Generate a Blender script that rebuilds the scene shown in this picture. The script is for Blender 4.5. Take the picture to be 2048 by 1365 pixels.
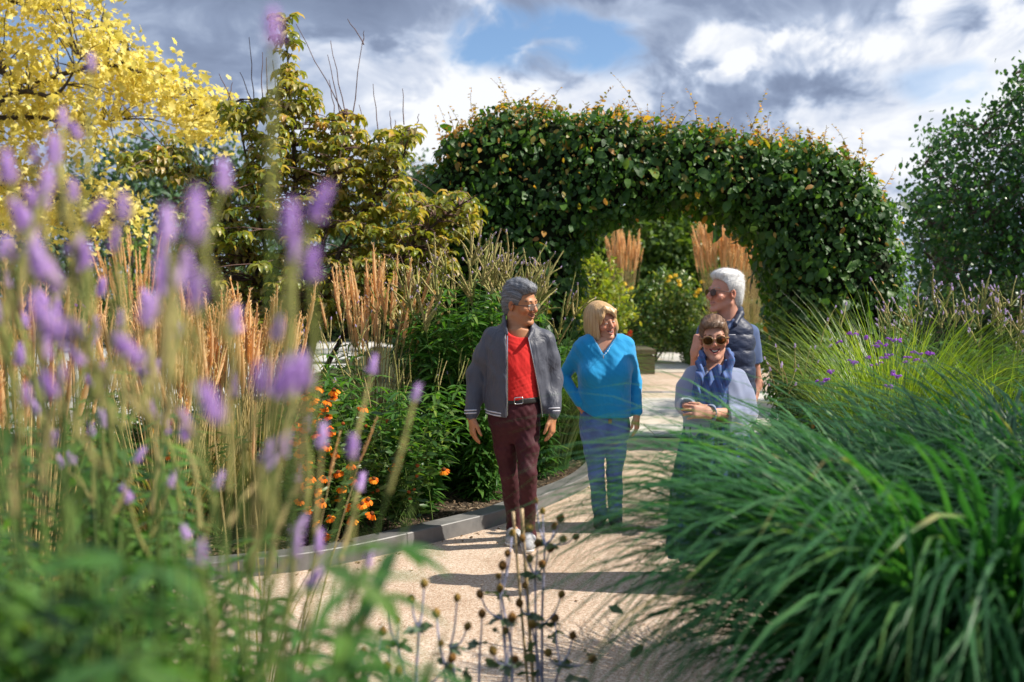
import bpy, math
import numpy as np
from mathutils import Vector, Matrix

scene = bpy.context.scene
for o in list(bpy.data.objects):
    bpy.data.objects.remove(o)
R_ = math.radians
rng = np.random.default_rng(11)

# ---------------------------------------------------------------- camera
CAM_H = 1.6
FPX = 1990.0                      # focal length in photograph pixels (2048 wide) = 35 mm
PITCH = math.atan(82.5 / FPX)
cam = bpy.data.cameras.new('camera')
cam_o = bpy.data.objects.new('camera', cam)
scene.collection.objects.link(cam_o)
cam.lens = FPX / 2048 * 36
cam.sensor_width = 36
cam.clip_start = 0.05
cam.clip_end = 2000
cam_o.location = (0, 0, CAM_H)
cam_o.rotation_euler = (R_(90) - PITCH, 0, 0)
cam.dof.use_dof = True
cam.dof.focus_distance = 6.4
cam.dof.aperture_fstop = 2.0
cam.dof.aperture_blades = 9
scene.camera = cam_o

# ---------------------------------------------------------------- sun
SUN_AZ = np.array([0.998, -0.06])       # where the sun stands: straight to the side of the walkers
SUN_EL = R_(44)
SUN_DIR = np.array([SUN_AZ[0] * math.cos(SUN_EL), SUN_AZ[1] * math.cos(SUN_EL), math.sin(SUN_EL)])
sun = bpy.data.lights.new('sun', 'SUN')
sun.energy = 5.0
sun.angle = R_(0.5)
sun.color = (1.0, 0.93, 0.82)
sun_o = bpy.data.objects.new('sun', sun)
scene.collection.objects.link(sun_o)
sun_o.rotation_euler = Vector(SUN_DIR).to_track_quat('Z', 'Y').to_euler()

# ---------------------------------------------------------------- sky with broken cloud
world = bpy.data.worlds.new('World')
scene.world = world
world.use_nodes = True
wt = world.node_tree
for n in list(wt.nodes):
    wt.nodes.remove(n)


class NB:
    """tiny node-tree helper"""
    def __init__(self, tree):
        self.t = tree

    def n(self, kind, **kw):
        nd = self.t.nodes.new(kind)
        for k, v in kw.items():
            setattr(nd, k, v)
        return nd

    def link(self, a, b):
        self.t.links.new(a, b)

    def val(self, sock, v):
        if isinstance(v, bpy.types.NodeSocket):
            self.link(v, sock)
        else:
            sock.default_value = v

    def math(self, op, a, b=0.0, c=0.0, clamp=False):
        nd = self.n('ShaderNodeMath', operation=op, use_clamp=clamp)
        self.val(nd.inputs[0], a)
        self.val(nd.inputs[1], b)
        self.val(nd.inputs[2], c)
        return nd.outputs[0]

    def vmath(self, op, a, b=(0, 0, 0)):
        nd = self.n('ShaderNodeVectorMath', operation=op)
        self.val(nd.inputs[0], a)
        self.val(nd.inputs[1], b)
        return nd.outputs['Value'] if op in ('DOT_PRODUCT', 'LENGTH', 'DISTANCE') else nd.outputs[0]

    def noise(self, vec, scale, detail=4, rough=0.55, dist=0.0):
        nd = self.n('ShaderNodeTexNoise')
        if vec is not None:
            self.link(vec, nd.inputs['Vector'])
        nd.inputs['Scale'].default_value = scale
        nd.inputs['Detail'].default_value = detail
        nd.inputs['Roughness'].default_value = rough
        nd.inputs['Distortion'].default_value = dist
        return nd

    def ramp(self, fac, stops, interp='LINEAR'):
        nd = self.n('ShaderNodeValToRGB')
        r = nd.color_ramp
        r.interpolation = interp
        while len(r.elements) < len(stops):
            r.elements.new(0.5)
        for e, (p, c) in zip(r.elements, stops):
            e.position = p
            e.color = (*c, 1) if len(c) == 3 else c
        self.val(nd.inputs[0], fac)
        return nd.outputs[0]

    def mix(self, fac, a, b, mode='MIX'):
        nd = self.n('ShaderNodeMix', data_type='RGBA', blend_type=mode)
        self.val(nd.inputs[0], fac)
        for s, v in ((nd.inputs[6], a), (nd.inputs[7], b)):
            if isinstance(v, bpy.types.NodeSocket):
                self.link(v, s)
            else:
                s.default_value = (*v, 1) if len(v) == 3 else v
        return nd.outputs[2]

    def maprange(self, v, a, b, c=0.0, d=1.0, smooth=True):
        nd = self.n('ShaderNodeMapRange', interpolation_type='SMOOTHSTEP' if smooth else 'LINEAR')
        self.val(nd.inputs[0], v)
        for i, x in zip((1, 2, 3, 4), (a, b, c, d)):
            nd.inputs[i].default_value = x
        return nd.outputs[0]


def pix_dir(px, py):
    xc = (px - 1024.0) / FPX
    yc = -(py - 682.5) / FPX
    c, s = math.cos(PITCH), math.sin(PITCH)
    return np.array([xc, c + yc * s, -s + yc * c])


def P(px, py, Y):
    """world point on the ray of photo pixel (px, py) at distance Y along the ground"""
    d = pix_dir(px, py)
    return np.array([0, 0, CAM_H]) + d * (Y / d[1])


def G(px, py, z=0.0):
    """world point where the ray of a photo pixel meets height z"""
    d = pix_dir(px, py)
    return np.array([0, 0, CAM_H]) + d * ((z - CAM_H) / d[2])


w = NB(wt)
sky = w.n('ShaderNodeTexSky', sky_type='NISHITA', sun_disc=False, sun_elevation=SUN_EL,
          sun_rotation=math.atan2(SUN_AZ[0], SUN_AZ[1]), air_density=1.0, dust_density=0.2, ozone_density=4.0)
bg_sky = w.n('ShaderNodeBackground')
bg_sky.inputs[1].default_value = 0.10
w.link(sky.outputs[0], bg_sky.inputs[0])
tc = w.n('ShaderNodeTexCoord').outputs['Generated']
# clouds are sampled on the view direction, flattened vertically as a cloud deck is
flat = w.vmath('MULTIPLY', tc, (1.0, 1.0, 1.6))
warp = w.noise(flat, 2.2, 3, 0.6)
wv = w.vmath('MULTIPLY', w.vmath('SUBTRACT', warp.outputs['Color'], (0.5, 0.5, 0.5)), (0.35, 0.35, 0.35))
cv = w.vmath('ADD', flat, wv)
big = w.noise(cv, 4.2, 6, 0.5).outputs[0]
fine = w.noise(cv, 13.0, 10, 0.58).outputs[0]
edge = w.math('ADD', w.math('MULTIPLY', w.math('SUBTRACT', big, 0.5), 0.55), w.math('MULTIPLY', w.math('SUBTRACT', fine, 0.5), 0.85))


def lump(px, py, sx, sy, k=0.0):
    """soft cloud feature around a direction; sx, sy half-sizes in photo pixels; 1 inside, 0 outside"""
    c = pix_dir(px, py)
    c = c / np.linalg.norm(c)
    d = w.vmath('SUBTRACT', tc, tuple(c))
    d = w.vmath('MULTIPLY', d, (FPX / sx, FPX / sx, FPX / sy))
    r = w.vmath('LENGTH', d)
    r = w.math('ADD', r, w.math('MULTIPLY', edge, k))
    return w.maprange(r, 1.25, 0.6)


def add(*s):
    r = s[0]
    for x in s[1:]:
        r = w.math('ADD', r, x)
    return r


def sc(s, k):
    return w.math('MULTIPLY', s, k)


vfine = w.noise(cv, 26.0, 8, 0.6).outputs[0]
wisp = w.noise(w.vmath('MULTIPLY', cv, (1.0, 1.0, 1.5)), 7.0, 9, 0.6, 0.25).outputs[0]
hole = add(lump(1085, 88, 175, 66, -2.6), sc(lump(1860, 165, 95, 40, -3.0), 0.5), sc(lump(60, 60, 130, 70, -1.5), 0.6))
hole = w.math('MULTIPLY', hole, w.maprange(wisp, 0.66, 0.50))
cover = w.maprange(add(big, sc(fine, 0.25)), 0.36, 0.56)      # elsewhere the deck is broken by noise alone
near = w.vmath('DOT_PRODUCT', tc, (0, 1, 0))
cover = w.math('MAXIMUM', cover, w.maprange(near, 0.45, 0.8), clamp=True)
cover = w.math('SUBTRACT', cover, hole, clamp=True)
# lit and shaded parts of the cloud deck
white = add(sc(lump(800, 190, 260, 140, -2.6), 0.36), sc(lump(1060, 245, 280, 110, -2.4), 0.40),
            sc(lump(1470, 85, 85, 48, -2.2), 0.48), sc(lump(1590, 110, 105, 46, -2.8), 0.32), sc(lump(1455, 150, 42, 20, -2.4), 0.34),
            sc(lump(1930, 200, 280, 190, -2.6), 0.36), sc(lump(1820, 60, 220, 50, -2.6), 0.25),
            sc(lump(1250, 25, 140, 30, -2.0), 0.2))
shade = add(sc(lump(420, 70, 460, 170, -1.3), 0.40), sc(lump(1450, 200, 270, 125, -0.6), 0.46), sc(lump(1300, -60, 1600, 95, -1.2), 0.40))
lum = add(sc(w.math('SUBTRACT', fine, 0.5), 0.85), sc(w.math('SUBTRACT', vfine, 0.5), 0.35), sc(w.math('SUBTRACT', wisp, 0.5), 0.45), sc(w.math('SUBTRACT', big, 0.5), 0.6), white, sc(shade, -0.48))
lum = w.math('ADD', lum, 0.45)
ccol = w.ramp(lum, [(0.0, (0.19, 0.24, 0.36)), (0.25, (0.27, 0.335, 0.48)), (0.48, (0.44, 0.52, 0.68)), (0.68, (0.68, 0.735, 0.85)), (0.9, (0.92, 0.94, 0.98))])
bg_cl = w.n('ShaderNodeBackground')
bg_cl.inputs[1].default_value = 0.68
w.link(ccol, bg_cl.inputs[0])
mx = w.n('ShaderNodeMixShader')
w.link(cover, mx.inputs[0])
w.link(bg_sky.outputs[0], mx.inputs[1])
w.link(bg_cl.outputs[0], mx.inputs[2])
wo = w.n('ShaderNodeOutputWorld')
w.link(mx.outputs[0], wo.inputs[0])

# ---------------------------------------------------------------- exposure
scene.view_settings.view_transform = 'Standard'
scene.view_settings.look = 'None'
scene.view_settings.exposure = 0.65
scene.view_settings.gamma = 1.0
scene.render.engine = 'CYCLES'
scene.cycles.use_denoising = True
scene.cycles.max_bounces = 8
scene.cycles.diffuse_bounces = 3
scene.cycles.transmission_bounces = 4
scene.cycles.transparent_max_bounces = 6
scene.cycles.caustics_reflective = False
scene.cycles.caustics_refractive = False

# ================================================================ mesh helpers
def mesh_np(name, V, F, smooth=True):
    """V (n,3); F: (m,3) / (m,4) array or a list of such arrays"""
    me = bpy.data.meshes.new(name)
    Fs = F if isinstance(F, list) else [F]
    Fs = [np.asarray(f, dtype=np.int32) for f in Fs if len(f)]
    V = np.asarray(V, dtype=np.float32)
    me.vertices.add(len(V))
    me.vertices.foreach_set('co', V.ravel())
    nl = sum(f.size for f in Fs)
    nf = sum(len(f) for f in Fs)
    me.loops.add(nl)
    me.polygons.add(nf)
    me.loops.foreach_set('vertex_index', np.concatenate([f.ravel() for f in Fs]))
    tot = np.concatenate([np.full(len(f), f.shape[1], dtype=np.int32) for f in Fs])
    st = np.concatenate([[0], np.cumsum(tot)[:-1]]).astype(np.int32)
    me.polygons.foreach_set('loop_start', st)
    me.polygons.foreach_set('use_smooth', np.full(nf, smooth))
    me.update(calc_edges=True)
    me.validate()
    return me


def merge(parts):
    """parts: list of (V, F) with equal face size -> one (V, F)"""
    parts = [p for p in parts if len(p[0])]
    off = 0
    Vs, Fs = [], []
    for V, F in parts:
        Vs.append(V)
        Fs.append(F + off)
        off += len(V)
    return np.concatenate(Vs), np.concatenate(Fs)


def tri(F):
    F = np.asarray(F)
    return F if F.shape[1] == 3 else np.concatenate([F[:, [0, 1, 2]], F[:, [0, 2, 3]]])


def link(o):
    scene.collection.objects.link(o)
    return o


def obj(name, me, mat=None, parent=None, **props):
    o = link(bpy.data.objects.new(name, me))
    if mat is not None and me is not None:
        if len(me.materials) == 0:
            me.materials.append(mat)
        elif me.materials[0] != mat:
            o.material_slots[0].link = 'OBJECT'
            o.material_slots[0].material = mat
    if parent is not None:
        o.parent = parent
    for k, v in props.items():
        o[k] = v
    return o


class Thing:
    """an Empty at the base of a thing; parts are given in world coordinates"""
    def __init__(self, name, loc, label, cat, group=None):
        self.L = np.array(loc, dtype=float)
        o = link(bpy.data.objects.new(name, None))
        o.empty_display_size = 0.1
        o.location = tuple(self.L)
        o['label'] = label
        o['category'] = cat
        if group:
            o['group'] = group
        self.o = o

    def part(self, name, V, F, mat, smooth=True, parent=None, **props):
        return obj(name, mesh_np(name, V - self.L, F, smooth), mat, parent or self.o, **props)

    def piece(self, name, me, M, mat=None, parent=None):
        """a copy of shared mesh data placed by world matrix M (4x4 numpy)"""
        o = obj(name, me, mat, parent or self.o)
        M = M.copy()
        M[:3, 3] -= self.L
        o.matrix_basis = Matrix(M.tolist())
        return o


def norm(a):
    a = np.asarray(a, dtype=float)
    return a / np.maximum(np.linalg.norm(a, axis=-1, keepdims=True), 1e-9)


def basis(y, z):
    """rotation matrices (N,3,3), columns x,y,z; y kept, z made orthogonal"""
    y = norm(y)
    x = norm(np.cross(y, z))
    z = np.cross(x, y)
    return np.stack([x, y, z], axis=-1)


def scatter(T, pos, B, s):
    """copies of template T=(V,F) at pos with bases B and scales s ((N,) or (N,3))"""
    V, F = T
    s = np.asarray(s, dtype=float)
    if s.ndim == 1:
        s = s[:, None]
    v = V[None] * s[:, None, :]
    W = np.einsum('nij,nkj->nki', B, v) + pos[:, None, :]
    n, k = len(pos), len(V)
    FF = (F[None] + (np.arange(n) * k)[:, None, None]).reshape(-1, F.shape[1])
    return W.reshape(-1, 3), FF


def tubes(paths, radii, sides=5, cap=True):
    """paths (N,K,3), radii (N,K) -> (V, quads)"""
    paths = np.asarray(paths, dtype=float)
    N, K, _ = paths.shape
    t = norm(np.gradient(paths, axis=1))
    ref = np.where(np.abs(t[..., 2:3]) > 0.9, np.array([1.0, 0, 0]), np.array([0, 0, 1.0]))
    a = norm(np.cross(t, ref))
    b = np.cross(t, a)
    th = np.arange(sides) / sides * 2 * np.pi
    r = np.asarray(radii)[..., None, None]
    V = paths[:, :, None, :] + r * (np.cos(th)[:, None] * a[:, :, None, :] + np.sin(th)[:, None] * b[:, :, None, :])
    i = np.arange(K - 1)[:, None] * sides
    j = np.arange(sides)[None]
    q = np.stack([i + j, i + (j + 1) % sides, i + sides + (j + 1) % sides, i + sides + j], -1).reshape(-1, 4)
    F = (q[None] + (np.arange(N) * K * sides)[:, None, None]).reshape(-1, 4)
    return V.reshape(-1, 3), F


def tube(path, rad, sides=6):
    path = np.asarray(path, dtype=float)
    rad = np.broadcast_to(np.asarray(rad, dtype=float), (len(path),))
    return tubes(path[None], rad[None], sides)


def ribbons(paths, width, side, fold=0.25):
    """grass blades: paths (N,K,3), width (N,K), side (N,3) -> V-folded ribbons (V, quads)"""
    N, K, _ = paths.shape
    t = norm(np.gradient(paths, axis=1))
    s = norm(side[:, None, :] - np.sum(side[:, None, :] * t, -1, keepdims=True) * t)
    up = np.cross(s, t)
    w2 = width[..., None] * 0.5
    L = paths - s * w2 + up * w2 * fold
    Rr = paths + s * w2 + up * w2 * fold
    V = np.stack([L, paths, Rr], axis=2)
    i = np.arange(K - 1)[:, None] * 3
    j = np.arange(2)[None]
    q = np.stack([i + j, i + j + 1, i + 3 + j + 1, i + 3 + j], -1).reshape(-1, 4)
    F = (q[None] + (np.arange(N) * K * 3)[:, None, None]).reshape(-1, 4)
    return V.reshape(-1, 3), F


def spline(pts, K):
    """smooth resample of a polyline to K points (Catmull-Rom)"""
    p = np.asarray(pts, dtype=float)
    q = np.concatenate([[2 * p[0] - p[1]], p, [2 * p[-1] - p[-2]]])
    u = np.linspace(0, len(p) - 1 - 1e-6, K)
    i = u.astype(int)
    f = (u - i)[:, None]
    a, b, c, d = q[i], q[i + 1], q[i + 2], q[i + 3]
    return 0.5 * (2 * b + (c - a) * f + (2 * a - 5 * b + 4 * c - d) * f ** 2 + (-a + 3 * b - 3 * c + d) * f ** 3)


def leaf_t(width=0.5, ts=(0.0, 0.22, 0.55, 0.82, 1.0), ws=(0.06, 0.85, 1.0, 0.55, 0.0), fold=0.18, droop=0.25, wave=0.0):
    """leaf of unit length along +y, facing +z, with a folded midrib and a drooping tip"""
    V = []
    for i, (t, a) in enumerate(zip(ts, ws)):
        z = -droop * t * t
        h = a * width / 2
        wv = wave * (1 if i % 2 else -1)
        V += [(-h, t, z + fold * h + wv * h), (0, t, z), (h, t, z + fold * h - wv * h)]
    V = np.array(V)
    F = []
    for i in range(len(ts) - 1):
        b = 3 * i
        F += [(b, b + 1, b + 4), (b, b + 4, b + 3), (b + 1, b + 2, b + 5), (b + 1, b + 5, b + 4)]
    return V, np.array(F)


def lobed_t():
    """five-lobed leaf, unit length, facing +z"""
    ang = np.array([-150, -120, -78, -58, -28, 0, 28, 58, 78, 120, 150]) * np.pi / 180
    rad = np.array([0.30, 0.50, 0.36, 0.66, 0.42, 0.80, 0.42, 0.66, 0.36, 0.50, 0.30])
    V = [(0, 0.22, 0.05)] + [(math.sin(a) * r, 0.22 + math.cos(a) * r, -0.22 * r * r) for a, r in zip(ang, rad)]
    F = [(0, i + 1, i) for i in range(1, len(ang))] + [(0, 1, len(ang))]
    return np.array(V), np.array(F)


def rnd(n, a=0.0, b=1.0):
    return rng.uniform(a, b, n)


def rdir(n, zmin=-1.0, zmax=1.0):
    z = rnd(n, zmin, zmax)
    t = rnd(n, 0, 2 * np.pi)
    r = np.sqrt(np.maximum(0, 1 - z * z))
    return np.stack([r * np.cos(t), r * np.sin(t), z], -1)


def in_poly(pts, poly):
    x, y = pts[:, 0], pts[:, 1]
    poly = np.asarray(poly, dtype=float)
    ins = np.zeros(len(pts), bool)
    j = len(poly) - 1
    for i in range(len(poly)):
        xi, yi = poly[i]
        xj, yj = poly[j]
        c = ((yi > y) != (yj > y)) & (x < (xj - xi) * (y - yi) / (yj - yi + 1e-12) + xi)
        ins ^= c
        j = i
    return ins


def sample_poly(poly, n):
    poly = np.asarray(poly, dtype=float)
    lo, hi = poly.min(0), poly.max(0)
    out = np.zeros((0, 2))
    while len(out) < n:
        p = rng.uniform(lo, hi, (n * 3, 2))
        out = np.concatenate([out, p[in_poly(p, poly)]])
    return out[:n]


def Pn(pp, Y):
    """vectorised P"""
    return np.array([P(a[0], a[1], y) for a, y in zip(pp, np.broadcast_to(Y, (len(pp),)))])


# ================================================================ implicit surfaces (bodies, clothes, hedges)
class SDF:
    def __init__(self, lo, hi, h):
        self.lo = np.array(lo, dtype=float)
        self.h = h
        n = np.ceil((np.array(hi) - self.lo) / h).astype(int) + 1
        self.ax = [self.lo[i] + np.arange(n[i]) * h for i in range(3)]
        self.d = np.full(n, 1.0, dtype=np.float32)

    def copy(self):
        c = SDF.__new__(SDF)
        c.lo, c.h, c.ax, c.d = self.lo, self.h, self.ax, self.d.copy()
        return c

    def block(self, lo, hi):
        s = []
        for i in range(3):
            a = max(0, int((lo[i] - self.lo[i]) / self.h))
            b = min(len(self.ax[i]), int((hi[i] - self.lo[i]) / self.h) + 2)
            s.append(slice(a, max(a, b)))
        return tuple(s)

    def grid(self, s=None):
        s = s or (slice(None),) * 3
        return (self.ax[0][s[0]][:, None, None], self.ax[1][s[1]][None, :, None], self.ax[2][s[2]][None, None, :])

    def comb(self, s, e, k, sub=False):
        a = self.d[s]
        if a.size == 0:
            return
        e = e.astype(np.float32)
        if sub:
            a = -a
        if k > 0:
            hh = np.maximum(k - np.abs(a - e), 0) / k
            r = np.minimum(a, e) - hh * hh * k * 0.25
        else:
            r = np.minimum(a, e)
        self.d[s] = -r if sub else r

    def cone(self, a, b, ra, rb, k=0.02, sub=False, squash=None):
        """rounded cone; squash=(axis, factor) makes it flatter along a unit axis"""
        a, b = np.array(a, dtype=float), np.array(b, dtype=float)
        m = max(ra, rb) * 1.6 + max(k, 0.05)
        s = self.block(np.minimum(a, b) - m, np.maximum(a, b) + m)
        X, Y, Z = self.grid(s)
        ab = b - a
        L2 = max(ab @ ab, 1e-9)
        t = np.clip(((X - a[0]) * ab[0] + (Y - a[1]) * ab[1] + (Z - a[2]) * ab[2]) / L2, 0, 1)
        dx, dy, dz = X - a[0] - t * ab[0], Y - a[1] - t * ab[1], Z - a[2] - t * ab[2]
        q = dx * dx + dy * dy + dz * dz
        if squash is not None:
            u, f = np.array(squash[0], dtype=float), squash[1]
            u = u / np.linalg.norm(u)
            pu = dx * u[0] + dy * u[1] + dz * u[2]
            q = q + pu * pu * (1 / f ** 2 - 1)
        self.comb(s, np.sqrt(q) - (ra + t * (rb - ra)), k, sub)

    def chain(self, pts, rs, k=0.02, **kw):
        for i in range(len(pts) - 1):
            self.cone(pts[i], pts[i + 1], rs[i], rs[i + 1], k, **kw)

    def ell(self, c, r, R=None, k=0.02, sub=False):
        c, r = np.array(c, dtype=float), np.array(r, dtype=float)
        m = r.max() + max(k, 0.05)
        s = self.block(c - m, c + m)
        X, Y, Z = self.grid(s)
        d = [X - c[0], Y - c[1], Z - c[2]]
        if R is None:
            l = d
        else:
            l = [d[0] * R[0, i] + d[1] * R[1, i] + d[2] * R[2, i] for i in range(3)]
        k0 = np.sqrt(sum((l[i] / r[i]) ** 2 for i in range(3)))
        k1 = np.sqrt(sum((l[i] / r[i] ** 2) ** 2 for i in range(3)))
        self.comb(s, k0 * (k0 - 1) / np.maximum(k1, 1e-6), k, sub)

    def loft(self, sl, k=0.02, power=2.3, sub=False, rot=0.0):
        """stack of ellipses: rows (cx, cy, z, rx, ry), any z order"""
        sl = np.array(sorted(sl, key=lambda q: q[2]), dtype=float)
        m = 0.06
        lo = np.array([(sl[:, 0] - sl[:, 3]).min() - m, (sl[:, 1] - sl[:, 4]).min() - m, sl[0, 2] - m])
        hi = np.array([(sl[:, 0] + sl[:, 3]).max() + m, (sl[:, 1] + sl[:, 4]).max() + m, sl[-1, 2] + m])
        s = self.block(lo, hi)
        X, Y, Z = self.grid(s)
        z = self.ax[2][s[2]]
        ip = []
        n = 64
        zz = np.linspace(sl[0, 2], sl[-1, 2], n)
        for c in (0, 1, 3, 4):
            v = np.interp(zz, sl[:, 2], sl[:, c])
            kk = np.ones(5) / 5
            v = np.convolve(np.pad(v, 2, mode='edge'), kk, 'valid')
            ip.append(np.interp(z, zz, v)[None, None, :])
        cx, cy, rx, ry = ip
        dx, dy = X - cx, Y - cy
        if rot:
            c_, s_ = math.cos(math.radians(rot)), math.sin(math.radians(rot))
            dx, dy = dx * c_ + dy * s_, -dx * s_ + dy * c_
        q = (np.abs(dx / rx) ** power + np.abs(dy / ry) ** power) ** (1 / power)
        e = (q - 1) * np.minimum(rx, ry)
        e = np.maximum(e, np.maximum(sl[0, 2] - Z, Z - sl[-1, 2]))
        self.comb(s, e, k, sub)

    def fn(self, f, k=0.0, sub=False):
        s = (slice(None),) * 3
        self.comb(s, np.broadcast_to(f(*self.grid()), self.d.shape), k, sub)

    def keep(self, f):
        """intersect with f(X,Y,Z) <= 0"""
        self.d = np.maximum(self.d, np.broadcast_to(f(*self.grid()), self.d.shape).astype(np.float32))

    def disp(self, f):
        self.d = self.d + np.broadcast_to(f(*self.grid()), self.d.shape).astype(np.float32)

    def mesh(self):
        d, h = self.d, self.h
        d = np.pad(d, 1, constant_values=1.0)
        lo = self.lo - h
        s = d < 0
        c = np.zeros(tuple(x - 1 for x in d.shape), dtype=np.int8)
        for i in (0, 1):
            for j in (0, 1):
                for k in (0, 1):
                    c += s[i:d.shape[0] - 1 + i, j:d.shape[1] - 1 + j, k:d.shape[2] - 1 + k]
        I, J, K = np.nonzero((c > 0) & (c < 8))
        idx = np.full(c.shape, -1, dtype=np.int64)
        idx[I, J, K] = np.arange(len(I))
        D = {}
        for i in (0, 1):
            for j in (0, 1):
                for k in (0, 1):
                    D[(i, j, k)] = d[I + i, J + j, K + k]
        acc = np.zeros((len(I), 3))
        cnt = np.zeros(len(I))
        for a in D:
            for axis in range(3):
                if a[axis]:
                    continue
                b = list(a)
                b[axis] = 1
                da, db = D[a], D[tuple(b)]
                m = (da < 0) != (db < 0)
                t = np.where(m, da / np.where(m, da - db, 1), 0)
                p = np.tile(np.array(a, dtype=float), (len(I), 1))
                p[:, axis] += t
                acc += p * m[:, None]
                cnt += m
        V = lo + (np.stack([I, J, K], -1) + acc / cnt[:, None]) * h
        Fs = []
        for axis in range(3):
            u, v = (axis + 1) % 3, (axis + 2) % 3
            sl0 = [slice(None)] * 3
            sl1 = [slice(None)] * 3
            sl0[axis] = slice(0, -1)
            sl1[axis] = slice(1, None)
            m = s[tuple(sl0)] != s[tuple(sl1)]
            E = np.stack(np.nonzero(m), -1)
            ok = (E[:, u] > 0) & (E[:, v] > 0) & (E[:, u] < d.shape[u] - 1) & (E[:, v] < d.shape[v] - 1)
            E = E[ok]
            q = []
            for du, dv in ((-1, -1), (0, -1), (0, 0), (-1, 0)):
                e = E.copy()
                e[:, u] += du
                e[:, v] += dv
                q.append(idx[e[:, 0], e[:, 1], e[:, 2]])
            q = np.stack(q, -1)
            neg = s[E[:, 0], E[:, 1], E[:, 2]]
            q[~neg] = q[~neg][:, ::-1]
            Fs.append(q)
        return V, np.concatenate(Fs)


def surf_points(V, F, n):
    """n random points on a quad/tri mesh with normals"""
    T = tri(F)
    a, b, c = V[T[:, 0]], V[T[:, 1]], V[T[:, 2]]
    cr = np.cross(b - a, c - a)
    ar = np.linalg.norm(cr, axis=1)
    i = rng.choice(len(T), n, p=ar / ar.sum())
    u, v = rnd(n), rnd(n)
    f = u + v > 1
    u[f], v[f] = 1 - u[f], 1 - v[f]
    p = a[i] + (b[i] - a[i]) * u[:, None] + (c[i] - a[i]) * v[:, None]
    return p, norm(cr[i])


def wob(X, Y, Z, seed=0, f=1.0):
    """cheap smooth pseudo-noise, about -1..1"""
    r = np.random.default_rng(seed)
    out = 0
    for i in range(5):
        k = r.normal(0, 1, 3) * f * (1.0 + 0.7 * i)
        out = out + np.sin(k[0] * X + k[1] * Y + k[2] * Z + r.uniform(0, 6.28)) / (1 + 0.55 * i)
    return out / 2.2


# ================================================================ materials
def new_mat(name):
    m = bpy.data.materials.new(name)
    m.use_nodes = True
    t = m.node_tree
    for n in list(t.nodes):
        t.nodes.remove(n)
    b = NB(t)
    out = b.n('ShaderNodeOutputMaterial')
    return m, b, out


def principled(b, col, rough=0.6, spec=0.4, **kw):
    p = b.n('ShaderNodeBsdfPrincipled')
    if isinstance(col, bpy.types.NodeSocket):
        b.link(col, p.inputs['Base Color'])
    else:
        p.inputs['Base Color'].default_value = (*col, 1)
    b.val(p.inputs['Roughness'], rough)
    p.inputs['Specular IOR Level'].default_value = spec
    for k, v in kw.items():
        b.val(p.inputs[k], v)
    return p


def bump(b, h, strength=0.3, dist=0.01):
    n = b.n('ShaderNodeBump')
    n.inputs['Strength'].default_value = strength
    n.inputs['Distance'].default_value = dist
    b.link(h, n.inputs['Height'])
    return n.outputs[0]


def coords(b, kind='Object'):
    return b.n('ShaderNodeTexCoord').outputs[kind]


def leaf_mat(name, stops, trans=0.35, tcol=None, rough=0.42, spec=0.5, vein=0.0):
    """leaf: colour picked per leaf from a ramp, gloss above, light let through from behind"""
    m, b, out = new_mat(name)
    g = b.n('ShaderNodeNewGeometry')
    f = b.math('FRACT', b.math('ADD', g.outputs['Random Per Island'], b.n('ShaderNodeObjectInfo').outputs['Random']))
    nz = b.noise(g.outputs['Position'], 2.2, 2)
    f2 = b.math('ADD', b.math('MULTIPLY', f, 0.8), b.math('MULTIPLY', b.math('SUBTRACT', nz.outputs[0], 0.4), 0.7), clamp=True)
    col = b.ramp(f2, stops)
    p = principled(b, col, rough, spec)
    if vein:
        nn = b.noise(coords(b), 60, 2)
        b.link(bump(b, nn.outputs[0], vein, 0.004), p.inputs['Normal'])
    if trans > 0:
        t = b.n('ShaderNodeBsdfTranslucent')
        tm = b.mix(1.0, col, tcol or (1.0, 0.95, 0.35), 'MULTIPLY')
        tm2 = b.mix(1.0, tm, (1.9, 1.9, 1.9), 'MULTIPLY')
        b.link(tm2, t.inputs[0])
        x = b.n('ShaderNodeMixShader')
        x.inputs[0].default_value = trans
        b.link(p.outputs[0], x.inputs[1])
        b.link(t.outputs[0], x.inputs[2])
        b.link(x.outputs[0], out.inputs[0])
    else:
        b.link(p.outputs[0], out.inputs[0])
    return m


def plain_mat(name, col, rough=0.6, spec=0.4, var=0.12, scale=14, bmp=0.2, bscale=60, bdist=0.004, **kw):
    """solid colour with slight mottling and fine relief"""
    m, b, out = new_mat(name)
    co = coords(b)
    n1 = b.noise(co, scale, 4)
    dark = tuple(c * (1 - var) for c in col)
    lite = tuple(min(1, c * (1 + var)) for c in col)
    c = b.ramp(n1.outputs[0], [(0.3, dark), (0.7, lite)])
    p = principled(b, c, rough, spec, **kw)
    if bmp:
        n2 = b.noise(co, bscale, 3)
        b.link(bump(b, n2.outputs[0], bmp, bdist), p.inputs['Normal'])
    b.link(p.outputs[0], out.inputs[0])
    return m

# ================================================================ setting
def poly_sheet(name, pts, z, mat, **props):
    """flat sheet from an outline, triangulated as a fan of its own order"""
    import bmesh
    bm = bmesh.new()
    vs = [bm.verts.new((p[0], p[1], z)) for p in pts]
    f = bm.faces.new(vs)
    if f.normal.z < 0:
        f.normal_flip()
    bmesh.ops.triangulate(bm, faces=[f])
    me = bpy.data.meshes.new(name)
    bm.to_mesh(me)
    bm.free()
    return obj(name, me, mat, **props)


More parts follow.
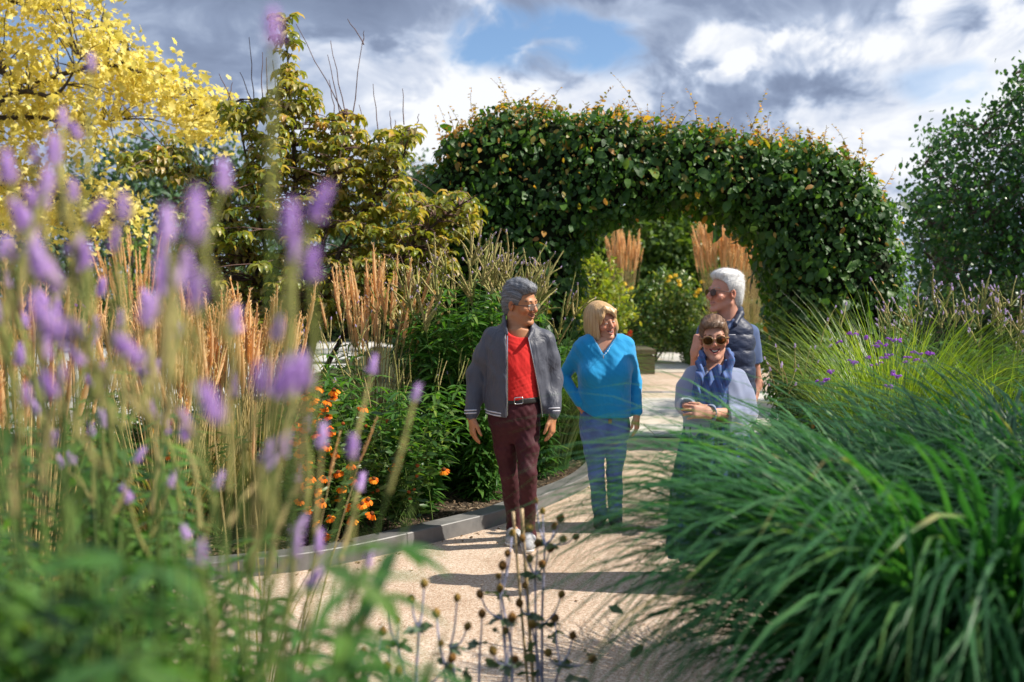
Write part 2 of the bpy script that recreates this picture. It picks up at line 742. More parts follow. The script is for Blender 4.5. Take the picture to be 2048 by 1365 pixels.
def box_vf(x0, x1, y0, y1, z0, z1, bev=0.0):
    """box with a chamfered top edge"""
    b = bev
    V = np.array([(x0, y0, z0), (x1, y0, z0), (x1, y1, z0), (x0, y1, z0),
                  (x0, y0, z1 - b), (x1, y0, z1 - b), (x1, y1, z1 - b), (x0, y1, z1 - b),
                  (x0 + b, y0 + b, z1), (x1 - b, y0 + b, z1), (x1 - b, y1 - b, z1), (x0 + b, y1 - b, z1)], dtype=float)
    F = [(0, 3, 2, 1)]
    for k in (0, 4):
        for i in range(4):
            j = (i + 1) % 4
            F.append((k + i, k + j, k + 4 + j, k + 4 + i))
    F.append((8, 9, 10, 11))
    return V, np.array(F)


# ---- materials of the ground
m, b, out = new_mat('soil_and_grass')
co = coords(b)
n1 = b.noise(co, 0.35, 5)
n2 = b.noise(co, 9, 6)
c = b.mix(b.maprange(n1.outputs[0], 0.42, 0.58), (0.035, 0.05, 0.016), (0.055, 0.075, 0.02))
c = b.mix(n2.outputs[0], c, (0.03, 0.028, 0.015))
p = principled(b, c, 0.9, 0.15)
b.link(bump(b, n2.outputs[0], 0.5, 0.05), p.inputs['Normal'])
b.link(p.outputs[0], out.inputs[0])
M_GROUND = m

m, b, out = new_mat('resin_gravel')
co = coords(b)
vo = b.n('ShaderNodeTexVoronoi')
b.link(co, vo.inputs['Vector'])
vo.inputs['Scale'].default_value = 130
bw = b.n('ShaderNodeSeparateColor')
b.link(vo.outputs['Color'], bw.inputs[0])
c = b.ramp(bw.outputs[0], [(0.0, (0.34, 0.225, 0.15)), (0.3, (0.47, 0.345, 0.25)), (0.65, (0.57, 0.45, 0.345)), (1.0, (0.66, 0.57, 0.47))])
n1 = b.noise(co, 1.3, 5)
c = b.mix(b.maprange(n1.outputs[0], 0.35, 0.7), c, b.mix(1.0, c, (0.86, 0.82, 0.78), 'MULTIPLY'))
n3 = b.noise(co, 2.6, 7, 0.75)
c = b.mix(b.maprange(n3.outputs[0], 0.54, 0.74, 0, 0.45), c, (0.30, 0.20, 0.13))
p = principled(b, c, 0.75, 0.3)
hh = b.math('SUBTRACT', 1.0, vo.outputs['Distance'])
b.link(bump(b, hh, 0.8, 0.004), p.inputs['Normal'])
b.link(p.outputs[0], out.inputs[0])
M_PATH = m

m, b, out = new_mat('bed_mulch')
co = coords(b)
vo = b.n('ShaderNodeTexVoronoi')
b.link(co, vo.inputs['Vector'])
vo.inputs['Scale'].default_value = 45
bw = b.n('ShaderNodeSeparateColor')
b.link(vo.outputs['Color'], bw.inputs[0])
c = b.ramp(bw.outputs[0], [(0.0, (0.018, 0.013, 0.009)), (0.6, (0.05, 0.034, 0.022)), (0.9, (0.12, 0.085, 0.055)), (1.0, (0.25, 0.19, 0.13))])
p = principled(b, c, 0.9, 0.2)
b.link(bump(b, bw.outputs[1], 0.9, 0.02), p.inputs['Normal'])
b.link(p.outputs[0], out.inputs[0])
M_SOIL = m


def stone_mat(name, stops, rough=0.7):
    m, b, out = new_mat(name)
    r = b.n('ShaderNodeObjectInfo').outputs['Random']
    co = coords(b)
    n1 = b.noise(co, 3.5, 6, 0.65)
    c = b.ramp(r, stops)
    c = b.mix(b.maprange(n1.outputs[0], 0.35, 0.7), c, b.mix(1.0, c, (0.80, 0.79, 0.76), 'MULTIPLY'))
    n2 = b.noise(co, 40, 4)
    c = b.mix(b.maprange(n2.outputs[0], 0.55, 0.75, 0, 0.3), c, b.mix(1.0, c, (0.7, 0.68, 0.62), 'MULTIPLY'))
    p = principled(b, c, rough, 0.3)
    b.link(bump(b, n2.outputs[0], 0.25, 0.004), p.inputs['Normal'])
    b.link(p.outputs[0], out.inputs[0])
    return m


M_SLAB = stone_mat('pale_sandstone', [(0.0, (0.46, 0.44, 0.41)), (0.45, (0.56, 0.54, 0.50)), (0.75, (0.60, 0.56, 0.49)), (0.9, (0.52, 0.42, 0.31)), (1.0, (0.58, 0.50, 0.40))])
M_SLABW = stone_mat('bleached_stone', [(0.0, (0.52, 0.51, 0.50)), (0.5, (0.62, 0.61, 0.59)), (1.0, (0.66, 0.64, 0.60))])
M_SETT = stone_mat('grey_setts', [(0.0, (0.12, 0.12, 0.13)), (0.5, (0.19, 0.19, 0.20)), (1.0, (0.30, 0.29, 0.28))])
M_JOINT = plain_mat('joint_sand', (0.20, 0.18, 0.15), 0.9, 0.1)

# ---- ground to the horizon
ground = poly_sheet('ground', [(-420, -30), (420, -30), (420, 900), (-420, 900)], -0.03, M_GROUND, kind='structure')

# ---- the steel edging line (pixels where it meets the path), continued out of the picture both ways
EDGE_PX = [(583, 1147), (671, 1132), (736, 1118), (824, 1097), (882, 1082), (938, 1068), (1011, 1049), (1088, 1015), (1140, 994), (1174, 977)]
edge_pts = [G(*q)[:2] for q in EDGE_PX]
edge_pts = [np.array([-4.6, 5.15]), np.array([-3.4, 5.22]), np.array([-2.2, 5.45])] + edge_pts + [np.array([0.83, 9.1]), np.array([0.93, 9.9]), np.array([0.95, 10.6])]
EDGE = spline(np.array([(x, y, 0) for x, y in edge_pts]), 90)[:, :2]

for _ in range(6):
    EDGE[1:-1] = EDGE[1:-1] * 0.5 + (EDGE[:-2] + EDGE[2:]) * 0.25
_sl = np.concatenate([[0], np.cumsum(np.linalg.norm(np.diff(EDGE, axis=0), axis=1))])
_u = np.linspace(0, _sl[-1], 90)
EDGE = np.stack([np.interp(_u, _sl, EDGE[:, 0]), np.interp(_u, _sl, EDGE[:, 1])], -1)
for _ in range(10):
    EDGE[1:-1] = EDGE[1:-1] * 0.5 + (EDGE[:-2] + EDGE[2:]) * 0.25

path_outline = [tuple(q) for q in EDGE] + [(0.95, 11.45), (3.0, 11.45), (2.7, 9.6), (2.35, 7.6), (2.2, 5.6), (1.7, 4.4), (0.9, 3.75), (-0.5, 3.45), (-2.5, 3.2), (-4.6, 3.1)]
poly_sheet('path', path_outline, 0.0, M_PATH, kind='structure')

# ---- soil of the beds
bed_outline = [tuple(q) for q in EDGE[::-1]] + [(-4.6, 10.4), (-4.4, 12.6), (-1.0, 12.6), (0.6, 11.4)]
poly_sheet('planting_bed_soil', bed_outline, 0.055, M_SOIL, kind='structure')
poly_sheet('planting_bed_soil', [(-4.6, -1.0), (4.5, -1.0), (6.5, 3.0), (6.5, 12.5), (3.02, 12.5), (2.72, 9.6), (2.37, 7.6), (2.22, 5.6), (1.72, 4.38), (0.9, 3.73), (-0.5, 3.43), (-2.5, 3.18), (-4.6, 3.08)], 0.02, M_SOIL, kind='structure')

# ---- steel edging: a folded channel with a broad flat top, in bolted lengths
m, b, out = new_mat('weathered_steel')
co = coords(b)
n1 = b.noise(co, 4, 6, 0.7)
n2 = b.noise(b.vmath('MULTIPLY', co, (1, 1, 9)), 14, 5, 0.7)
c = b.ramp(n1.outputs[0], [(0.3, (0.13, 0.13, 0.13)), (0.6, (0.21, 0.205, 0.20)), (0.85, (0.30, 0.28, 0.25))])
c = b.mix(b.maprange(n2.outputs[0], 0.55, 0.8, 0, 0.4), c, (0.17, 0.15, 0.13))
p = principled(b, c, b.maprange(n1.outputs[0], 0.3, 0.8, 0.5, 0.7), 0.4, Metallic=0.35)
b.link(bump(b, n2.outputs[0], 0.12, 0.003), p.inputs['Normal'])
b.link(p.outputs[0], out.inputs[0])
M_STEEL = m

edging = Thing('steel_edging', (EDGE[45][0], EDGE[45][1], 0), 'low curved grey steel edging holding back the flower bed beside the path', 'edging')
prof = [(0.0, -0.03), (0.0, 0.098), (0.004, 0.104), (0.012, 0.105), (0.145, 0.105), (0.150, 0.100), (0.150, 0.04)]
tg = norm(np.gradient(EDGE, axis=0))
nrm = np.stack([-tg[:, 1], tg[:, 0]], -1)      # towards the bed
cuts = [0, 14, 33, 52, 70, 89]
for a, e in zip(cuts[:-1], cuts[1:]):
    seg = EDGE[a:e + 1].copy()
    ng = nrm[a:e + 1]
    tt = tg[a:e + 1]
    seg[-1] -= tt[-1] * 0.004
    K = len(seg)
    V = np.array([[(*(seg[i] + ng[i] * o), z) for o, z in prof] for i in range(K)]).reshape(-1, 3)
    n = len(prof)
    i = np.arange(K - 1)[:, None] * n
    j = np.arange(n - 1)[None]
    F = np.stack([i + j, i + n + j, i + n + j + 1, i + j + 1], -1).reshape(-1, 4)
    edging.part('edging_section', V, F, M_STEEL, smooth=False)
    # rag-edged gravel strip that shows pale along the inner lip
# mulch chips along the inside of the edging
nch = 1500
ci = rng.integers(5, 80, nch)
cp = EDGE[ci] + nrm[ci] * rng.uniform(0.16, 0.75, nch)[:, None] ** 1.0 + rng.normal(0, 0.05, (nch, 2))
chipT = (np.array([(-.5, -.2, 0), (.5, -.16, 0.05), (.42, .2, 0.1), (-.45, .18, 0.02), (0, 0, 0.22)], dtype=float),
         np.array([(0, 1, 4), (1, 2, 4), (2, 3, 4), (3, 0, 4)]))
keep = ((cp[:, None, :] - EDGE[None, ::3]) ** 2).sum(-1).min(1) > 0.155 ** 2
cp = cp[keep]
V, F = scatter(chipT, np.c_[cp, np.full(len(cp), 0.062)], basis(rdir(len(cp), -0.2, 0.2), rdir(len(cp), 0.7, 1)), rnd(len(cp), 0.015, 0.045))
obj('bark_mulch', mesh_np('bark_mulch', V, F, False), leaf_mat('bark_chip', [(0, (0.06, 0.04, 0.025)), (0.6, (0.16, 0.11, 0.07)), (1, (0.34, 0.26, 0.18))], 0, rough=0.9, spec=0.1),
    kind='stuff', label='brown bark mulch scattered inside the steel edging', category='mulch')

# ---- paving beyond the arch: bands of slabs, setts and gravel
def slab_rows(parent_name, x0, x1, rows, mats, zb, label=None):
    """rows: list of (y0, y1, slab length, material key); every slab an object"""
    Y0, Y1 = rows[0][0], rows[-1][1]
    base = poly_sheet(parent_name, [(x0 - .02, Y0 - .02), (x1 + .02, Y0 - .02), (x1 + .02, Y1 + .02), (x0 - .02, Y1 + .02)], zb, M_JOINT, kind='structure')
    cache = {}
    for y0, y1, ln, key in rows:
        wd = y1 - y0 - 0.012
        k = (round(wd, 3), ln, key)
        if k not in cache:
            V, F = box_vf(-ln / 2 + .006, ln / 2 - .006, -wd / 2, wd / 2, -0.02, 0.022, 0.004)
            cache[k] = mesh_np('slab', V, F, False)
        x = x0 - rng.uniform(0, ln * 0.4) + ln / 2
        while x - ln / 2 < x1:
            o = obj('slab' if key != 'sett' else 'sett', cache[k], mats[key], base)
            o.location = (x, (y0 + y1) / 2, zb + rng.uniform(-0.0015, 0.0015))
            x += ln
    return base


MK = {'s': M_SLAB, 'w': M_SLABW, 'sett': M_SETT}
rows = [(11.50, 11.62, 0.24, 'sett'), (11.62, 12.66, 1.5, 's'), (12.66, 13.55, 1.35, 's'), (13.55, 14.03, 1.1, 's'),
        (14.03, 14.60, 1.3, 's'), (14.60, 15.45, 1.5, 's'), (15.45, 16.05, 1.0, 's'), (16.05, 16.9, 1.4, 's'), (16.9, 17.25, 0.30, 'sett')]
slab_rows('paving', 0.2, 5.6, rows, MK, -0.008)
poly_sheet('gravel_band', [(-1.5, 17.28), (7.5, 17.28), (7.5, 21.75), (-1.5, 21.75)], 0.0, M_PATH, kind='structure')
rows = [(21.8 + 0.9 * i, 22.7 + 0.9 * i, 1.2, 's') for i in range(9)]
slab_rows('paving', 0.6, 6.2, rows, MK, -0.008)
# pale terrace seen through the flowers on the other side
rows = [(11.6 + 1.15 * i, 12.75 + 1.15 * i, 2.6, 'w') for i in range(22)]
slab_rows('terrace', -19.5, -6.6, rows, MK, 0.01)

# ---- timber block bench
m, b, out = new_mat('weathered_oak')
co = coords(b)
st = b.vmath('MULTIPLY', co, (14, 1.2, 14))
n1 = b.noise(st, 2.0, 6, 0.65)
c = b.ramp(n1.outputs[0], [(0.25, (0.055, 0.04, 0.028)), (0.55, (0.12, 0.09, 0.062)), (0.8, (0.22, 0.175, 0.13))])
p = principled(b, c, 0.75, 0.25)
b.link(bump(b, n1.outputs[0], 0.4, 0.01), p.inputs['Normal'])
b.link(p.outputs[0], out.inputs[0])
M_OAK = m
bx, by = 2.62, 21.3
bench = Thing('timber_bench', (bx, by + 0.8, 0), 'brown timber block bench with an overhanging plank top on the paving', 'bench')
for k in range(2):
    V, F = box_vf(bx - 0.45, bx + 0.45, by + 0.02, by + 1.78, 0.002 + k * 0.20, 0.198 + k * 0.20, 0.006)
    bench.part('base_board', V, F, M_OAK, False)
for k in range(3):
    V, F = box_vf(bx - 0.47 + k * 0.315, bx - 0.47 + k * 0.315 + 0.308, by, by + 1.8, 0.425, 0.535, 0.006)
    bench.part('top_plank', V, F, M_OAK, False)
V, F = box_vf(bx - 0.40, bx + 0.40, by + 0.06, by + 1.74, 0.398, 0.4255, 0.0)
bench.part('spacer', V, F, M_OAK, False)

# fallen leaves and grit blown against the edging and over the path
nl = 260
ci = rng.integers(8, 88, nl)
off = np.where(rnd(nl) < 0.65, -rng.exponential(0.07, nl) - 0.012, -rng.uniform(0.1, 2.2, nl))
lp_ = EDGE[ci] + nrm[ci] * off[:, None]
V, F = scatter(leaf_t(0.5, fold=0.5, droop=0.4), np.c_[lp_, np.full(nl, 0.006)], basis(rdir(nl, -.1, .1), rdir(nl, .7, 1)), rng.uniform(0.008, 0.034, nl))
obj('leaf_litter', mesh_np('leaf_litter', V, F), leaf_mat('dry_leaf', [(0, (0.10, 0.055, 0.025)), (0.6, (0.24, 0.15, 0.07)), (1, (0.36, 0.27, 0.12))], 0.1, rough=0.8, spec=0.15),
    kind='stuff', label='dry fallen leaves scattered along the edging and gravel path', category='leaf litter')

# ================================================================ trees, hedge, shrubs
M_BARK = plain_mat('bark', (0.085, 0.065, 0.05), 0.9, 0.15, var=0.4, scale=25, bmp=0.8, bscale=40, bdist=0.02)
M_TWIG = plain_mat('red_twig', (0.13, 0.075, 0.065), 0.7, 0.3, var=0.3)
LEAF = leaf_t(0.52)
LEAF_OV = leaf_t(0.62, ws=(0.08, 0.95, 1.0, 0.62, 0.0), fold=0.12, droop=0.3, wave=0.12)
LEAF_S = leaf_t(0.55, ts=(0, 0.35, 0.75, 1.0), ws=(0.06, 1.0, 0.6, 0.0), fold=0.1, droop=0.2)
LOBED = lobed_t()


def crown(centers, per, rad, T, size, droop=0.3, up=0.6, out_from=None):
    n = len(centers) * per
    c = np.repeat(centers, per, axis=0)
    off = rng.normal(0, 1, (n, 3)) * rad
    pos = c + off
    d = rdir(n) + np.array([0, 0, -droop])
    if out_from is not None:
        d = d + norm(pos - np.asarray(out_from)) * 0.7
    nz = rdir(n) + np.array([0, 0, up])
    s = np.asarray(size) * rng.lognormal(0, 0.22, n)
    return scatter(T, pos, basis(d, nz), s)


def limbs(skel, sides=7):
    """skel: list of (points (k,3), r0, r1)"""
    out = []
    for pts, r0, r1 in skel:
        q = spline(pts, max(6, 4 * len(pts)))
        out.append(tube(q, np.linspace(r0, r1, len(q)), sides))
    return merge(out)


def twigs(skel, centers, r0=0.012, r1=0.003, sag=0.1, step=1):
    """a curved twig from each cluster to the nearest limb point"""
    pts = np.concatenate([spline(p, 24) for p, _, _ in skel])
    C = centers[::step]
    D = ((C[:, None] - pts[None]) ** 2).sum(-1)
    # prefer limb points that lie below the cluster
    D = D + np.maximum(0, pts[None, :, 2] - C[:, None, 2]) ** 2 * 2
    q = pts[D.argmin(1)]
    t = np.linspace(0, 1, 5)[None, :, None]
    path = q[:, None] + (C - q)[:, None] * t
    path[:, :, 2] += np.sin(t[..., 0] * np.pi) * sag * np.linalg.norm(C - q, axis=1)[:, None]
    path += rng.normal(0, 0.012, path.shape) * np.sin(t * np.pi)
    rr = np.broadcast_to(np.linspace(r0, r1, 5), path.shape[:2])
    return tubes(path, rr, 4)


# ---------------------------------------------------------------- clipped hornbeam arch
HY, HT = 11.15, 0.65          # middle and half depth
HPX = [(785, 915), (796, 640), (812, 480), (838, 362), (884, 274), (952, 222), (1095, 204), (1250, 226), (1400, 252), (1560, 272), (1695, 296),
       (1772, 352), (1812, 435), (1832, 530), (1832, 640), (1828, 915), (1604, 915), (1582, 720), (1568, 565), (1540, 474), (1460, 416), (1375, 400),
       (1275, 414), (1206, 446), (1170, 500), (1158, 600), (1154, 915)]
HP2 = np.array([P(a, c, HY - HT)[[0, 2]] for a, c in HPX])


def sd_poly(X, Z, poly):
    d = np.full(np.broadcast(X, Z).shape, 1e9)
    n = len(poly)
    for i in range(n):
        a, c = poly[i - 1], poly[i]
        e = c - a
        wx, wz = X - a[0], Z - a[1]
        t = np.clip((wx * e[0] + wz * e[1]) / (e @ e), 0, 1)
        d = np.minimum(d, np.hypot(wx - t * e[0], wz - t * e[1]))
    pts = np.stack([np.broadcast_to(X, d.shape).ravel(), np.broadcast_to(Z, d.shape).ravel()], -1)
    ins = in_poly(pts, poly).reshape(d.shape)
    return np.where(ins, -d, d)


hs = SDF((-1.9, HY - HT - 0.4, -0.1), (5.2, HY + HT + 0.4, 4.3), 0.075)
HX, HYg, HZ = hs.grid()
d2 = sd_poly(HX[:, :, :], HZ, HP2)
r = 0.28
qa = np.maximum(d2 + r, 0)
qb = np.maximum(np.abs(HYg - HY) - HT + r, 0)
dd = np.hypot(qa, qb) + np.minimum(np.maximum(d2 + r, np.abs(HYg - HY) - HT + r), 0) - r
dd = dd + 0.055 * wob(HX, HYg, HZ, 3, 2.6) + 0.03 * wob(HX, HYg, HZ, 4, 7)
hs.d = dd.astype(np.float32)
HV, HF = hs.mesh()
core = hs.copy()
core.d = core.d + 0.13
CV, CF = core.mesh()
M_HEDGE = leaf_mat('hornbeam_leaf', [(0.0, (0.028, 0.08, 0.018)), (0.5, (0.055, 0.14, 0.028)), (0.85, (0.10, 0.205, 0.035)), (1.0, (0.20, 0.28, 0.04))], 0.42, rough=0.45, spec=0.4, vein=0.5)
M_HEDGE2 = leaf_mat('hornbeam_young_leaf', [(0.0, (0.15, 0.19, 0.025)), (0.4, (0.36, 0.24, 0.04)), (0.75, (0.50, 0.24, 0.06)), (1.0, (0.42, 0.32, 0.06))], 0.42, rough=0.45)
hedge = Thing('hedge_arch', (1.7, HY, 0), 'tall clipped dark green hornbeam hedge forming an arch over the path', 'hedge')
hedge.part('dark_blocking_core', CV, CF, plain_mat('dark_hedge_core', (0.014, 0.018, 0.009), 1.0, 0.05, var=0.5, scale=9), False)  # solid dark volume added inside the leaves to block light, not branches
n = 36000
hp, hn = surf_points(HV, HF, n)
keep = (hn[:, 1] < 0.35) | (rnd(n) < 0.35)
keep &= hp[:, 2] > 0.05
hp, hn = hp[keep], hn[keep]
n = len(hp)
hp = hp + hn * (rng.uniform(-0.13, 0.05, n) + 0.05 * wob(hp[:, 0] * 5, hp[:, 1] * 5, hp[:, 2] * 5, 77, 1.0))[:, None]
tang = rdir(n) * 0.75 + np.array([0, 0, -0.75]) + hn * 0.35
nzn = hn * 0.8 + rdir(n) * 0.55 + np.array([0, 0, 0.45])
Bm = basis(tang, nzn)
size = 0.068 * rng.lognormal(0, 0.33, n)
# the new growth is bronze, most of it along the top and the left shoulder
top = np.clip((hp[:, 2] - 2.2) / 1.6, 0, 1)
young = rnd(n) < 0.03 + 0.40 * top ** 2 * np.clip(1.1 - (hp[:, 0] + 0.5) / 4.5, 0.12, 1)
front = np.where((hn[:, 1] < -0.5) & ~young)[0]
show = rng.permutation(front[np.abs(hp[front, 1] - (HY - HT)) < 0.25])[:300]
rest = np.ones(n, bool)
rest[show] = False
V, F = scatter(LEAF_OV, hp[rest & ~young], Bm[rest & ~young], size[rest & ~young])
hedge.part('foliage', V, F, M_HEDGE, kind='stuff')
V, F = scatter(LEAF, hp[young] + hn[young] * 0.05, Bm[young], size[young] * 0.8)
hedge.part('young_foliage', V, F, M_HEDGE2, kind='stuff')
leafme = mesh_np('leaf', *LEAF_OV)
for i in show:
    M4 = np.eye(4)
    M4[:3, :3] = Bm[i] * size[i] * 1.12
    M4[:3, 3] = hp[i] + hn[i] * 0.03
    hedge.piece('leaf', leafme, M4, M_HEDGE)
# unclipped shoots along the top
tp = np.where((hn[:, 2] > 0.5))[0]
sp = hp[rng.choice(tp, 300)]
sl_ = rng.lognormal(-1.8, 0.5, 300)
extra = np.array([P(1500, 262, HY - 0.3), P(1040, 232, HY - 0.2), P(1640, 290, HY - 0.2), P(1725, 310, HY), P(1255, 240, HY - .3), P(1095, 222, HY - .3), P(1360, 252, HY - .3)])
sp = np.concatenate([sp, extra])
sl_ = np.concatenate([sl_, [0.55, 0.28, 0.3, 0.32, 0.27, 0.25, 0.25]])
sd = norm(rdir(len(sp), 0.75, 1.0) + np.array([0.12, -0.1, 0.2]))
t = np.linspace(0, 1, 6)[None, :, None]
spath = sp[:, None] + sd[:, None] * t * sl_[:, None, None] + rdir(len(sp), -.3, .1)[:, None] * t ** 2 * sl_[:, None, None] * 0.35
V, F = tubes(spath, np.broadcast_to(np.linspace(0.0035, 0.0012, 6), spath.shape[:2]), 4)
hedge.part('shoots', V, F, M_TWIG, kind='stuff')
ls, ld, ln_ = [], [], []
for k in range(len(sp)):
    m_ = int(4 + sl_[k] * 22)
    for j in range(m_):
        u = (j + 0.5) / m_
        q = spath[k, int(u * 5)] * (1 - (u * 5) % 1) + spath[k, min(5, int(u * 5) + 1)] * ((u * 5) % 1)
        ls.append(q)
        ld.append(rdir(1)[0] * np.array([1, 1, 0.3]) + np.array([0, 0, 0.25]))
        ln_.append(0.066 * (1.15 - 0.75 * u))
V, F = scatter(LEAF, np.array(ls), basis(np.array(ld), rdir(len(ls), 0.3, 1)), np.array(ln_))
hedge.part('shoot_leaves', V, F, M_HEDGE2, kind='stuff')

# ---------------------------------------------------------------- dogwood with drooping leaves
DPOLY = [(549, 30), (590, 32), (598, 60), (588, 118), (606, 160), (630, 182), (657, 248), (675, 222), (712, 225), (726, 270), (738, 292), (768, 255), (833, 255), (832, 316),
         (815, 332), (824, 387), (858, 398), (905, 385), (950, 380), (964, 400), (945, 470), (900, 486), (908, 535), (880, 565), (840, 610), (640, 660), (420, 660), (345, 580),
         (345, 440), (382, 390), (330, 352), (252, 352), (244, 310), (310, 303), (315, 275), (358, 278), (378, 322), (440, 343), (455, 385), (490, 335), (497, 282), (470, 275),
         (444, 212), (460, 194), (488, 215), (498, 190), (538, 192), (562, 165), (552, 110)]
dp = sample_poly(DPOLY, 2100)
keep = rnd(len(dp)) < np.where(dp[:, 1] > 380, 0.62, 0.78)
dp = dp[keep]
width = np.clip((dp[:, 1] - 20) / 420, 0.05, 1.0)
dY = 9.7 + rng.normal(0, 0.48, len(dp)) * width
dc = Pn(dp, np.clip(dY, 8.7, 10.35))
# thin a little so that clusters keep apart
ok = []
for i in range(len(dc)):
    if not ok or (((dc[ok] - dc[i]) ** 2).sum(1).min() > 0.085 ** 2):
        ok.append(i)
dc = dc[ok]
droopT = leaf_t(0.40, ts=(0, 0.2, 0.5, 0.8, 1.0), ws=(0.1, 0.8, 1.0, 0.6, 0.0), fold=0.55, droop=0.0)


def drooper(nl, seed):
    r = np.random.default_rng(seed)
    parts = []
    for k in range(nl):
        V, F = droopT[0].copy(), droopT[1]
        L = r.uniform(0.8, 1.15)
        y = V[:, 1].copy()
        ang = np.radians(r.uniform(5, 35)) - y * np.radians(r.uniform(105, 140))
        # integrate the bend along the leaf
        ys = np.linspace(0, 1, 21)
        an = np.radians(25) - ys * np.radians(r.uniform(95, 135))
        hx = np.concatenate([[0], np.cumsum(np.cos(an))[:-1]]) / 21
        hz = np.concatenate([[0], np.cumsum(np.sin(an))[:-1]]) / 21
        px, pz = np.interp(y, ys, hx), np.interp(y, ys, hz)
        ao = np.interp(y, ys, an)
        W = np.stack([V[:, 0], px - np.sin(ao) * V[:, 2], pz + np.cos(ao) * V[:, 2]], -1) * L
        th = 2 * np.pi * (k + r.uniform(-.25, .25)) / nl
        c, s = math.cos(th), math.sin(th)
        W = np.stack([c * W[:, 0] - s * W[:, 1], s * W[:, 0] + c * W[:, 1], W[:, 2] + r.uniform(-.25, .12)], -1)
        parts.append((W, F))
    return merge(parts)


DT = [drooper(8, 1), drooper(7, 2), drooper(9, 3), drooper(6, 4)]
M_DOG = leaf_mat('dogwood_leaf', [(0.0, (0.09, 0.135, 0.02)), (0.35, (0.19, 0.23, 0.035)), (0.65, (0.33, 0.32, 0.08)), (0.88, (0.46, 0.36, 0.17)), (1.0, (0.55, 0.24, 0.05))], 0.40, tcol=(1.0, 0.85, 0.3), rough=0.36, spec=0.5)
base = P(600, 980, 9.7)
base[2] = 0.05
dog = Thing('dogwood_tree', base, 'bushy dogwood with curled drooping olive and bronze leaves in the flower bed', 'tree')
bx_, by_ = base[0], base[1]
skel = [(np.array([base, P(600, 700, 9.75), P(595, 450, 9.7), P(585, 250, 9.7), P(570, 45, 9.7)]), 0.055, 0.005),
        (np.array([base, P(620, 720, 9.6), P(690, 480, 9.5), P(790, 350, 9.5), P(820, 262, 9.6)]), 0.04, 0.005),
        (np.array([base, P(640, 760, 9.8), P(760, 560, 9.6), P(880, 440, 9.4), P(955, 390, 9.3)]), 0.035, 0.005),
        (np.array([base, P(560, 700, 9.7), P(490, 480, 9.8), P(420, 380, 9.9), P(260, 315, 9.9)]), 0.04, 0.005),
        (np.array([base, P(560, 640, 9.9), P(510, 400, 9.8), P(470, 205, 9.7)]), 0.04, 0.005),
        (np.array([base, P(620, 640, 9.4), P(660, 420, 9.3), P(695, 228, 9.5)]), 0.04, 0.005)]
V, F = limbs(skel)
dog.part('trunk', V, F, M_BARK)
V, F = twigs(skel, dc, 0.008, 0.003)
dog.part('twigs', V, F, M_TWIG, kind='stuff')
ds = rng.uniform(0.10, 0.15, len(dc))
dvar = rng.integers(0, 4, len(dc))
yaw = rnd(len(dc), 0, 6.28)
vis = np.argsort(dc[:, 1])
dmes = [mesh_np('leaf_cluster', *q) for q in DT]
single = set(vis[:300].tolist())
bulk = []
for i in range(len(dc)):
    c, s = math.cos(yaw[i]), math.sin(yaw[i])
    Rz = np.array([[c, -s, 0], [s, c, 0], [0, 0, 1.0]]) * ds[i]
    tl = rng.normal(0, 0.18, 2)
    Rz = np.array([[1, 0, tl[0]], [0, 1, tl[1]], [-tl[0], -tl[1], 1]]) @ Rz
    if i in single:
        M4 = np.eye(4)
        M4[:3, :3] = Rz
        M4[:3, 3] = dc[i]
        dog.piece('leaf_cluster', dmes[dvar[i]], M4, M_DOG)
    else:
        bulk.append((DT[dvar[i]][0] @ Rz.T + dc[i], DT[dvar[i]][1]))
V, F = merge(bulk)
dog.part('leaf_clusters', V, F, M_DOG, kind='stuff')
bare = [(498, 75, 508, 210), (438, 148, 462, 200), (465, 165, 455, 205), (525, 105, 524, 215), (533, 115, 536, 215), (545, 120, 553, 215), (592, 48, 690, 235), (695, 38, 728, 90),
        (724, 90, 706, 225), (661, 82, 690, 225), (655, 110, 680, 230), (658, 160, 672, 245), (746, 168, 758, 285), (805, 178, 808, 250), (838, 228, 832, 262), (780, 222, 782, 265),
        (790, 240, 792, 270), (718, 210, 735, 290), (480, 145, 506, 210), (236, 200, 345, 310), (245, 262, 300, 282), (380, 300, 405, 340), (605, 165, 645, 250), (728, 62, 724, 90)]
pth = []
for x0, y0, x1, y1 in bare:
    Yq = 9.6 + rng.uniform(-.2, .2)
    a, c = P(x1, y1, Yq), P(x0, y0, Yq)
    pth.append(np.array([a + (c - a) * u + np.array([1, 0, 0]) * math.sin(u * 3.1) * rng.uniform(-.012, .012) for u in np.linspace(0, 1, 6)]))
for q in pth:
    V, F = tube(q, np.linspace(0.006, 0.003, 6), 5)
    dog.part('bare_twig', V, F, M_TWIG)

# ---------------------------------------------------------------- yellow-leaved tree
M_YEL = leaf_mat('golden_leaf', [(0.0, (0.46, 0.40, 0.08)), (0.4, (0.64, 0.55, 0.15)), (0.8, (0.74, 0.64, 0.23)), (1.0, (0.52, 0.51, 0.11))], 0.36, tcol=(1.0, 0.97, 0.62), rough=0.5, spec=0.35)
YP = [([(-260, -160), (232, -60), (230, 20), (168, 30), (200, 48), (245, 55), (280, 102), (262, 122), (290, 130), (262, 190), (232, 197), (253, 228), (255, 255), (228, 275), (250, 313), (211, 322),
        (140, 294), (84, 322), (46, 352), (-260, 360)], 440),
      ([(250, 125), (281, 128), (345, 150), (415, 195), (466, 226), (460, 244), (440, 278), (387, 264), (323, 246), (292, 212), (250, 190)], 80),
      ([(-260, 340), (60, 345), (98, 350), (211, 383), (262, 400), (297, 424), (288, 446), (228, 468), (105, 462), (-260, 455)], 170)]
yc = []
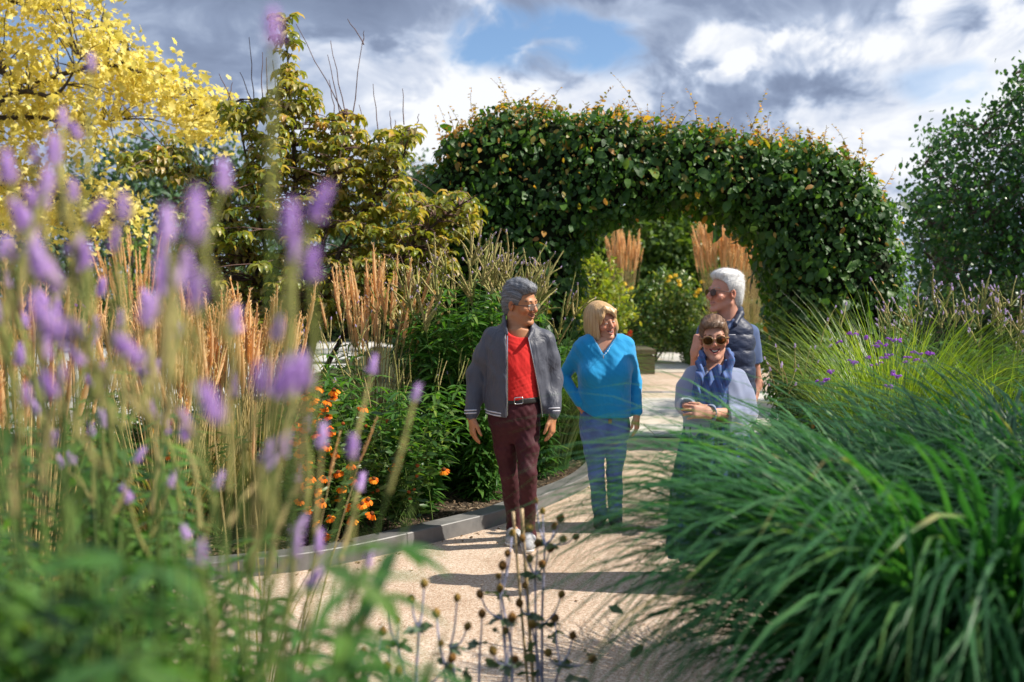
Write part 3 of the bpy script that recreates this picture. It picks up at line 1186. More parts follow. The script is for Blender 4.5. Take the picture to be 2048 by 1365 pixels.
for poly, k in YP:
    q = sample_poly(poly, k)
    q = q[~(((q[:, 0] - 30) / 45) ** 2 + ((q[:, 1] - 55) / 22) ** 2 < 1)]
    yc.append(Pn(q, rng.uniform(12.6, 14.4, len(q))))
yc = np.concatenate(yc)
yb = np.array([-8.3, 13.6, 0])
ytree = Thing('maple_tree', yb, 'golden yellow leaved tree spreading its branches beside the dogwood', 'tree')
tr = [(np.array([yb, yb + (0.1, 0, 1.5), yb + (0.0, 0.1, 3.2), yb + (0.3, 0, 5.6)]), 0.17, 0.05)]
def yl(*pts):
    return (np.array([yb + (0.0, 0, pts[0])] + [P(a, c, y) for a, c, y in pts[1:]]), 0.055, 0.008)
tr += [yl(2.8, (-60, 150, 13.4), (60, 165, 13.3), (210, 130, 13.2), (345, 170, 13.2), (450, 235, 13.2)),
       yl(2.2, (-60, 270, 13.2), (60, 235, 13.2), (150, 250, 13.3), (235, 240, 13.4)),
       yl(3.2, (-60, 20, 13.8), (70, 15, 13.8), (160, 30, 13.9), (250, 80, 13.8)),
       yl(1.9, (-60, 390, 13.4), (80, 395, 13.4), (180, 405, 13.5), (285, 435, 13.5)),
       yl(3.9, (-100, -60, 13.6), (40, -60, 13.6), (200, -40, 13.6)),
       yl(2.5, (0, 205, 13.0), (110, 190, 12.9), (160, 120, 12.9))]
V, F = limbs(tr)
ytree.part('trunk', V, F, M_BARK)
V, F = twigs(tr, yc, 0.011, 0.003, 0.06)
ytree.part('twigs', V, F, M_BARK, kind='stuff')
V, F = crown(yc, 20, 0.15, LOBED, 0.080, droop=0.45, up=0.9)
ytree.part('crown', V, F, M_YEL, kind='stuff')

# ---------------------------------------------------------------- birch on the other side of the arch
M_BIRCH = leaf_mat('birch_leaf', [(0.0, (0.022, 0.075, 0.025)), (0.5, (0.045, 0.13, 0.04)), (0.9, (0.075, 0.18, 0.045)), (1.0, (0.20, 0.26, 0.045))], 0.36, rough=0.35, spec=0.5)
BP = [(1812, 430), (1822, 360), (1848, 300), (1868, 238), (1880, 300), (1900, 250), (1925, 232), (1950, 245), (1985, 240), (2003, 185), (2048, 140), (2120, 100), (2330, 80), (2400, 300), (2400, 690),
      (1870, 690), (1845, 560)]
bp = sample_poly(BP, 1900)
bY = rng.uniform(13.2, 15.4, len(bp))
bc = Pn(bp, bY)
bb = np.array([7.8, 14.3, 0])
birch = Thing('birch_tree', bb, 'airy birch with small dark green leaves behind the pale grass', 'tree')
bs = [(np.array([bb, bb + (0, 0, 1.6), bb + (-.1, 0, 3.2), bb + (0.1, 0, 5.4)]), 0.075, 0.015)]
for a, c, y in [(1850, 330, 14), (1900, 270, 14.3), (1960, 260, 14), (2030, 150, 14.2), (1860, 520, 13.8), (2080, 300, 14.6), (1940, 420, 13.6), (2200, 150, 14.4), (2200, 400, 14.4), (1830, 430, 14)]:
    e = P(a, c, y)
    z0 = max(0.5, e[2] * 0.5)
    bs.append((np.array([bb + (0, 0, z0), (bb + (0, 0, z0)) * 0.5 + e * 0.5 + (0, 0, 0.2), e]), 0.022, 0.004))
V, F = limbs(bs)
birch.part('trunk', V, F, M_BARK)
V, F = twigs(bs, bc, 0.007, 0.0025, 0.05)
birch.part('twigs', V, F, M_TWIG, kind='stuff')
V, F = crown(bc, 13, 0.125, LEAF_OV, 0.075, droop=0.9, up=0.3)
birch.part('crown', V, F, M_BIRCH, kind='stuff')

# ---------------------------------------------------------------- rounder trees and shrubs by ellipsoid lumps
def lump_tree(name, label, cat, base, lumps, mat, T, leaf, per_m2, trunk_r, group=None, droop=0.3, spread=0.12):
    """lumps: (centre, radii); leaves on and inside the lumps' surfaces, real trunk and limbs"""
    base = np.array(base, dtype=float)
    th = Thing(name, base, label, cat, group)
    cs = []
    for c, r in lumps:
        r = np.array(r)
        ar = 4 * np.pi * ((r[0] * r[1]) ** 1.6 / 3 + (r[0] * r[2]) ** 1.6 / 3 + (r[1] * r[2]) ** 1.6 / 3) ** (1 / 1.6)
        k = int(ar * per_m2)
        u = rdir(k, -0.75, 1.0)
        ra = 1 - np.abs(rng.normal(0, 0.16, k))
        nb = 1 + 0.16 * wob(u[:, 0] * 3, u[:, 1] * 3, u[:, 2] * 3, int(abs(c[0] * 31 + c[1] * 7)) + 5, 1.6)
        cs.append(np.array(c) + u * r * (ra * nb)[:, None])
    cs = np.concatenate(cs)
    sk = [(np.array([base, base * 0.5 + np.array(c) * 0.5 + (0.02, 0, 0.1), np.array(c) + (0, 0, r[2] * 0.4)]), trunk_r, trunk_r * 0.25) for c, r in lumps]
    V, F = limbs(sk, 5)
    th.part('trunk', V, F, M_BARK)
    V, F = twigs(sk, cs, trunk_r * 0.14, trunk_r * 0.05, 0.05, 3)
    th.part('twigs', V, F, M_TWIG, kind='stuff')
    V, F = crown(cs, 6, spread, T, leaf, droop, 0.8)
    th.part('crown', V, F, mat, kind='stuff')
    return th


M_FARG = leaf_mat('far_tree_leaf', [(0.0, (0.04, 0.09, 0.045)), (0.5, (0.07, 0.14, 0.065)), (1.0, (0.12, 0.19, 0.08))], 0.25, rough=0.5)
M_MIDG = leaf_mat('mid_tree_leaf', [(0.0, (0.05, 0.10, 0.018)), (0.5, (0.10, 0.18, 0.03)), (1.0, (0.18, 0.25, 0.05))], 0.3, rough=0.45)
M_DARK = leaf_mat('dark_shrub_leaf', [(0.0, (0.012, 0.035, 0.015)), (0.6, (0.03, 0.07, 0.02)), (1.0, (0.06, 0.11, 0.025))], 0.25, rough=0.4)
M_PURP = leaf_mat('purple_leaf', [(0.0, (0.025, 0.012, 0.022)), (1.0, (0.055, 0.025, 0.04))], 0.2, rough=0.5)


def px_lumps(ls, Y):
    """lumps from photo ellipses (px, py, rx, ry) at distance Y"""
    return [(P(a, c, Y), (rx / FPX * Y, rx / FPX * Y * 0.85, ry / FPX * Y)) for a, c, rx, ry in ls]


def far_tree(label, ls, Y, mat=M_FARG, leaf=0.22, per=6, group='trees at the back of the garden'):
    b_ = P(ls[0][0], 640, Y)
    b_[2] = -0.03
    lump_tree('garden_tree', label, 'tree', b_, px_lumps(ls, Y), mat, LEAF_S, leaf, per, 0.12, group, spread=0.25)


far_tree('grey green tree behind the branches of the golden tree', [(275, 345, 90, 85), (330, 420, 110, 90), (180, 400, 80, 90), (200, 520, 130, 90)], 34)
far_tree('grey green tree between the golden tree and the dogwood', [(430, 330, 75, 70), (410, 440, 100, 90), (480, 420, 70, 70), (440, 540, 110, 80)], 36)
far_tree('tree half hidden behind the dogwood and the hedge end', [(800, 360, 70, 60), (730, 430, 90, 80), (850, 430, 60, 90), (780, 530, 130, 80)], 38)
far_tree('small dark round tree under the golden branches', [(265, 490, 45, 48), (300, 540, 60, 50)], 30, M_MIDG, 0.2)
far_tree('feathery mid green tree seen through the arch', [(1320, 480, 85, 75), (1290, 560, 80, 60), (1370, 560, 70, 60)], 37, M_MIDG, 0.26, 16)
far_tree('dark tree filling the middle of the arch behind the reed grass', [(1440, 470, 75, 75), (1420, 560, 80, 60), (1490, 540, 70, 70)], 41, M_DARK, 0.28, 16)
far_tree('purple leaved tree under the top of the arch', [(1510, 490, 55, 45), (1510, 560, 60, 55)], 39, M_PURP, 0.24, 14)
far_tree('pale green tree behind the near side of the arch', [(1210, 490, 75, 75), (1190, 580, 80, 70), (1120, 520, 80, 100)], 40, M_MIDG, 0.28, 14)
far_tree('tall grey green tree closing the view behind the arch', [(1350, 500, 150, 110), (1500, 520, 120, 100), (1230, 540, 120, 100)], 52, M_FARG, 0.4, 10)
far_tree('dark bushy tree behind the birch', [(1930, 560, 130, 110), (2060, 520, 150, 170), (1870, 470, 60, 90)], 22, M_DARK, 0.13, 9)
far_tree('yellow green tree glimpsed through the birch', [(1890, 450, 50, 70), (1900, 560, 80, 90)], 19, M_MIDG, 0.11, 10)
far_tree('dense tree at the end of the terrace', [(-60, 500, 150, 130), (60, 560, 110, 80)], 33, M_FARG, 0.2, 7)
far_tree('rounded tree on the far side of the lawn', [(640, 520, 110, 90), (560, 560, 90, 70)], 44, M_FARG, 0.24, 6)

# added birch out of view, placed and shaped to shade the big grass
sb = np.array([6.0, 2.6, 0.0])
lump_tree('birch_tree', 'added unseen birch shading the big dark grass beside the path', 'tree', sb, [((5.6, 2.5, 4.35), (1.2, 1.2, 0.95)), ((5.4, 3.5, 4.2), (1.1, 0.8, 0.95)), ((5.9, 1.5, 4.4), (1.1, 0.9, 0.9))], M_BIRCH, LEAF_OV, 0.075, 16, 0.07, spread=0.15)

# ================================================================ herbaceous plants
def mat4(pos, y=None, s=1.0, zdir=None, yaw=0.0):
    """matrix whose local z points along zdir"""
    M4 = np.eye(4)
    z = norm(np.array(zdir if zdir is not None else (0, 0, 1.0)))
    x = np.array([math.cos(yaw), math.sin(yaw), 0.0])
    x = norm(x - z * (x @ z))
    yv = np.cross(z, x)
    s3 = np.broadcast_to(np.asarray(s, dtype=float), (3,))
    M4[:3, 0], M4[:3, 1], M4[:3, 2] = x * s3[0], yv * s3[1], z * s3[2]
    M4[:3, 3] = pos
    return M4


# ---------------------------------------------------------------- grass clumps
def blade_paths(n, K, center, rbase, length, lean, bend, az=None, pw=1.7):
    """arching blades. lean: start angle from vertical (deg range); bend: total extra bend (deg range)"""
    th = rnd(n, 0, 2 * np.pi) if az is None else az(n)
    out = np.stack([np.cos(th), np.sin(th)], -1)
    b0 = np.asarray(center)[None, :] + np.c_[out * (rbase * np.sqrt(rnd(n)))[:, None], np.zeros(n)]
    L = rnd(n, *length)
    a0 = np.radians(rnd(n, *lean))
    ab = np.radians(rnd(n, *bend))
    u = np.linspace(0, 1, K)
    ang = a0[:, None] + ab[:, None] * u[None] ** pw
    ds = (L / (K - 1))[:, None]
    hor = np.concatenate([np.zeros((n, 1)), np.cumsum(np.sin(ang[:, :-1]) * ds, 1)], 1)
    ver = np.concatenate([np.zeros((n, 1)), np.cumsum(np.cos(ang[:, :-1]) * ds, 1)], 1)
    tw = rng.normal(0, 0.25, n)
    c2 = np.stack([np.cos(th + tw), np.sin(th + tw)], -1)
    dirs = out[:, None, :] * (1 - u[None, :, None]) + c2[:, None, :] * u[None, :, None]
    p = np.concatenate([b0[:, None, :2] + dirs * hor[..., None], b0[:, None, 2:] + ver[..., None]], -1)
    side = np.stack([-np.sin(th), np.cos(th), rng.normal(0, .25, n)], -1)
    return p, side, L


def blade_w(K, w0, n):
    u = np.linspace(0, 1, K)
    prof = np.minimum(1, 0.45 + 3 * u) * (1 - u ** 2.2) + 0.02
    return w0[:, None] * prof[None]


def grass_clump(name, label, center, n, length, lean, bend, width, mat, rbase=0.2, K=10, singles=0, group=None, az=None, cat='grass', pw=1.7):
    th = Thing(name, center, label, cat, group)
    p, side, L = blade_paths(n, K, center, rbase, length, lean, bend, az, pw)
    W = blade_w(K, rnd(n, *width), n)
    # those nearest the viewer show one by one
    order = np.argsort(p[:, :, 1].min(1))
    si = order[:singles]
    bi = order[singles:]
    V, F = ribbons(p[bi], W[bi], side[bi], 0.3)
    th.part('blades', V, F, mat, kind='stuff')
    for i in si:
        V, F = ribbons(p[i:i + 1], W[i:i + 1], side[i:i + 1], 0.3)
        th.part('blade', V, F, mat)
    return th


M_GRASS_D = leaf_mat('deep_green_blade', [(0.0, (0.016, 0.07, 0.024)), (0.45, (0.04, 0.145, 0.05)), (0.8, (0.075, 0.205, 0.07)), (0.9, (0.13, 0.25, 0.06)), (0.95, (0.34, 0.29, 0.12))], 0.34, tcol=(0.8, 1.0, 0.3), rough=0.42, spec=0.3)
M_GRASS_Y = leaf_mat('lime_blade', [(0.0, (0.07, 0.14, 0.02)), (0.5, (0.14, 0.23, 0.035)), (1.0, (0.26, 0.32, 0.07))], 0.42, tcol=(1.0, 1.0, 0.25), rough=0.35, spec=0.5)
M_GRASS_M = leaf_mat('mid_green_blade', [(0.0, (0.03, 0.085, 0.02)), (0.5, (0.07, 0.15, 0.03)), (1.0, (0.17, 0.24, 0.05))], 0.35, tcol=(0.9, 1.0, 0.3), rough=0.33, spec=0.5)
M_GRASS_T = leaf_mat('straw_blade', [(0.0, (0.10, 0.13, 0.03)), (0.5, (0.22, 0.20, 0.06)), (1.0, (0.38, 0.27, 0.11))], 0.35, tcol=(1.0, 0.9, 0.4), rough=0.5)

# the big arching grass beside the path, two more clumps behind it
grass_clump('arching_grass', 'large mound of broad dark green arching blades beside the gravel path', (1.36, 2.68, 0.02), 3000, (1.0, 1.92), (2, 15), (105, 175), (0.017, 0.030), M_GRASS_D, 0.36, 14, 240, pw=2.0)
grass_clump('arching_grass', 'tall dark green grass mound behind the broad arching one', (2.1, 3.5, 0.02), 1500, (1.0, 1.85), (2, 16), (90, 165), (0.015, 0.025), M_GRASS_D, 0.36, 12, 60, pw=2.3)
grass_clump('arching_grass', 'dark green grass mound just in front of the checked skirt', (1.66, 3.9, 0.02), 1400, (0.8, 1.6), (2, 15), (100, 170), (0.013, 0.022), M_GRASS_D, 0.30, 12, 40, pw=2.3)
grass_clump('arching_grass', 'dark green grass mound leaning out over the bed beside the broad arching one', (1.95, 2.62, 0.02), 1300, (0.9, 1.75), (2, 15), (95, 170), (0.016, 0.028), M_GRASS_D, 0.32, 12, 40, pw=2.3)
grass_clump('lime_grass', 'sunlit yellow green grass fountain in front of the hedge end', (2.85, 7.3, 0.02), 1300, (1.25, 1.9), (2, 20), (40, 105), (0.007, 0.012), M_GRASS_Y, 0.30, 10, 60)
grass_clump('lime_grass', 'pale grass tuft between the purple heads and the birch', (3.5, 7.1, 0.02), 700, (1.1, 1.6), (2, 26), (45, 115), (0.007, 0.011), M_GRASS_Y, 0.25, 9)
grass_clump('weeping_grass', 'fine weeping grass spilling over the edging behind the walking pair', (0.30, 9.05, 0.06), 1900, (1.05, 1.85), (3, 15), (95, 155), (0.004, 0.0075), M_GRASS_M, 0.22, 11, 60)
grass_clump('weeping_grass', 'low fine grass drooping at the foot of the arch', (0.66, 9.65, 0.06), 700, (0.7, 1.25), (4, 20), (100, 155), (0.004, 0.007), M_GRASS_M, 0.15, 10)


# ---------------------------------------------------------------- feather reed grass with tan plumes
def plume_mesh(seed):
    r = np.random.default_rng(seed)
    core = tube(np.array([(0.02 * math.sin(3 * u), 0, u) for u in np.linspace(0, 1, 7)]), [0.006, .018, .022, .02, .015, .009, .003], 5)
    n = 46
    z = r.uniform(0.02, 0.98, n)
    th = r.uniform(0, 6.28, n)
    rad = 0.026 * np.sin(np.pi * np.clip(z * 0.9 + 0.08, 0, 1)) + 0.004
    pos = np.stack([np.cos(th) * rad * 0.3, np.sin(th) * rad * 0.3, z], -1)
    d = np.stack([np.cos(th) * 0.32, np.sin(th) * 0.32, np.ones(n)], -1)
    T = leaf_t(0.16, ts=(0, 0.5, 1.0), ws=(0.3, 1.0, 0.0), fold=0.2, droop=0)
    V, F = scatter(T, pos, basis(d, r.normal(0, 1, (n, 3))), r.uniform(0.06, 0.11, n))
    a = merge([(core[0], tri(core[1])), (V, F)])
    return mesh_np('plume', *a)


PLUMES = [plume_mesh(k) for k in (1, 2, 3)]
M_PLUME = leaf_mat('tan_plume', [(0.0, (0.48, 0.32, 0.15)), (0.5, (0.64, 0.46, 0.24)), (1.0, (0.76, 0.60, 0.36))], 0.35, tcol=(1.0, 0.8, 0.45), rough=0.7, spec=0.2)
M_STRAW = plain_mat('straw_stem', (0.46, 0.35, 0.15), 0.7, 0.2, var=0.35)


def reed_grass(label, base, n, top, spread, plume_len, thick=1.0, blades=120, group='feather reed grass clumps', lean=(-.1, .1)):
    base = np.array(base, dtype=float)
    th = Thing('feather_reed_grass', base, label, 'grass', group)
    a = rnd(n, 0, 2 * np.pi)
    rr = np.sqrt(rnd(n))
    b0 = base + np.c_[np.cos(a) * rr * spread * 0.35, np.sin(a) * rr * spread * 0.35, np.zeros(n)]
    tp = base + np.c_[np.cos(a) * rr * spread + rnd(n, *lean), np.sin(a) * rr * spread, rnd(n, top[0], top[1])]
    K = 6
    u = np.linspace(0, 1, K)[None, :, None]
    path = b0[:, None] + (tp - b0)[:, None] * u
    path[:, :, :2] += (tp - b0)[:, None, :2] * 0.25 * (u ** 2 - u)
    V, F = tubes(path, np.broadcast_to(np.linspace(0.0028, 0.0018, K) * thick, (n, K)), 4)
    th.part('stems', V, F, M_STRAW, kind='stuff')
    for i in range(n):
        d = norm(path[i, -1] - path[i, -2])
        L = plume_len * rng.uniform(0.75, 1.25)
        d = norm(d + rng.normal(0, 0.05, 3))
        th.piece('plume', PLUMES[i % 3], mat4(path[i, -1] - d * L * 0.1, None, (L * thick, L * thick, L), d, rnd(1)[0] * 6), M_PLUME)
    p, side, L = blade_paths(blades, 8, base, spread * 0.4, (top[0] * 0.5, top[1] * 0.75), (3, 20), (30, 110))
    V, F = ribbons(p, blade_w(8, rnd(blades, .004, .007) * thick, blades), side)
    th.part('blades', V, F, M_GRASS_T, kind='stuff')
    return th


def gp(px, Y):
    q = P(px, 700, Y)
    return (q[0], q[1], 0.05)


reed_grass('tan feather reed grass swaying in front of the dogwood trunk', gp(500, 6.9), 85, (0.85, 1.35), 0.38, 0.32, 1.7, blades=260)
reed_grass('tan feather reed grass rising beside the orange flowers', gp(415, 6.6), 75, (0.9, 1.4), 0.38, 0.32, 1.7, blades=200)
reed_grass('tan feather reed grass between the steel edging and the terrace', gp(330, 6.1), 60, (0.85, 1.3), 0.38, 0.32, 1.7, blades=160)
reed_grass('pale orange reed grass crowded by the purple spikes at the terrace edge', gp(45, 4.4), 60, (0.95, 1.45), 0.28, 0.30, 1.5, blades=140)
reed_grass('tan feather reed grass leaning against the dogwood beside the faded spikes', gp(745, 8.3), 58, (1.15, 1.62), 0.34, 0.38, 1.5, blades=220, lean=(-.12, .25))
reed_grass('tan reed grass standing between the golden tree and the terrace', gp(160, 7.5), 60, (0.8, 1.35), 0.5, 0.34, 1.7, blades=200)
reed_grass('small tan reed grass tuft on the far rim of the terrace', gp(275, 15.5), 60, (1.4, 2.25), 0.55, 0.42, 1.5, 60)
reed_grass('golden reed grass clump seen through the arch beside the purple tree', gp(1455, 23.0), 150, (2.2, 3.0), 0.75, 0.55, 1.9, 140)
reed_grass('golden reed grass behind the yellow flowers within the arch', gp(1497, 24.5), 80, (2.0, 2.8), 0.65, 0.55, 1.9, 80)
reed_grass('narrow golden reed grass tuft behind the leafy shrub', gp(1248, 27.0), 70, (2.3, 3.0), 0.42, 0.55, 1.9, 60)
# a few nearer single stems in the foreground flowers
reed_grass('sparse dry reed grass stems standing among the purple spikes', gp(505, 3.3), 9, (0.8, 1.3), 0.30, 0.24, blades=20)

# ---------------------------------------------------------------- culver's root: whorled leaves, candelabra of spikes
def spike_mesh(seed, curve):
    r = np.random.default_rng(seed)
    K = 22
    u = np.linspace(0, 1, K)
    x = curve * 0.35 * u ** 2
    z = u * (1 - abs(curve) * 0.12 * u)
    rad = 0.026 * (1 - 0.45 * u) * (1 + 0.22 * np.where(np.arange(K) % 2, 1, -1))
    rad[0] = 0.012
    V, F = tube(np.stack([x, 0 * u, z], -1), rad, 6)
    V = V + r.normal(0, 0.004, V.shape)
    return mesh_np('seed_spike', V, F)


def blossom_mesh(seed):
    r = np.random.default_rng(seed)
    core = tube(np.array([(0, 0, u) for u in np.linspace(0, 1, 6)]), [.09, .15, .16, .14, .10, .02], 6)
    n = 70
    z = r.uniform(0.0, 1.0, n)
    th = r.uniform(0, 6.28, n)
    pos = np.stack([np.cos(th) * 0.08, np.sin(th) * 0.08, z], -1)
    d = np.stack([np.cos(th), np.sin(th), 0.35 + 0.5 * z], -1)
    T = leaf_t(0.35, ts=(0, 0.6, 1.0), ws=(0.3, 1.0, 0.1), fold=0.2, droop=0)
    V, F = scatter(T, pos, basis(d, r.normal(0, 1, (n, 3))), r.uniform(0.16, 0.30, n) * (1.1 - 0.55 * z))
    a = merge([(core[0], tri(core[1])), (V, F)])
    return mesh_np('blossom', *a)


SPIKES = [spike_mesh(1, 0.0), spike_mesh(2, 0.5), spike_mesh(3, -0.6), spike_mesh(4, 1.1)]
BLOS = [blossom_mesh(1), blossom_mesh(2)]
M_SPIKE = leaf_mat('seeded_spike', [(0.0, (0.20, 0.22, 0.06)), (0.5, (0.31, 0.28, 0.10)), (1.0, (0.42, 0.31, 0.15))], 0.0, rough=0.8, spec=0.15)
M_MAUVE = leaf_mat('mauve_blossom', [(0.0, (0.42, 0.25, 0.55)), (0.5, (0.54, 0.37, 0.63)), (1.0, (0.68, 0.54, 0.72))], 0.3, tcol=(0.9, 0.75, 1.0), rough=0.7, spec=0.2)
M_MAUVEP = leaf_mat('pale_mauve_blossom', [(0.0, (0.45, 0.36, 0.55)), (0.5, (0.58, 0.48, 0.66)), (1.0, (0.70, 0.62, 0.72))], 0.3, tcol=(0.95, 0.9, 1.0), rough=0.7, spec=0.2)
M_VLEAF = leaf_mat('lance_leaf', [(0.0, (0.03, 0.095, 0.02)), (0.5, (0.065, 0.165, 0.034)), (0.85, (0.12, 0.23, 0.045)), (1.0, (0.24, 0.31, 0.055))], 0.38, tcol=(0.9, 1.0, 0.3), rough=0.35, spec=0.5)
M_VSTEM = plain_mat('green_stem', (0.09, 0.14, 0.03), 0.6, 0.3, var=0.4)
LANCE = leaf_t(0.20, ts=(0, 0.2, 0.5, 0.8, 1.0), ws=(0.15, 0.9, 1.0, 0.55, 0.0), fold=0.25, droop=0.35)


def culver(label, base, stems, leaf_len, whorl_gap, leaf_top=0.72, blos=None, bl=1.0, group=None, sides=0, spike_len=(0.14, 0.24), stem_r=0.004, leaves_per=6, low=0.15, side_p=1.0, spikes=True, spike_w=1.0):
    """stems: list of polylines base -> foot of the end spike. sides: side spikes per stem"""
    th = Thing('culvers_root', base, label, 'flowering plant', group)
    blos = blos or M_MAUVE
    tb = []
    lp, ld, ln_, lz = [], [], [], []
    for pts in stems:
        q = spline(np.array(pts), 14)
        tb.append(tube(q, np.linspace(stem_r, stem_r * 0.55, 14), 5))
        seg = np.linalg.norm(np.diff(q, axis=0), axis=1)
        cum = np.concatenate([[0], np.cumsum(seg)])
        s = cum[-1] * low
        a0 = rng.uniform(0, 6.28)
        while s < cum[-1] * leaf_top:
            c = np.array([np.interp(s, cum, q[:, j]) for j in range(3)])
            k = leaves_per
            an = a0 + np.arange(k) / k * 6.283 + rng.normal(0, .12, k)
            for t in an:
                lp.append(c)
                ld.append((math.cos(t), math.sin(t), rng.uniform(-0.25, 0.35)))
                ln_.append(leaf_len * rng.uniform(0.75, 1.15) * (1.0 - 0.35 * max(0, s / cum[-1] - 0.5)))
            a0 += 0.5
            s += whorl_gap * rng.uniform(0.8, 1.2)
        tip = q[-1]
        d0 = norm(q[-1] - q[-3])
        ns = (1 + (rng.integers(max(0, sides - 1), sides + 2) if sides else 0)) if spikes else 0
        for j in range(ns):
            if j == 0:
                o_, d, L = tip, d0, rng.uniform(*spike_len) * 1.15
            else:
                a = rng.uniform(0, 6.28)
                o_ = q[-1] - d0 * rng.uniform(0.0, 0.10)
                d = norm(d0 + np.array([math.cos(a), math.sin(a), 0]) * rng.uniform(0.35, 0.8))
                L = rng.uniform(*spike_len) * 0.85
            me = SPIKES[rng.integers(0, 4) if j else rng.integers(0, 3)]
            w_ = rng.uniform(0.16, 0.22) / 0.19 * spike_w
            sp_ = th.piece('seed_spike', me, mat4(o_, None, (L * w_ if L < .2 else .2 * w_, L * w_ if L < .2 else .2 * w_, L), d, rng.uniform(0, 6.28)), M_SPIKE)
            if rng.uniform() < side_p:
                # the flowering end of the spike
                cu = {0: 0.0, 1: 0.5, 2: -0.6, 3: 1.1}[SPIKES.index(me)]
                b_ = obj('blossom', BLOS[rng.integers(0, 2)], blos, sp_)
                sl = sp_.matrix_basis.to_scale()
                bw = 0.040 * bl * rng.uniform(0.8, 1.25)
                z0 = (1 - abs(cu) * 0.12)
                b_.matrix_basis = Matrix.Translation((cu * 0.35 * 0.9, 0, z0 * 0.93)) @ Matrix.Diagonal((bw / sl[0] * 0.95, bw / sl[1] * 0.95, bw / sl[2] * 0.95, 1))
    V, F = merge(tb)
    th.part('stems', V, F, M_VSTEM, kind='stuff')
    if lp:
        n = len(lp)
        V, F = scatter(LANCE, np.array(lp), basis(np.array(ld), np.tile((0, 0, 1.0), (n, 1)) + rng.normal(0, .25, (n, 3))), np.array(ln_))
        th.part('foliage', V, F, M_VLEAF, kind='stuff')
    return th


def auto_stems(base, n, h, spread, wander=0.06):
    out = []
    for k in range(n):
        a, r = rng.uniform(0, 6.28), math.sqrt(rng.uniform(0.02, 1))
        o = np.array([math.cos(a), math.sin(a), 0]) * r
        H = rng.uniform(*h) * (1 - 0.12 * r)
        b_ = np.array(base) + o * spread * 0.45
        out.append([b_, b_ + o * spread * 0.15 + (0, 0, H * 0.45) + rng.normal(0, wander * .5, 3) * (1, 1, 0), b_ + o * spread * 0.6 + (0, 0, H) + rng.normal(0, wander, 3) * (1, 1, 0)])
    return out


b1 = P(935, 900, 8.3)
b1[2] = 0.06
culver('tall faded culvers root with tan seed spikes behind the man in the grey jacket', b1, auto_stems(b1, 50, (1.5, 2.02), 0.68), 0.155, 0.085, 0.90, M_MAUVEP, 0.6, sides=4, leaves_per=7, low=0.02, side_p=0.8, spike_len=(0.2, 0.36), spike_w=1.7)
b1 = P(1075, 900, 8.75)
b1[2] = 0.06
culver('culvers root with bent tan spikes between the two walkers', b1, auto_stems(b1, 16, (1.3, 1.75), 0.46), 0.13, 0.10, 0.85, M_MAUVEP, 0.6, sides=3, low=0.05, side_p=0.8, spike_len=(0.18, 0.34), spike_w=1.6)
b1 = P(640, 900, 7.9)
b1[2] = 0.06
culver('leafy culvers root under the dogwood beside the tan grass', b1, auto_stems(b1, 16, (1.05, 1.5), 0.45), 0.14, 0.09, 0.9, M_MAUVEP, 0.6, sides=2, low=0.05, side_p=0.7)
b1 = P(810, 900, 7.3)
b1[2] = 0.06
culver('low bushy culvers root with glossy whorled leaves behind the edging', b1, auto_stems(b1, 26, (0.75, 1.15), 0.5), 0.15, 0.075, 0.98, M_MAUVEP, 0.6, sides=0, low=0.02, side_p=0.2)
b1 = P(960, 900, 7.75)
b1[2] = 0.06
culver('culvers root stems leaning over the edging beside the maroon trousers', b1, auto_stems(b1, 22, (0.7, 1.1), 0.36), 0.14, 0.075, 0.98, M_MAUVEP, 0.6, sides=0, low=0.02, side_p=0.2)
for px_, Y_, lab in ((455, 7.3, 'low leafy culvers root at the foot of the tan reed grass'), (300, 6.9, 'low leafy culvers root in front of the terrace edge'), (130, 6.6, 'low leafy culvers root before the pale terrace'), (560, 7.6, 'leafy culvers root between the reed grass and the dogwood')):
    b1 = P(px_, 900, Y_)
    b1[2] = 0.06
    culver(lab, b1, auto_stems(b1, 20, (0.7, 1.15), 0.55), 0.14, 0.085, 0.98, M_MAUVEP, 0.6, 'leafy culvers root in the flower bed', sides=0, low=0.02, side_p=0.5)
b1 = P(1960, 900, 8.4)
b1[2] = 0.03
culver('faded culvers root with many tan spikes beneath the birch', b1, auto_stems(b1, 48, (1.3, 1.75), 0.75), 0.13, 0.11, 0.8, M_MAUVEP, 0.8, sides=3, side_p=0.9, spike_len=(0.12, 0.26), spike_w=1.4)
b1 = P(2080, 900, 7.6)
b1[2] = 0.03
culver('culvers root with lilac tips at the edge of the pale grass', b1, auto_stems(b1, 22, (1.2, 1.6), 0.55), 0.13, 0.11, 0.8, M_MAUVEP, 0.8, sides=3, side_p=0.9, spike_len=(0.12, 0.26), spike_w=1.4)
b1 = P(1590, 900, 7.0)
b1[2] = 0.03
st = [[b1, b1 + (0, 0, 0.5), P(a, c, 7.0 + d)] for a, c, d in [(1545, 760, 0), (1562, 745, .1), (1590, 740, 0), (1610, 745, .1), (1575, 770, -.1), (1622, 735, 0), (1640, 690, .2), (1655, 650, .3), (1680, 655, .3)]]
culver('few arching lilac tipped stems beside the dark end of the hedge', b1, st, 0.12, 0.14, 0.6, M_MAUVEP, 0.75, sides=1, spike_len=(0.12, 0.2))

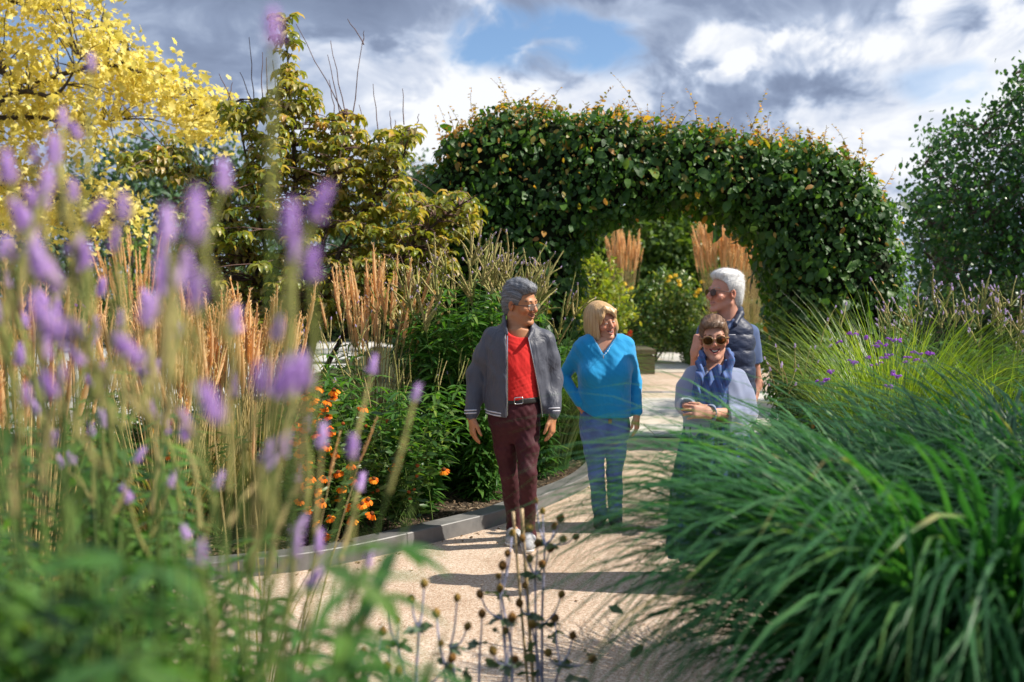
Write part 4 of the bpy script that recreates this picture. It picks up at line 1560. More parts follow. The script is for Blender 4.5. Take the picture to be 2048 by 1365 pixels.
# the plants close to the camera: stems carried up to the flower heads seen in the photograph
def near_culver(label, base_px, Y, heads, **kw):
    b_ = P(base_px, 900, Y)
    b_[2] = 0.02
    st = []
    for a, c, dY in heads:
        tip = P(a, c, Y + dY)
        L = 0.15
        d = norm(np.array([(tip[0] - b_[0]) * 0.9, (tip[1] - b_[1]) * 0.5, max(0.3, tip[2] - 0.4)]))
        foot = tip - d * L
        b2 = b_ + rng.normal(0, 0.06, 3) * (1, 1, 0)
        mid = b2 * 0.45 + foot * 0.55 + rng.normal(0, 0.015, 3)
        mid[:2] = b2[:2] * 0.62 + foot[:2] * 0.38
        st.append([b2, mid, foot])
    culver(label, b_, st, **kw)


NK = dict(leaf_len=0.095, whorl_gap=0.062, leaf_top=0.74, low=0.35, leaves_per=5, stem_r=0.0034, spike_len=(0.12, 0.15), group='culvers root close to the camera')
near_culver('culvers root with large bright purple heads reaching above the dogwood line', 430, 0.85, [(550, 88, 0), (478, 420, -.05), (575, 470, 0), (305, 385, 0), (330, 455, .1), (388, 335, .15), (632, 555, .1), (590, 540, .25), (372, 515, .2)], bl=0.82, sides=1, **NK)
near_culver('culvers root with pale purple heads standing against the golden tree', 95, 1.1, [(172, 125, .2), (115, 222, .2), (155, 322, 0), (70, 350, 0), (55, 315, .2), (235, 400, -.1), (15, 350, 0), (18, 380, .1), (95, 390, .2), (185, 390, .1), (65, 465, .1), (200, 525, 0), (255, 495, .1)], bl=0.82, sides=1, **NK)
near_culver('culvers root with purple heads in front of the tan reed grass', 330, 1.2, [(285, 560, 0), (515, 645, 0), (455, 645, .1), (525, 785, .1), (570, 805, 0), (568, 765, .2), (465, 775, .2), (525, 900, 0), (440, 1110, -.1), (300, 600, .3), (395, 870, .4), (350, 845, .5), (555, 945, .2)], bl=0.82, sides=1, **NK)
near_culver('culvers root with stems fanning out over the path', 420, 1.35, [(820, 790, .1), (740, 890, 0), (655, 870, .1), (630, 832, .2), (730, 735, .3), (590, 1085, 0), (750, 1128, .2), (632, 1105, .2), (705, 960, .5)], bl=0.9, sides=0, **NK)
near_culver('culvers root with small purple heads before the white terrace', 130, 1.6, [(150, 655, 0), (205, 645, .1), (120, 600, .2), (250, 700, .3), (60, 640, .2), (165, 520, .3), (40, 560, .1), (100, 540, .3), (320, 865, .2), (180, 850, .4), (235, 760, 0), (20, 700, 0), (90, 700, .2), (270, 640, .2), (350, 690, .1)], bl=0.82, sides=1, **NK)
near_culver('leafy culvers root filling the near corner of the bed', -20, 1.15, [(-60, 300, 0), (10, 480, .1), (-30, 560, .2), (45, 620, 0), (100, 760, -.1), (30, 780, 0)], bl=0.6, sides=0, **NK)
# lower leafy growth under them
for k, (px, Y, lab) in enumerate([(60, 1.15, 'leafy green culvers root stems below the pale purple heads'), (250, 1.45, 'leafy green culvers root stems below the tan grass'), (330, 1.9, 'leafy green growth where the flowers meet the path'),
                                  (150, 2.4, 'leafy green growth beneath the white terrace')]):
    b1 = P(px, 900, Y)
    b1[2] = 0.02
    culver(lab, b1, auto_stems(b1, 30, (1.0, 1.52) if px < 200 else (0.8, 1.22), 0.40), 0.12, 0.055, 0.98, M_MAUVE, 0.6, 'culvers root close to the camera', low=0.35, side_p=0.0, leaves_per=6, spikes=False)

# ---------------------------------------------------------------- sneezeweed: orange daisies with brown domes
def helenium_mesh():
    parts, mats = [], []
    T = leaf_t(0.55, ts=(0, 0.5, 0.85, 1.0), ws=(0.35, 0.95, 1.0, 0.55), fold=0.1, droop=0.5)
    n = 12
    an = np.arange(n) / n * 6.283
    V, F = scatter(T, np.stack([np.cos(an) * .2, np.sin(an) * .2, 0 * an], -1), basis(np.stack([np.cos(an), np.sin(an), -0.25 + 0.2 * np.sin(an * 3)], -1), np.tile((0, 0, 1.0), (n, 1))), np.full(n, 0.72))
    u, v = np.meshgrid(np.linspace(0, 1, 5), np.arange(10) / 10 * 6.283, indexing='ij')
    D = np.stack([0.34 * np.sin(u * 1.9) * np.cos(v), 0.34 * np.sin(u * 1.9) * np.sin(v), 0.30 * np.cos(u * 1.9) + 0.06], -1).reshape(-1, 3)
    q = np.array([(i * 10 + j, (i + 1) * 10 + j, (i + 1) * 10 + (j + 1) % 10, i * 10 + (j + 1) % 10) for i in range(4) for j in range(10)])
    return mesh_np('petals', V, F), mesh_np('flower_dome', D, q)


HP_, HD_ = helenium_mesh()
M_PET = leaf_mat('orange_petal', [(0.0, (0.72, 0.13, 0.012)), (0.5, (0.85, 0.27, 0.015)), (1.0, (0.92, 0.44, 0.03))], 0.35, tcol=(1.0, 0.8, 0.3), rough=0.6, spec=0.2)
M_DOME = plain_mat('brown_dome', (0.16, 0.05, 0.015), 0.8, 0.2, var=0.5, scale=40, bmp=0.8)
M_DOMEO = plain_mat('rust_dome', (0.30, 0.075, 0.015), 0.8, 0.2, var=0.5, scale=40, bmp=0.8)
M_HLEAF = leaf_mat('sneezeweed_leaf', [(0.0, (0.025, 0.075, 0.02)), (0.5, (0.06, 0.13, 0.03)), (1.0, (0.15, 0.21, 0.04))], 0.35, tcol=(0.9, 1.0, 0.3), rough=0.4)


def sneezeweed(label, base, flowers, buds, bushy, group='orange sneezeweed plants'):
    """flowers, buds: photo pixels with distance"""
    base = np.array(base, dtype=float)
    th = Thing('sneezeweed', base, label, 'flowering plant', group)
    tb, lp, ld, ls = [], [], [], []
    for k, (a, c, Y) in enumerate(list(flowers) + list(buds)):
        tip = P(a, c, Y)
        b0 = base + rng.normal(0, 0.10, 3) * (1, 1, 0)
        q = spline(np.array([b0, b0 * 0.5 + tip * 0.5 + (0, 0, 0.08), tip]), 10)
        tb.append(tube(q, np.linspace(0.0035, 0.002, 10), 5))
        for j in range(2, 10):
            for r in range(2):
                lp.append(q[j])
                ld.append(rdir(1, -0.2, 0.5)[0])
                ls.append(rng.uniform(0.05, 0.095))
        d = norm(np.array([rng.normal(0, .4), -0.45 + rng.normal(0, .3), 0.75]))
        if k < len(flowers):
            s = rng.uniform(0.034, 0.048)
            o_ = th.piece('flower', HP_, mat4(tip, None, s, d, rng.uniform(0, 6)), M_PET)
            obj('flower_dome', HD_, M_DOME, o_)
        else:
            th.piece('seed_head', HD_, mat4(tip, None, rng.uniform(0.032, 0.042), d), M_DOMEO)
    for k in range(bushy):
        o = rdir(1, 0, 1)[0]
        tip = base + o * np.array([0.42, 0.3, 0]) + (0, 0, rng.uniform(0.25, 0.85))
        q = spline(np.array([base + rng.normal(0, .12, 3) * (1, 1, 0), base * 0.4 + tip * 0.6 + (0, 0, .05), tip]), 8)
        tb.append(tube(q, np.linspace(0.0035, 0.002, 8), 4))
        for j in range(1, 8):
            for r in range(3):
                lp.append(q[j])
                ld.append(rdir(1, -0.2, 0.6)[0])
                ls.append(rng.uniform(0.05, 0.10))
    V, F = merge(tb)
    th.part('stems', V, F, M_VSTEM, kind='stuff')
    n = len(lp)
    V, F = scatter(leaf_t(0.32), np.array(lp), basis(np.array(ld), rdir(n, .3, 1)), np.array(ls))
    th.part('foliage', V, F, M_HLEAF, kind='stuff')


FL = [(641, 776), (668, 781), (613, 790), (626, 800), (656, 803), (650, 815), (640, 828), (655, 832), (608, 853), (632, 868), (672, 906), (612, 925), (600, 935), (702, 930), (648, 956), (748, 958), (613, 930),
      (632, 984), (644, 1003), (617, 1018), (676, 994), (692, 1014), (724, 1008), (744, 1028), (651, 1070), (728, 815), (590, 880), (580, 800), (600, 1000), (705, 960), (736, 1000), (655, 890), (620, 815), (635, 845), (660, 860), (598, 905), (622, 955), (640, 915), (684, 975), (660, 1035), (705, 1040), (630, 1045), (612, 970), (676, 945), (592, 850), (665, 795), (606, 880)]
BU = [(686, 848), (719, 840), (732, 853), (760, 838), (775, 843), (697, 880), (690, 903), (806, 892), (835, 932), (788, 930), (803, 916), (784, 948), (834, 953), (745, 985), (755, 982), (817, 985), (829, 980), (820, 1000), (690, 888), (740, 880)]
fY = [(a, c, 6.02 + rng.uniform(-0.05, 0.3)) for a, c in FL]
bY_ = [(a, c, 6.4 + rng.uniform(-0.1, 0.3)) for a, c in BU]
sneezeweed('sneezeweed with bright orange daisies spilling over the steel edging', (*P(640, 900, 6.55)[:2], 0.06), fY[:18], bY_[:3], 26)
sneezeweed('sneezeweed with drooping orange daisies low beside the edging', (*P(700, 900, 6.6)[:2], 0.06), fY[18:], bY_[3:8], 20)
sneezeweed('sneezeweed mostly gone to round rust brown seed heads', (*P(790, 900, 6.8)[:2], 0.06), [(782, 938, 6.7), (888, 640 + 300, 6.9)], bY_[8:], 26)
sneezeweed('sneezeweed with small orange flowers among the reed stems', (*P(340, 900, 6.3)[:2], 0.06), [(a, c, 6.2 + rng.uniform(-.2, .3)) for a, c in [(308, 855), (315, 882), (305, 900), (322, 905), (335, 910), (312, 918), (355, 990), (300, 990), (345, 840), (365, 905), (400, 800), (585, 770)]], [], 24)

# ---------------------------------------------------------------- purple top verbena
def verb_mesh():
    n = 60
    d = rdir(n, -0.1, 1.0)
    pos = d * np.array([0.95, 0.95, 0.55])
    T = leaf_t(0.9, ts=(0, 0.5, 1.0), ws=(0.3, 1.0, 0.4), fold=0.2, droop=0.1)
    V, F = scatter(T, pos * 0.8, basis(np.cross(d, rng.normal(0, 1, (n, 3))), d), np.full(n, 0.34))
    return mesh_np('flower_head', V, F)


VERB = verb_mesh()
M_VERB = leaf_mat('verbena_purple', [(0.0, (0.22, 0.05, 0.40)), (0.5, (0.36, 0.10, 0.55)), (1.0, (0.50, 0.22, 0.66))], 0.25, tcol=(0.9, 0.6, 1.0), rough=0.7, spec=0.2)


def verbena(label, base, heads, Y, s=0.016):
    base = np.array(base, dtype=float)
    th = Thing('verbena', base, label, 'flowering plant', 'purple verbena plants')
    tb = []
    for a, c in heads:
        tip = P(a, c, Y + rng.uniform(-.12, .12))
        b0 = base + rng.normal(0, 0.05, 3) * (1, 1, 0)
        q = spline(np.array([b0, b0 * 0.5 + tip * 0.5 + (rng.normal(0, .03), 0, .06), tip]), 8)
        tb.append(tube(q, np.linspace(0.0022, 0.0013, 8), 4))
        for j in range(3):
            o = rng.normal(0, 1, 3) * (0.018, 0.018, 0.006) * (j > 0)
            th.piece('flower_head', VERB, mat4(tip + o, None, s * rng.uniform(0.75, 1.1), rdir(1, .7, 1)[0]), M_VERB)
    V, F = merge(tb)
    th.part('stems', V, F, M_VSTEM, kind='stuff')


verbena('purple verbena heads in front of the sunlit grass', (*P(1790, 900, 6.4)[:2], 0.03), [(1843, 708), (1853, 707), (1866, 708), (1829, 704), (1837, 720), (1816, 715), (1780, 678), (1790, 680), (1800, 684), (1812, 724)], 6.4)
verbena('purple verbena heads between the hedge and the sunlit grass', (*P(1720, 900, 6.5)[:2], 0.03), [(1700, 668), (1710, 668), (1681, 683), (1732, 676), (1762, 688), (1770, 692), (1752, 692), (1776, 711), (1770, 716), (1784, 711), (1738, 715), (1708, 724), (1754, 730)], 6.5)
verbena('sparse verbena heads just above the dark arching grass', (*P(1690, 900, 5.6)[:2], 0.03), [(1660, 745), (1656, 760), (1786, 748), (1794, 754), (1782, 773), (1645, 766), (1705, 726)], 5.6)
verbena('verbena heads floating before the terrace', (*P(170, 900, 6.0)[:2], 0.06), [(92, 758), (108, 752), (163, 610), (180, 655), (182, 848), (178, 885), (125, 832), (95, 832), (38, 690)], 6.0)

# ---------------------------------------------------------------- sea holly gone brown, on blue stems
def holly_mesh():
    u, v = np.meshgrid(np.linspace(0, 1, 9), np.arange(12) / 12 * 6.283, indexing='ij')
    rad = np.sin(np.clip(u * 0.96 + 0.02, 0, 1) * np.pi) ** 0.75
    bumpy = 1 + 0.09 * np.where((np.arange(9)[:, None] + np.arange(12)[None]) % 2, 1, -1)
    D = np.stack([0.5 * rad * bumpy * np.cos(v), 0.5 * rad * bumpy * np.sin(v), u * 1.25], -1).reshape(-1, 3)
    q = np.array([(i * 12 + j, i * 12 + (j + 1) % 12, (i + 1) * 12 + (j + 1) % 12, (i + 1) * 12 + j) for i in range(8) for j in range(12)])
    n = 8
    an = np.arange(n) / n * 6.283
    T = leaf_t(0.16, ts=(0, 0.4, 1.0), ws=(0.8, 1.0, 0.0), fold=0.2, droop=0.1)
    V, F = scatter(T, np.stack([np.cos(an) * .2, np.sin(an) * .2, 0.08 + 0 * an], -1), basis(np.stack([np.cos(an), np.sin(an), 0 * an + 0.25], -1), np.tile((0, 0, 1.0), (n, 1))), rnd(n, 0.55, 0.85))
    return mesh_np('seed_cone', D, q), mesh_np('bracts', V, F)


HC_, HB_ = holly_mesh()
M_HOLLY = plain_mat('brown_cone', (0.27, 0.135, 0.04), 0.85, 0.15, var=0.6, scale=300, bmp=0.9, bscale=500, bdist=0.003)
M_HOLLYY = plain_mat('ochre_cone', (0.36, 0.22, 0.055), 0.85, 0.15, var=0.5, scale=300, bmp=0.9, bscale=500, bdist=0.003)
M_BRACT = leaf_mat('dry_bract', [(0.0, (0.20, 0.17, 0.12)), (1.0, (0.42, 0.36, 0.26))], 0.2, rough=0.7)
M_BLUE = plain_mat('blue_grey_stem', (0.34, 0.34, 0.48), 0.6, 0.3, var=0.35, scale=30)
M_HOLLF = leaf_mat('sea_holly_leaf', [(0.0, (0.05, 0.10, 0.045)), (1.0, (0.16, 0.22, 0.14))], 0.25, rough=0.5)


def sea_holly(label, base_px, Y, heads, node_px):
    base = P(base_px, 900, Y)
    base[2] = 0.02
    th = Thing('sea_holly', base, label, 'seed head plant', 'sea holly plants beside the path')
    tb, lp, ld, ls = [], [], [], []
    nodes = [P(a, c, Y + d) for a, c, d in node_px]
    for nd in nodes:
        q = spline(np.array([base, base * 0.4 + nd * 0.6 + rng.normal(0, .02, 3), nd]), 10)
        tb.append(tube(q, np.linspace(0.0055, 0.0035, 10), 6))
    for a, c, d in heads:
        tip = P(a, c, Y + d)
        i = int(np.argmin([np.linalg.norm((nd - tip) * (1, .5, 0.6)) + (5 if nd[2] > tip[2] - 0.02 else 0) for nd in nodes]))
        nd = nodes[i]
        q = spline(np.array([nd, nd * 0.5 + tip * 0.5 + np.array([(tip[0] - nd[0]) * 0.15, 0, -0.01]), tip]), 8)
        tb.append(tube(q, np.linspace(0.0032, 0.0022, 8), 5))
        dr = norm(q[-1] - q[-3])
        s = rng.uniform(0.017, 0.027)
        o_ = th.piece('seed_head', HC_, mat4(tip - dr * s * 0.4, None, s, dr, rng.uniform(0, 6)), M_HOLLY if rng.uniform() < 0.75 else M_HOLLYY)
        obj('bracts', HB_, M_BRACT, o_)
    for nd in nodes:
        for j in range(7):
            lp.append(nd)
            ld.append(rdir(1, -.2, .3)[0])
            ls.append(rng.uniform(0.03, 0.06))
    for k in range(22):
        lp.append(base + np.array([rng.normal(0, .12), rng.normal(0, .1), rng.uniform(0.2, 0.62)]))
        ld.append(rdir(1, -.3, .5)[0])
        ls.append(rng.uniform(0.05, 0.09))
    V, F = merge(tb)
    th.part('stems', V, F, M_BLUE)
    n = len(lp)
    V, F = scatter(leaf_t(0.42, wave=0.5), np.array(lp), basis(np.array(ld), rdir(n, .2, 1)), np.array(ls))
    th.part('foliage', V, F, M_HOLLF, kind='stuff')


sea_holly('sea holly with brown seed heads standing clear against the sunlit gravel', 850, 2.55, [(773, 1214, 0), (795, 1243, 0), (765, 1267, .05), (823, 1202, 0), (848, 1171, 0), (873, 1231, .05), (776, 1303, 0), (727, 1306, 0), (706, 1321, .05), (797, 1346, 0), (882, 1289, -.05), (902, 1319, 0), (775, 1335, 0)],
          [(838, 1255, 0), (795, 1290, 0), (790, 1400, 0), (720, 1380, 0), (890, 1330, 0)])
sea_holly('sea holly with seed heads beside the bamboo canes', 965, 2.7, [(914, 1199, 0), (934, 1256, 0), (964, 1231, .1), (961, 1192, .2), (997, 1154, .2), (1005, 1135, .3), (1015, 1110, .3), (1024, 1069, .4), (987, 1305, -.1), (1011, 1265, -.1), (1024, 1239, -.1), (1000, 1180, .2), (1030, 1319, -.2)],
          [(900, 1298, 0), (960, 1290, .1), (1003, 1190, .3), (1012, 1330, -.1), (1005, 1240, .2)])
sea_holly('sea holly with seed heads tangled in the tips of the dark grass', 1090, 3.0, [(1072, 1004, .2), (1085, 1025, .2), (1120, 1040, .1), (1109, 1056, .2), (1060, 1059, .2), (1084, 1130, 0), (1050, 1174, 0), (1122, 1192, 0), (1145, 1275, -.1), (1182, 1319, -.2), (1097, 1308, -.2), (1040, 1210, 0), (1125, 1080, .1), (1060, 1120, .1), (1100, 1100, .1), (1150, 1075, .1), (1075, 1090, .1), (1065, 1250, -.1), (1110, 1240, 0), (1045, 1080, .1)],
          [(1090, 1090, .15), (1070, 1150, .1), (1085, 1250, 0), (1120, 1330, -.15), (1060, 1230, 0)])

# two bamboo canes
M_CANE = plain_mat('bamboo', (0.50, 0.36, 0.20), 0.5, 0.35, var=0.2, scale=8)
for a, c, a2, Y, lab in [(1026, 1024, 1046, 3.3, 'shorter thin bamboo cane leaning among the sea holly'), (1043, 1018, 1053, 3.35, 'taller thick bamboo cane among the sea holly')]:
    tp = P(a, c, Y)
    bt = P(a2 + 25, 900, Y)
    bt[2] = 0.0
    q = np.array([bt + (tp - bt) * u for u in np.linspace(0, 1, 19)])
    rr = np.full(19, 0.0058 if a > 1040 else 0.0046)
    rr[3::5] *= 1.25
    rr[-1] *= 1.0
    V, F = tube(q, rr, 8)
    V = np.concatenate([V, q[-1:]])
    n = len(V) - 1
    F = [F, np.array([(n - 8 + j, n - 8 + (j + 1) % 8, n) for j in range(8)])]
    o = obj('bamboo_cane', mesh_np('bamboo_cane', V - bt, F), M_CANE, None, label=lab, category='cane')
    o.location = tuple(bt)

# ---------------------------------------------------------------- shrubs beyond the arch
M_SHRUB = leaf_mat('variegated_leaf', [(0.0, (0.03, 0.085, 0.02)), (0.45, (0.08, 0.16, 0.03)), (0.75, (0.20, 0.25, 0.05)), (1.0, (0.42, 0.40, 0.14))], 0.3, tcol=(1, 1, .35), rough=0.4)
M_SHRUBY = leaf_mat('yellow_green_leaf', [(0.0, (0.10, 0.17, 0.02)), (0.5, (0.22, 0.28, 0.03)), (1.0, (0.40, 0.38, 0.05))], 0.4, tcol=(1, 1, .3), rough=0.4)


def shrub(label, ls, Y, mat, leaf, per, name='shrub'):
    b_ = P(ls[0][0], 640, Y)
    b_[2] = 0.0
    return lump_tree(name, label, 'shrub', b_, px_lumps(ls, Y), mat, LEAF, leaf, per, 0.03, 'shrubs beyond the arch', spread=0.08)


shrub('rounded leafy shrub with pale edged leaves behind the timber bench', [(1310, 640, 78, 75), (1340, 590, 50, 50), (1260, 650, 60, 55), (1365, 650, 45, 55)], 25.5, M_SHRUB, 0.11, 34)
shrub('yellow green shrub against the near pillar of the arch', [(1195, 560, 45, 55), (1215, 620, 50, 60), (1170, 640, 50, 70)], 18.0, M_SHRUBY, 0.09, 40)
shrub('bushy green shrub beyond the terrace behind the reed grass', [(210, 600, 100, 50), (120, 600, 90, 55), (330, 610, 90, 45)], 33, M_MIDG, 0.16, 14)
shrub('spreading green shrub at the rim of the lawn beside the dogwood', [(560, 600, 140, 55), (720, 600, 130, 55), (430, 600, 80, 50)], 30, M_MIDG, 0.15, 14)
shrub('low dark shrub between the hedge end and the birch', [(1900, 660, 110, 70), (2040, 640, 120, 90)], 12.8, M_DARK, 0.075, 55)
shrub('dark leafy shrub behind the near pillar of the arch', [(1100, 600, 90, 90), (1010, 600, 90, 90)], 20, M_DARK, 0.10, 25)
# yellow daisies at the top of the shrub seen through the arch
th = Thing('yellow_coneflower', (*P(1345, 640, 27.4)[:2], 0.0), 'yellow flowers standing in front of the pale edged shrub', 'flowering plant')
tb = []
M_YF = leaf_mat('yellow_petal', [(0, (0.75, 0.50, 0.02)), (1, (0.85, 0.62, 0.04))], 0.3, rough=0.6)
for a, c in [(1342, 552), (1352, 549), (1358, 560), (1336, 560), (1405, 562), (1400, 578), (1392, 590), (1250, 566), (1262, 575), (1225, 580), (1395, 583), (1360, 568)]:
    tip = P(a, c, 23.9)
    b0 = np.array([tip[0] * 1.05, th.L[1] - 1.2, 0.0])
    tb.append(tube(spline(np.array([b0, b0 * .5 + tip * .5 + (0.03, 0, 0), tip]), 6), np.linspace(0.006, 0.004, 6), 4))
    th.piece('flower', HP_, mat4(tip, None, 0.075, (rng.normal(0, .3), -0.6, 0.7), rng.uniform(0, 6)), M_YF)
V, F = merge(tb)
th.part('stems', V, F, M_VSTEM, kind='stuff')
# red flowers by the blue top
th = Thing('red_lily', (*P(1258, 700, 23.4)[:2], 0.0), 'small orange red flowers behind the woman in blue', 'flowering plant')
tb = []
for a, c in [(1259, 664), (1254, 673), (1262, 668)]:
    tip = P(a, c, 23.3)
    b0 = np.array([tip[0], 23.5, -0.03])
    tb.append(tube(spline(np.array([b0, b0 * .5 + tip * .5 + (0.03, 0, 0), tip]), 6), np.linspace(0.005, 0.003, 6), 4))
    th.piece('flower', HP_, mat4(tip, None, 0.075, (rng.normal(0, .3), -0.7, 0.5), rng.uniform(0, 6)), leaf_mat('red_petal', [(0, (0.75, 0.06, 0.01)), (1, (0.85, 0.12, 0.02))], 0.3, rough=0.6))
V, F = merge(tb)
th.part('stems', V, F, M_VSTEM, kind='stuff')


# ---------------------------------------------------------------- low clipped box hedges behind
def box_hedge(label, x0, x1, y0, y1, z1, mat=M_MIDG, n=14000, leaf=0.06):
    th = Thing('box_hedge', ((x0 + x1) / 2, (y0 + y1) / 2, 0), label, 'hedge')
    s = SDF((x0 - .3, y0 - .3, -.05), (x1 + .3, y1 + .3, z1 + .3), 0.1 if x1 - x0 < 6 else 0.2)
    X, Y, Z = s.grid()
    r = 0.12
    q = [np.maximum(np.abs(X - (x0 + x1) / 2) - (x1 - x0) / 2 + r, 0), np.maximum(np.abs(Y - (y0 + y1) / 2) - (y1 - y0) / 2 + r, 0), np.maximum(np.abs(Z - z1 / 2) - z1 / 2 + r, 0)]
    s.d = (np.sqrt(q[0] ** 2 + q[1] ** 2 + q[2] ** 2) - r + 0.03 * wob(X, Y, Z, 5, 4)).astype(np.float32)
    V, F = s.mesh()
    p_, n_ = surf_points(V, F, n)
    m_ = (n_[:, 1] < 0.5) & (p_[:, 2] > 0.02)
    p_, n_ = p_[m_], n_[m_]
    L = scatter(LEAF_S, p_ + n_ * rng.uniform(-.03, .04, len(p_))[:, None], basis(rdir(len(p_)) + n_ * .5, n_ + rdir(len(p_)) * .6 + (0, 0, .4)), rnd(len(p_), leaf * .7, leaf * 1.3))
    th.part('foliage', *L, mat, kind='stuff')
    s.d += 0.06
    th.part('dark_blocking_core', *s.mesh(), bpy.data.materials['dark_hedge_core'], False)  # added solid dark core behind the leaves, blocks light through the hedge


box_hedge('low clipped box hedge beside the paving behind the bench', 4.3, 6.4, 22.9, 25.5, 0.95)
box_hedge('long clipped hedge across the back of the garden beyond the arch', 2.0, 16.0, 30.0, 31.2, 1.55, M_MIDG, 16000, 0.11)
box_hedge('long clipped hedge at the far side of the terrace', -19.0, 1.5, 38.0, 39.2, 1.5, M_MIDG, 16000, 0.12)

# ================================================================ people
def skin_mat(name):
    m, b, out = new_mat(name)
    at = b.n('ShaderNodeVertexColor', layer_name='tint')
    co = coords(b)
    n1 = b.noise(co, 35, 4)
    c = b.mix(b.maprange(n1.outputs[0], 0.4, 0.7, 0, 0.35), at.outputs[0], b.mix(1.0, at.outputs[0], (0.86, 0.72, 0.68), 'MULTIPLY'))
    p = principled(b, c, 0.5, 0.35)
    p.inputs['Subsurface Weight'].default_value = 0.12
    p.inputs['Subsurface Radius'].default_value = (0.012, 0.005, 0.003)
    p.inputs['Subsurface Scale'].default_value = 1.0
    n2 = b.noise(co, 220, 2)
    b.link(bump(b, n2.outputs[0], 0.15, 0.001), p.inputs['Normal'])
    b.link(p.outputs[0], out.inputs[0])
    return m


M_SKIN = skin_mat('skin')


def cloth_mat(name, col, rough=0.75, spec=0.25, fold=0.5, fscale=9, weave=900, sheen=0.2, stretch=(1, 1, 0.45), var=0.1, dark=None):
    """woven or knitted cloth: soft creases by relief, fine weave"""
    m, b, out = new_mat(name)
    co = coords(b)
    n1 = b.noise(b.vmath('MULTIPLY', co, stretch), fscale, 3, 0.5, 0.6)
    n2 = b.noise(co, weave, 1)
    n3 = b.noise(co, 5, 3)
    d = dark or tuple(x * (1 - var * 2) for x in col)
    c = b.mix(b.maprange(n3.outputs[0], 0.35, 0.65), d, col)
    c = b.mix(b.maprange(n2.outputs[0], 0.4, 0.6, 0, 0.25), c, b.mix(1.0, c, (0.7, 0.7, 0.7), 'MULTIPLY'))
    p = principled(b, c, rough, spec)
    p.inputs['Sheen Weight'].default_value = sheen
    p.inputs['Sheen Roughness'].default_value = 0.5
    h = b.math('ADD', n1.outputs[0], b.math('MULTIPLY', n2.outputs[0], 0.03))
    b.link(bump(b, h, fold, 0.03), p.inputs['Normal'])
    b.link(p.outputs[0], out.inputs[0])
    return m


def hair_mat(name, stops, rough=0.45):
    m, b, out = new_mat(name)
    at = b.n('ShaderNodeVertexColor', layer_name='streak')
    sep = b.n('ShaderNodeSeparateColor')
    b.link(at.outputs[0], sep.inputs[0])
    c = b.ramp(sep.outputs[0], stops)
    p = principled(b, c, rough, 0.4)
    b.link(p.outputs[0], out.inputs[0])
    return m


def streak(L, mode, seed=0):
    """0..1 value constant along the lie of the hair, so locks read as streaks"""
    a, f, u = L[..., 0], L[..., 1], L[..., 2]
    if mode == 'down':          # falling from a parting on the crown
        t = np.arctan2(a + 0.012, f + 0.005)
        v = u
    else:                       # combed back from the forehead
        t = np.arctan2(a, u + 0.03)
        v = f
    r = np.random.default_rng(seed)
    q = 0
    for k, am in ((9, .35), (23, .6), (47, .8), (83, .8)):
        q = q + am * np.sin(k * t + r.uniform(0, 6.28) + 1.6 * np.sin(v * 24 + k))
    return np.clip(0.5 + q / 2.6 * 0.55, 0, 1)


def hair_part(th, g, H, mat, mode, groove=0.003, seed=0):
    X, Y, Z = g.grid()
    a, f, u = np.broadcast_arrays(*H.lgrid(X, Y, Z))
    g.d = g.d - (groove * (streak(np.stack([a, f, u], -1), mode, seed) - 0.5)).astype(np.float32)
    V, F = g.mesh()
    o = th.part('hair', V, F, mat)
    st_ = streak(H.local(V), mode, seed)
    at = o.data.color_attributes.new('streak', 'FLOAT_COLOR', 'POINT')
    at.data.foreach_set('color', np.repeat(np.c_[st_, st_, st_, np.ones(len(st_))], 1, 0).astype(np.float32).ravel())
    return o, V, F


class Head:
    def __init__(self, C, yaw, pitch=0.0, roll=0.0, s=1.0):
        y, p_, r_ = R_(yaw), R_(pitch), R_(roll)
        F = np.array([math.sin(y) * math.cos(p_), -math.cos(y) * math.cos(p_), math.sin(p_)])
        U = np.array([0, 0, 1.0])
        S = norm(np.cross(U, F))            # towards image side when facing the camera: +x
        if S[0] * math.cos(y) < 0:
            S = -S
        U = norm(np.cross(F, S))
        if U[2] < 0:
            U = -U
        c, s_ = math.cos(r_), math.sin(r_)
        S, U = S * c + U * s_, U * c - S * s_
        self.R = np.stack([S, F, U], -1)
        self.C = np.array(C, dtype=float)
        self.s = s

    def w(self, a, f, u):
        return self.C + self.R @ (np.array([a, f, u]) * self.s)

    def local(self, V):
        return (V - self.C) @ self.R / self.s

    def lgrid(self, X, Y, Z):
        d = [X - self.C[0], Y - self.C[1], Z - self.C[2]]
        return [(d[0] * self.R[0, i] + d[1] * self.R[1, i] + d[2] * self.R[2, i]) / self.s for i in range(3)]


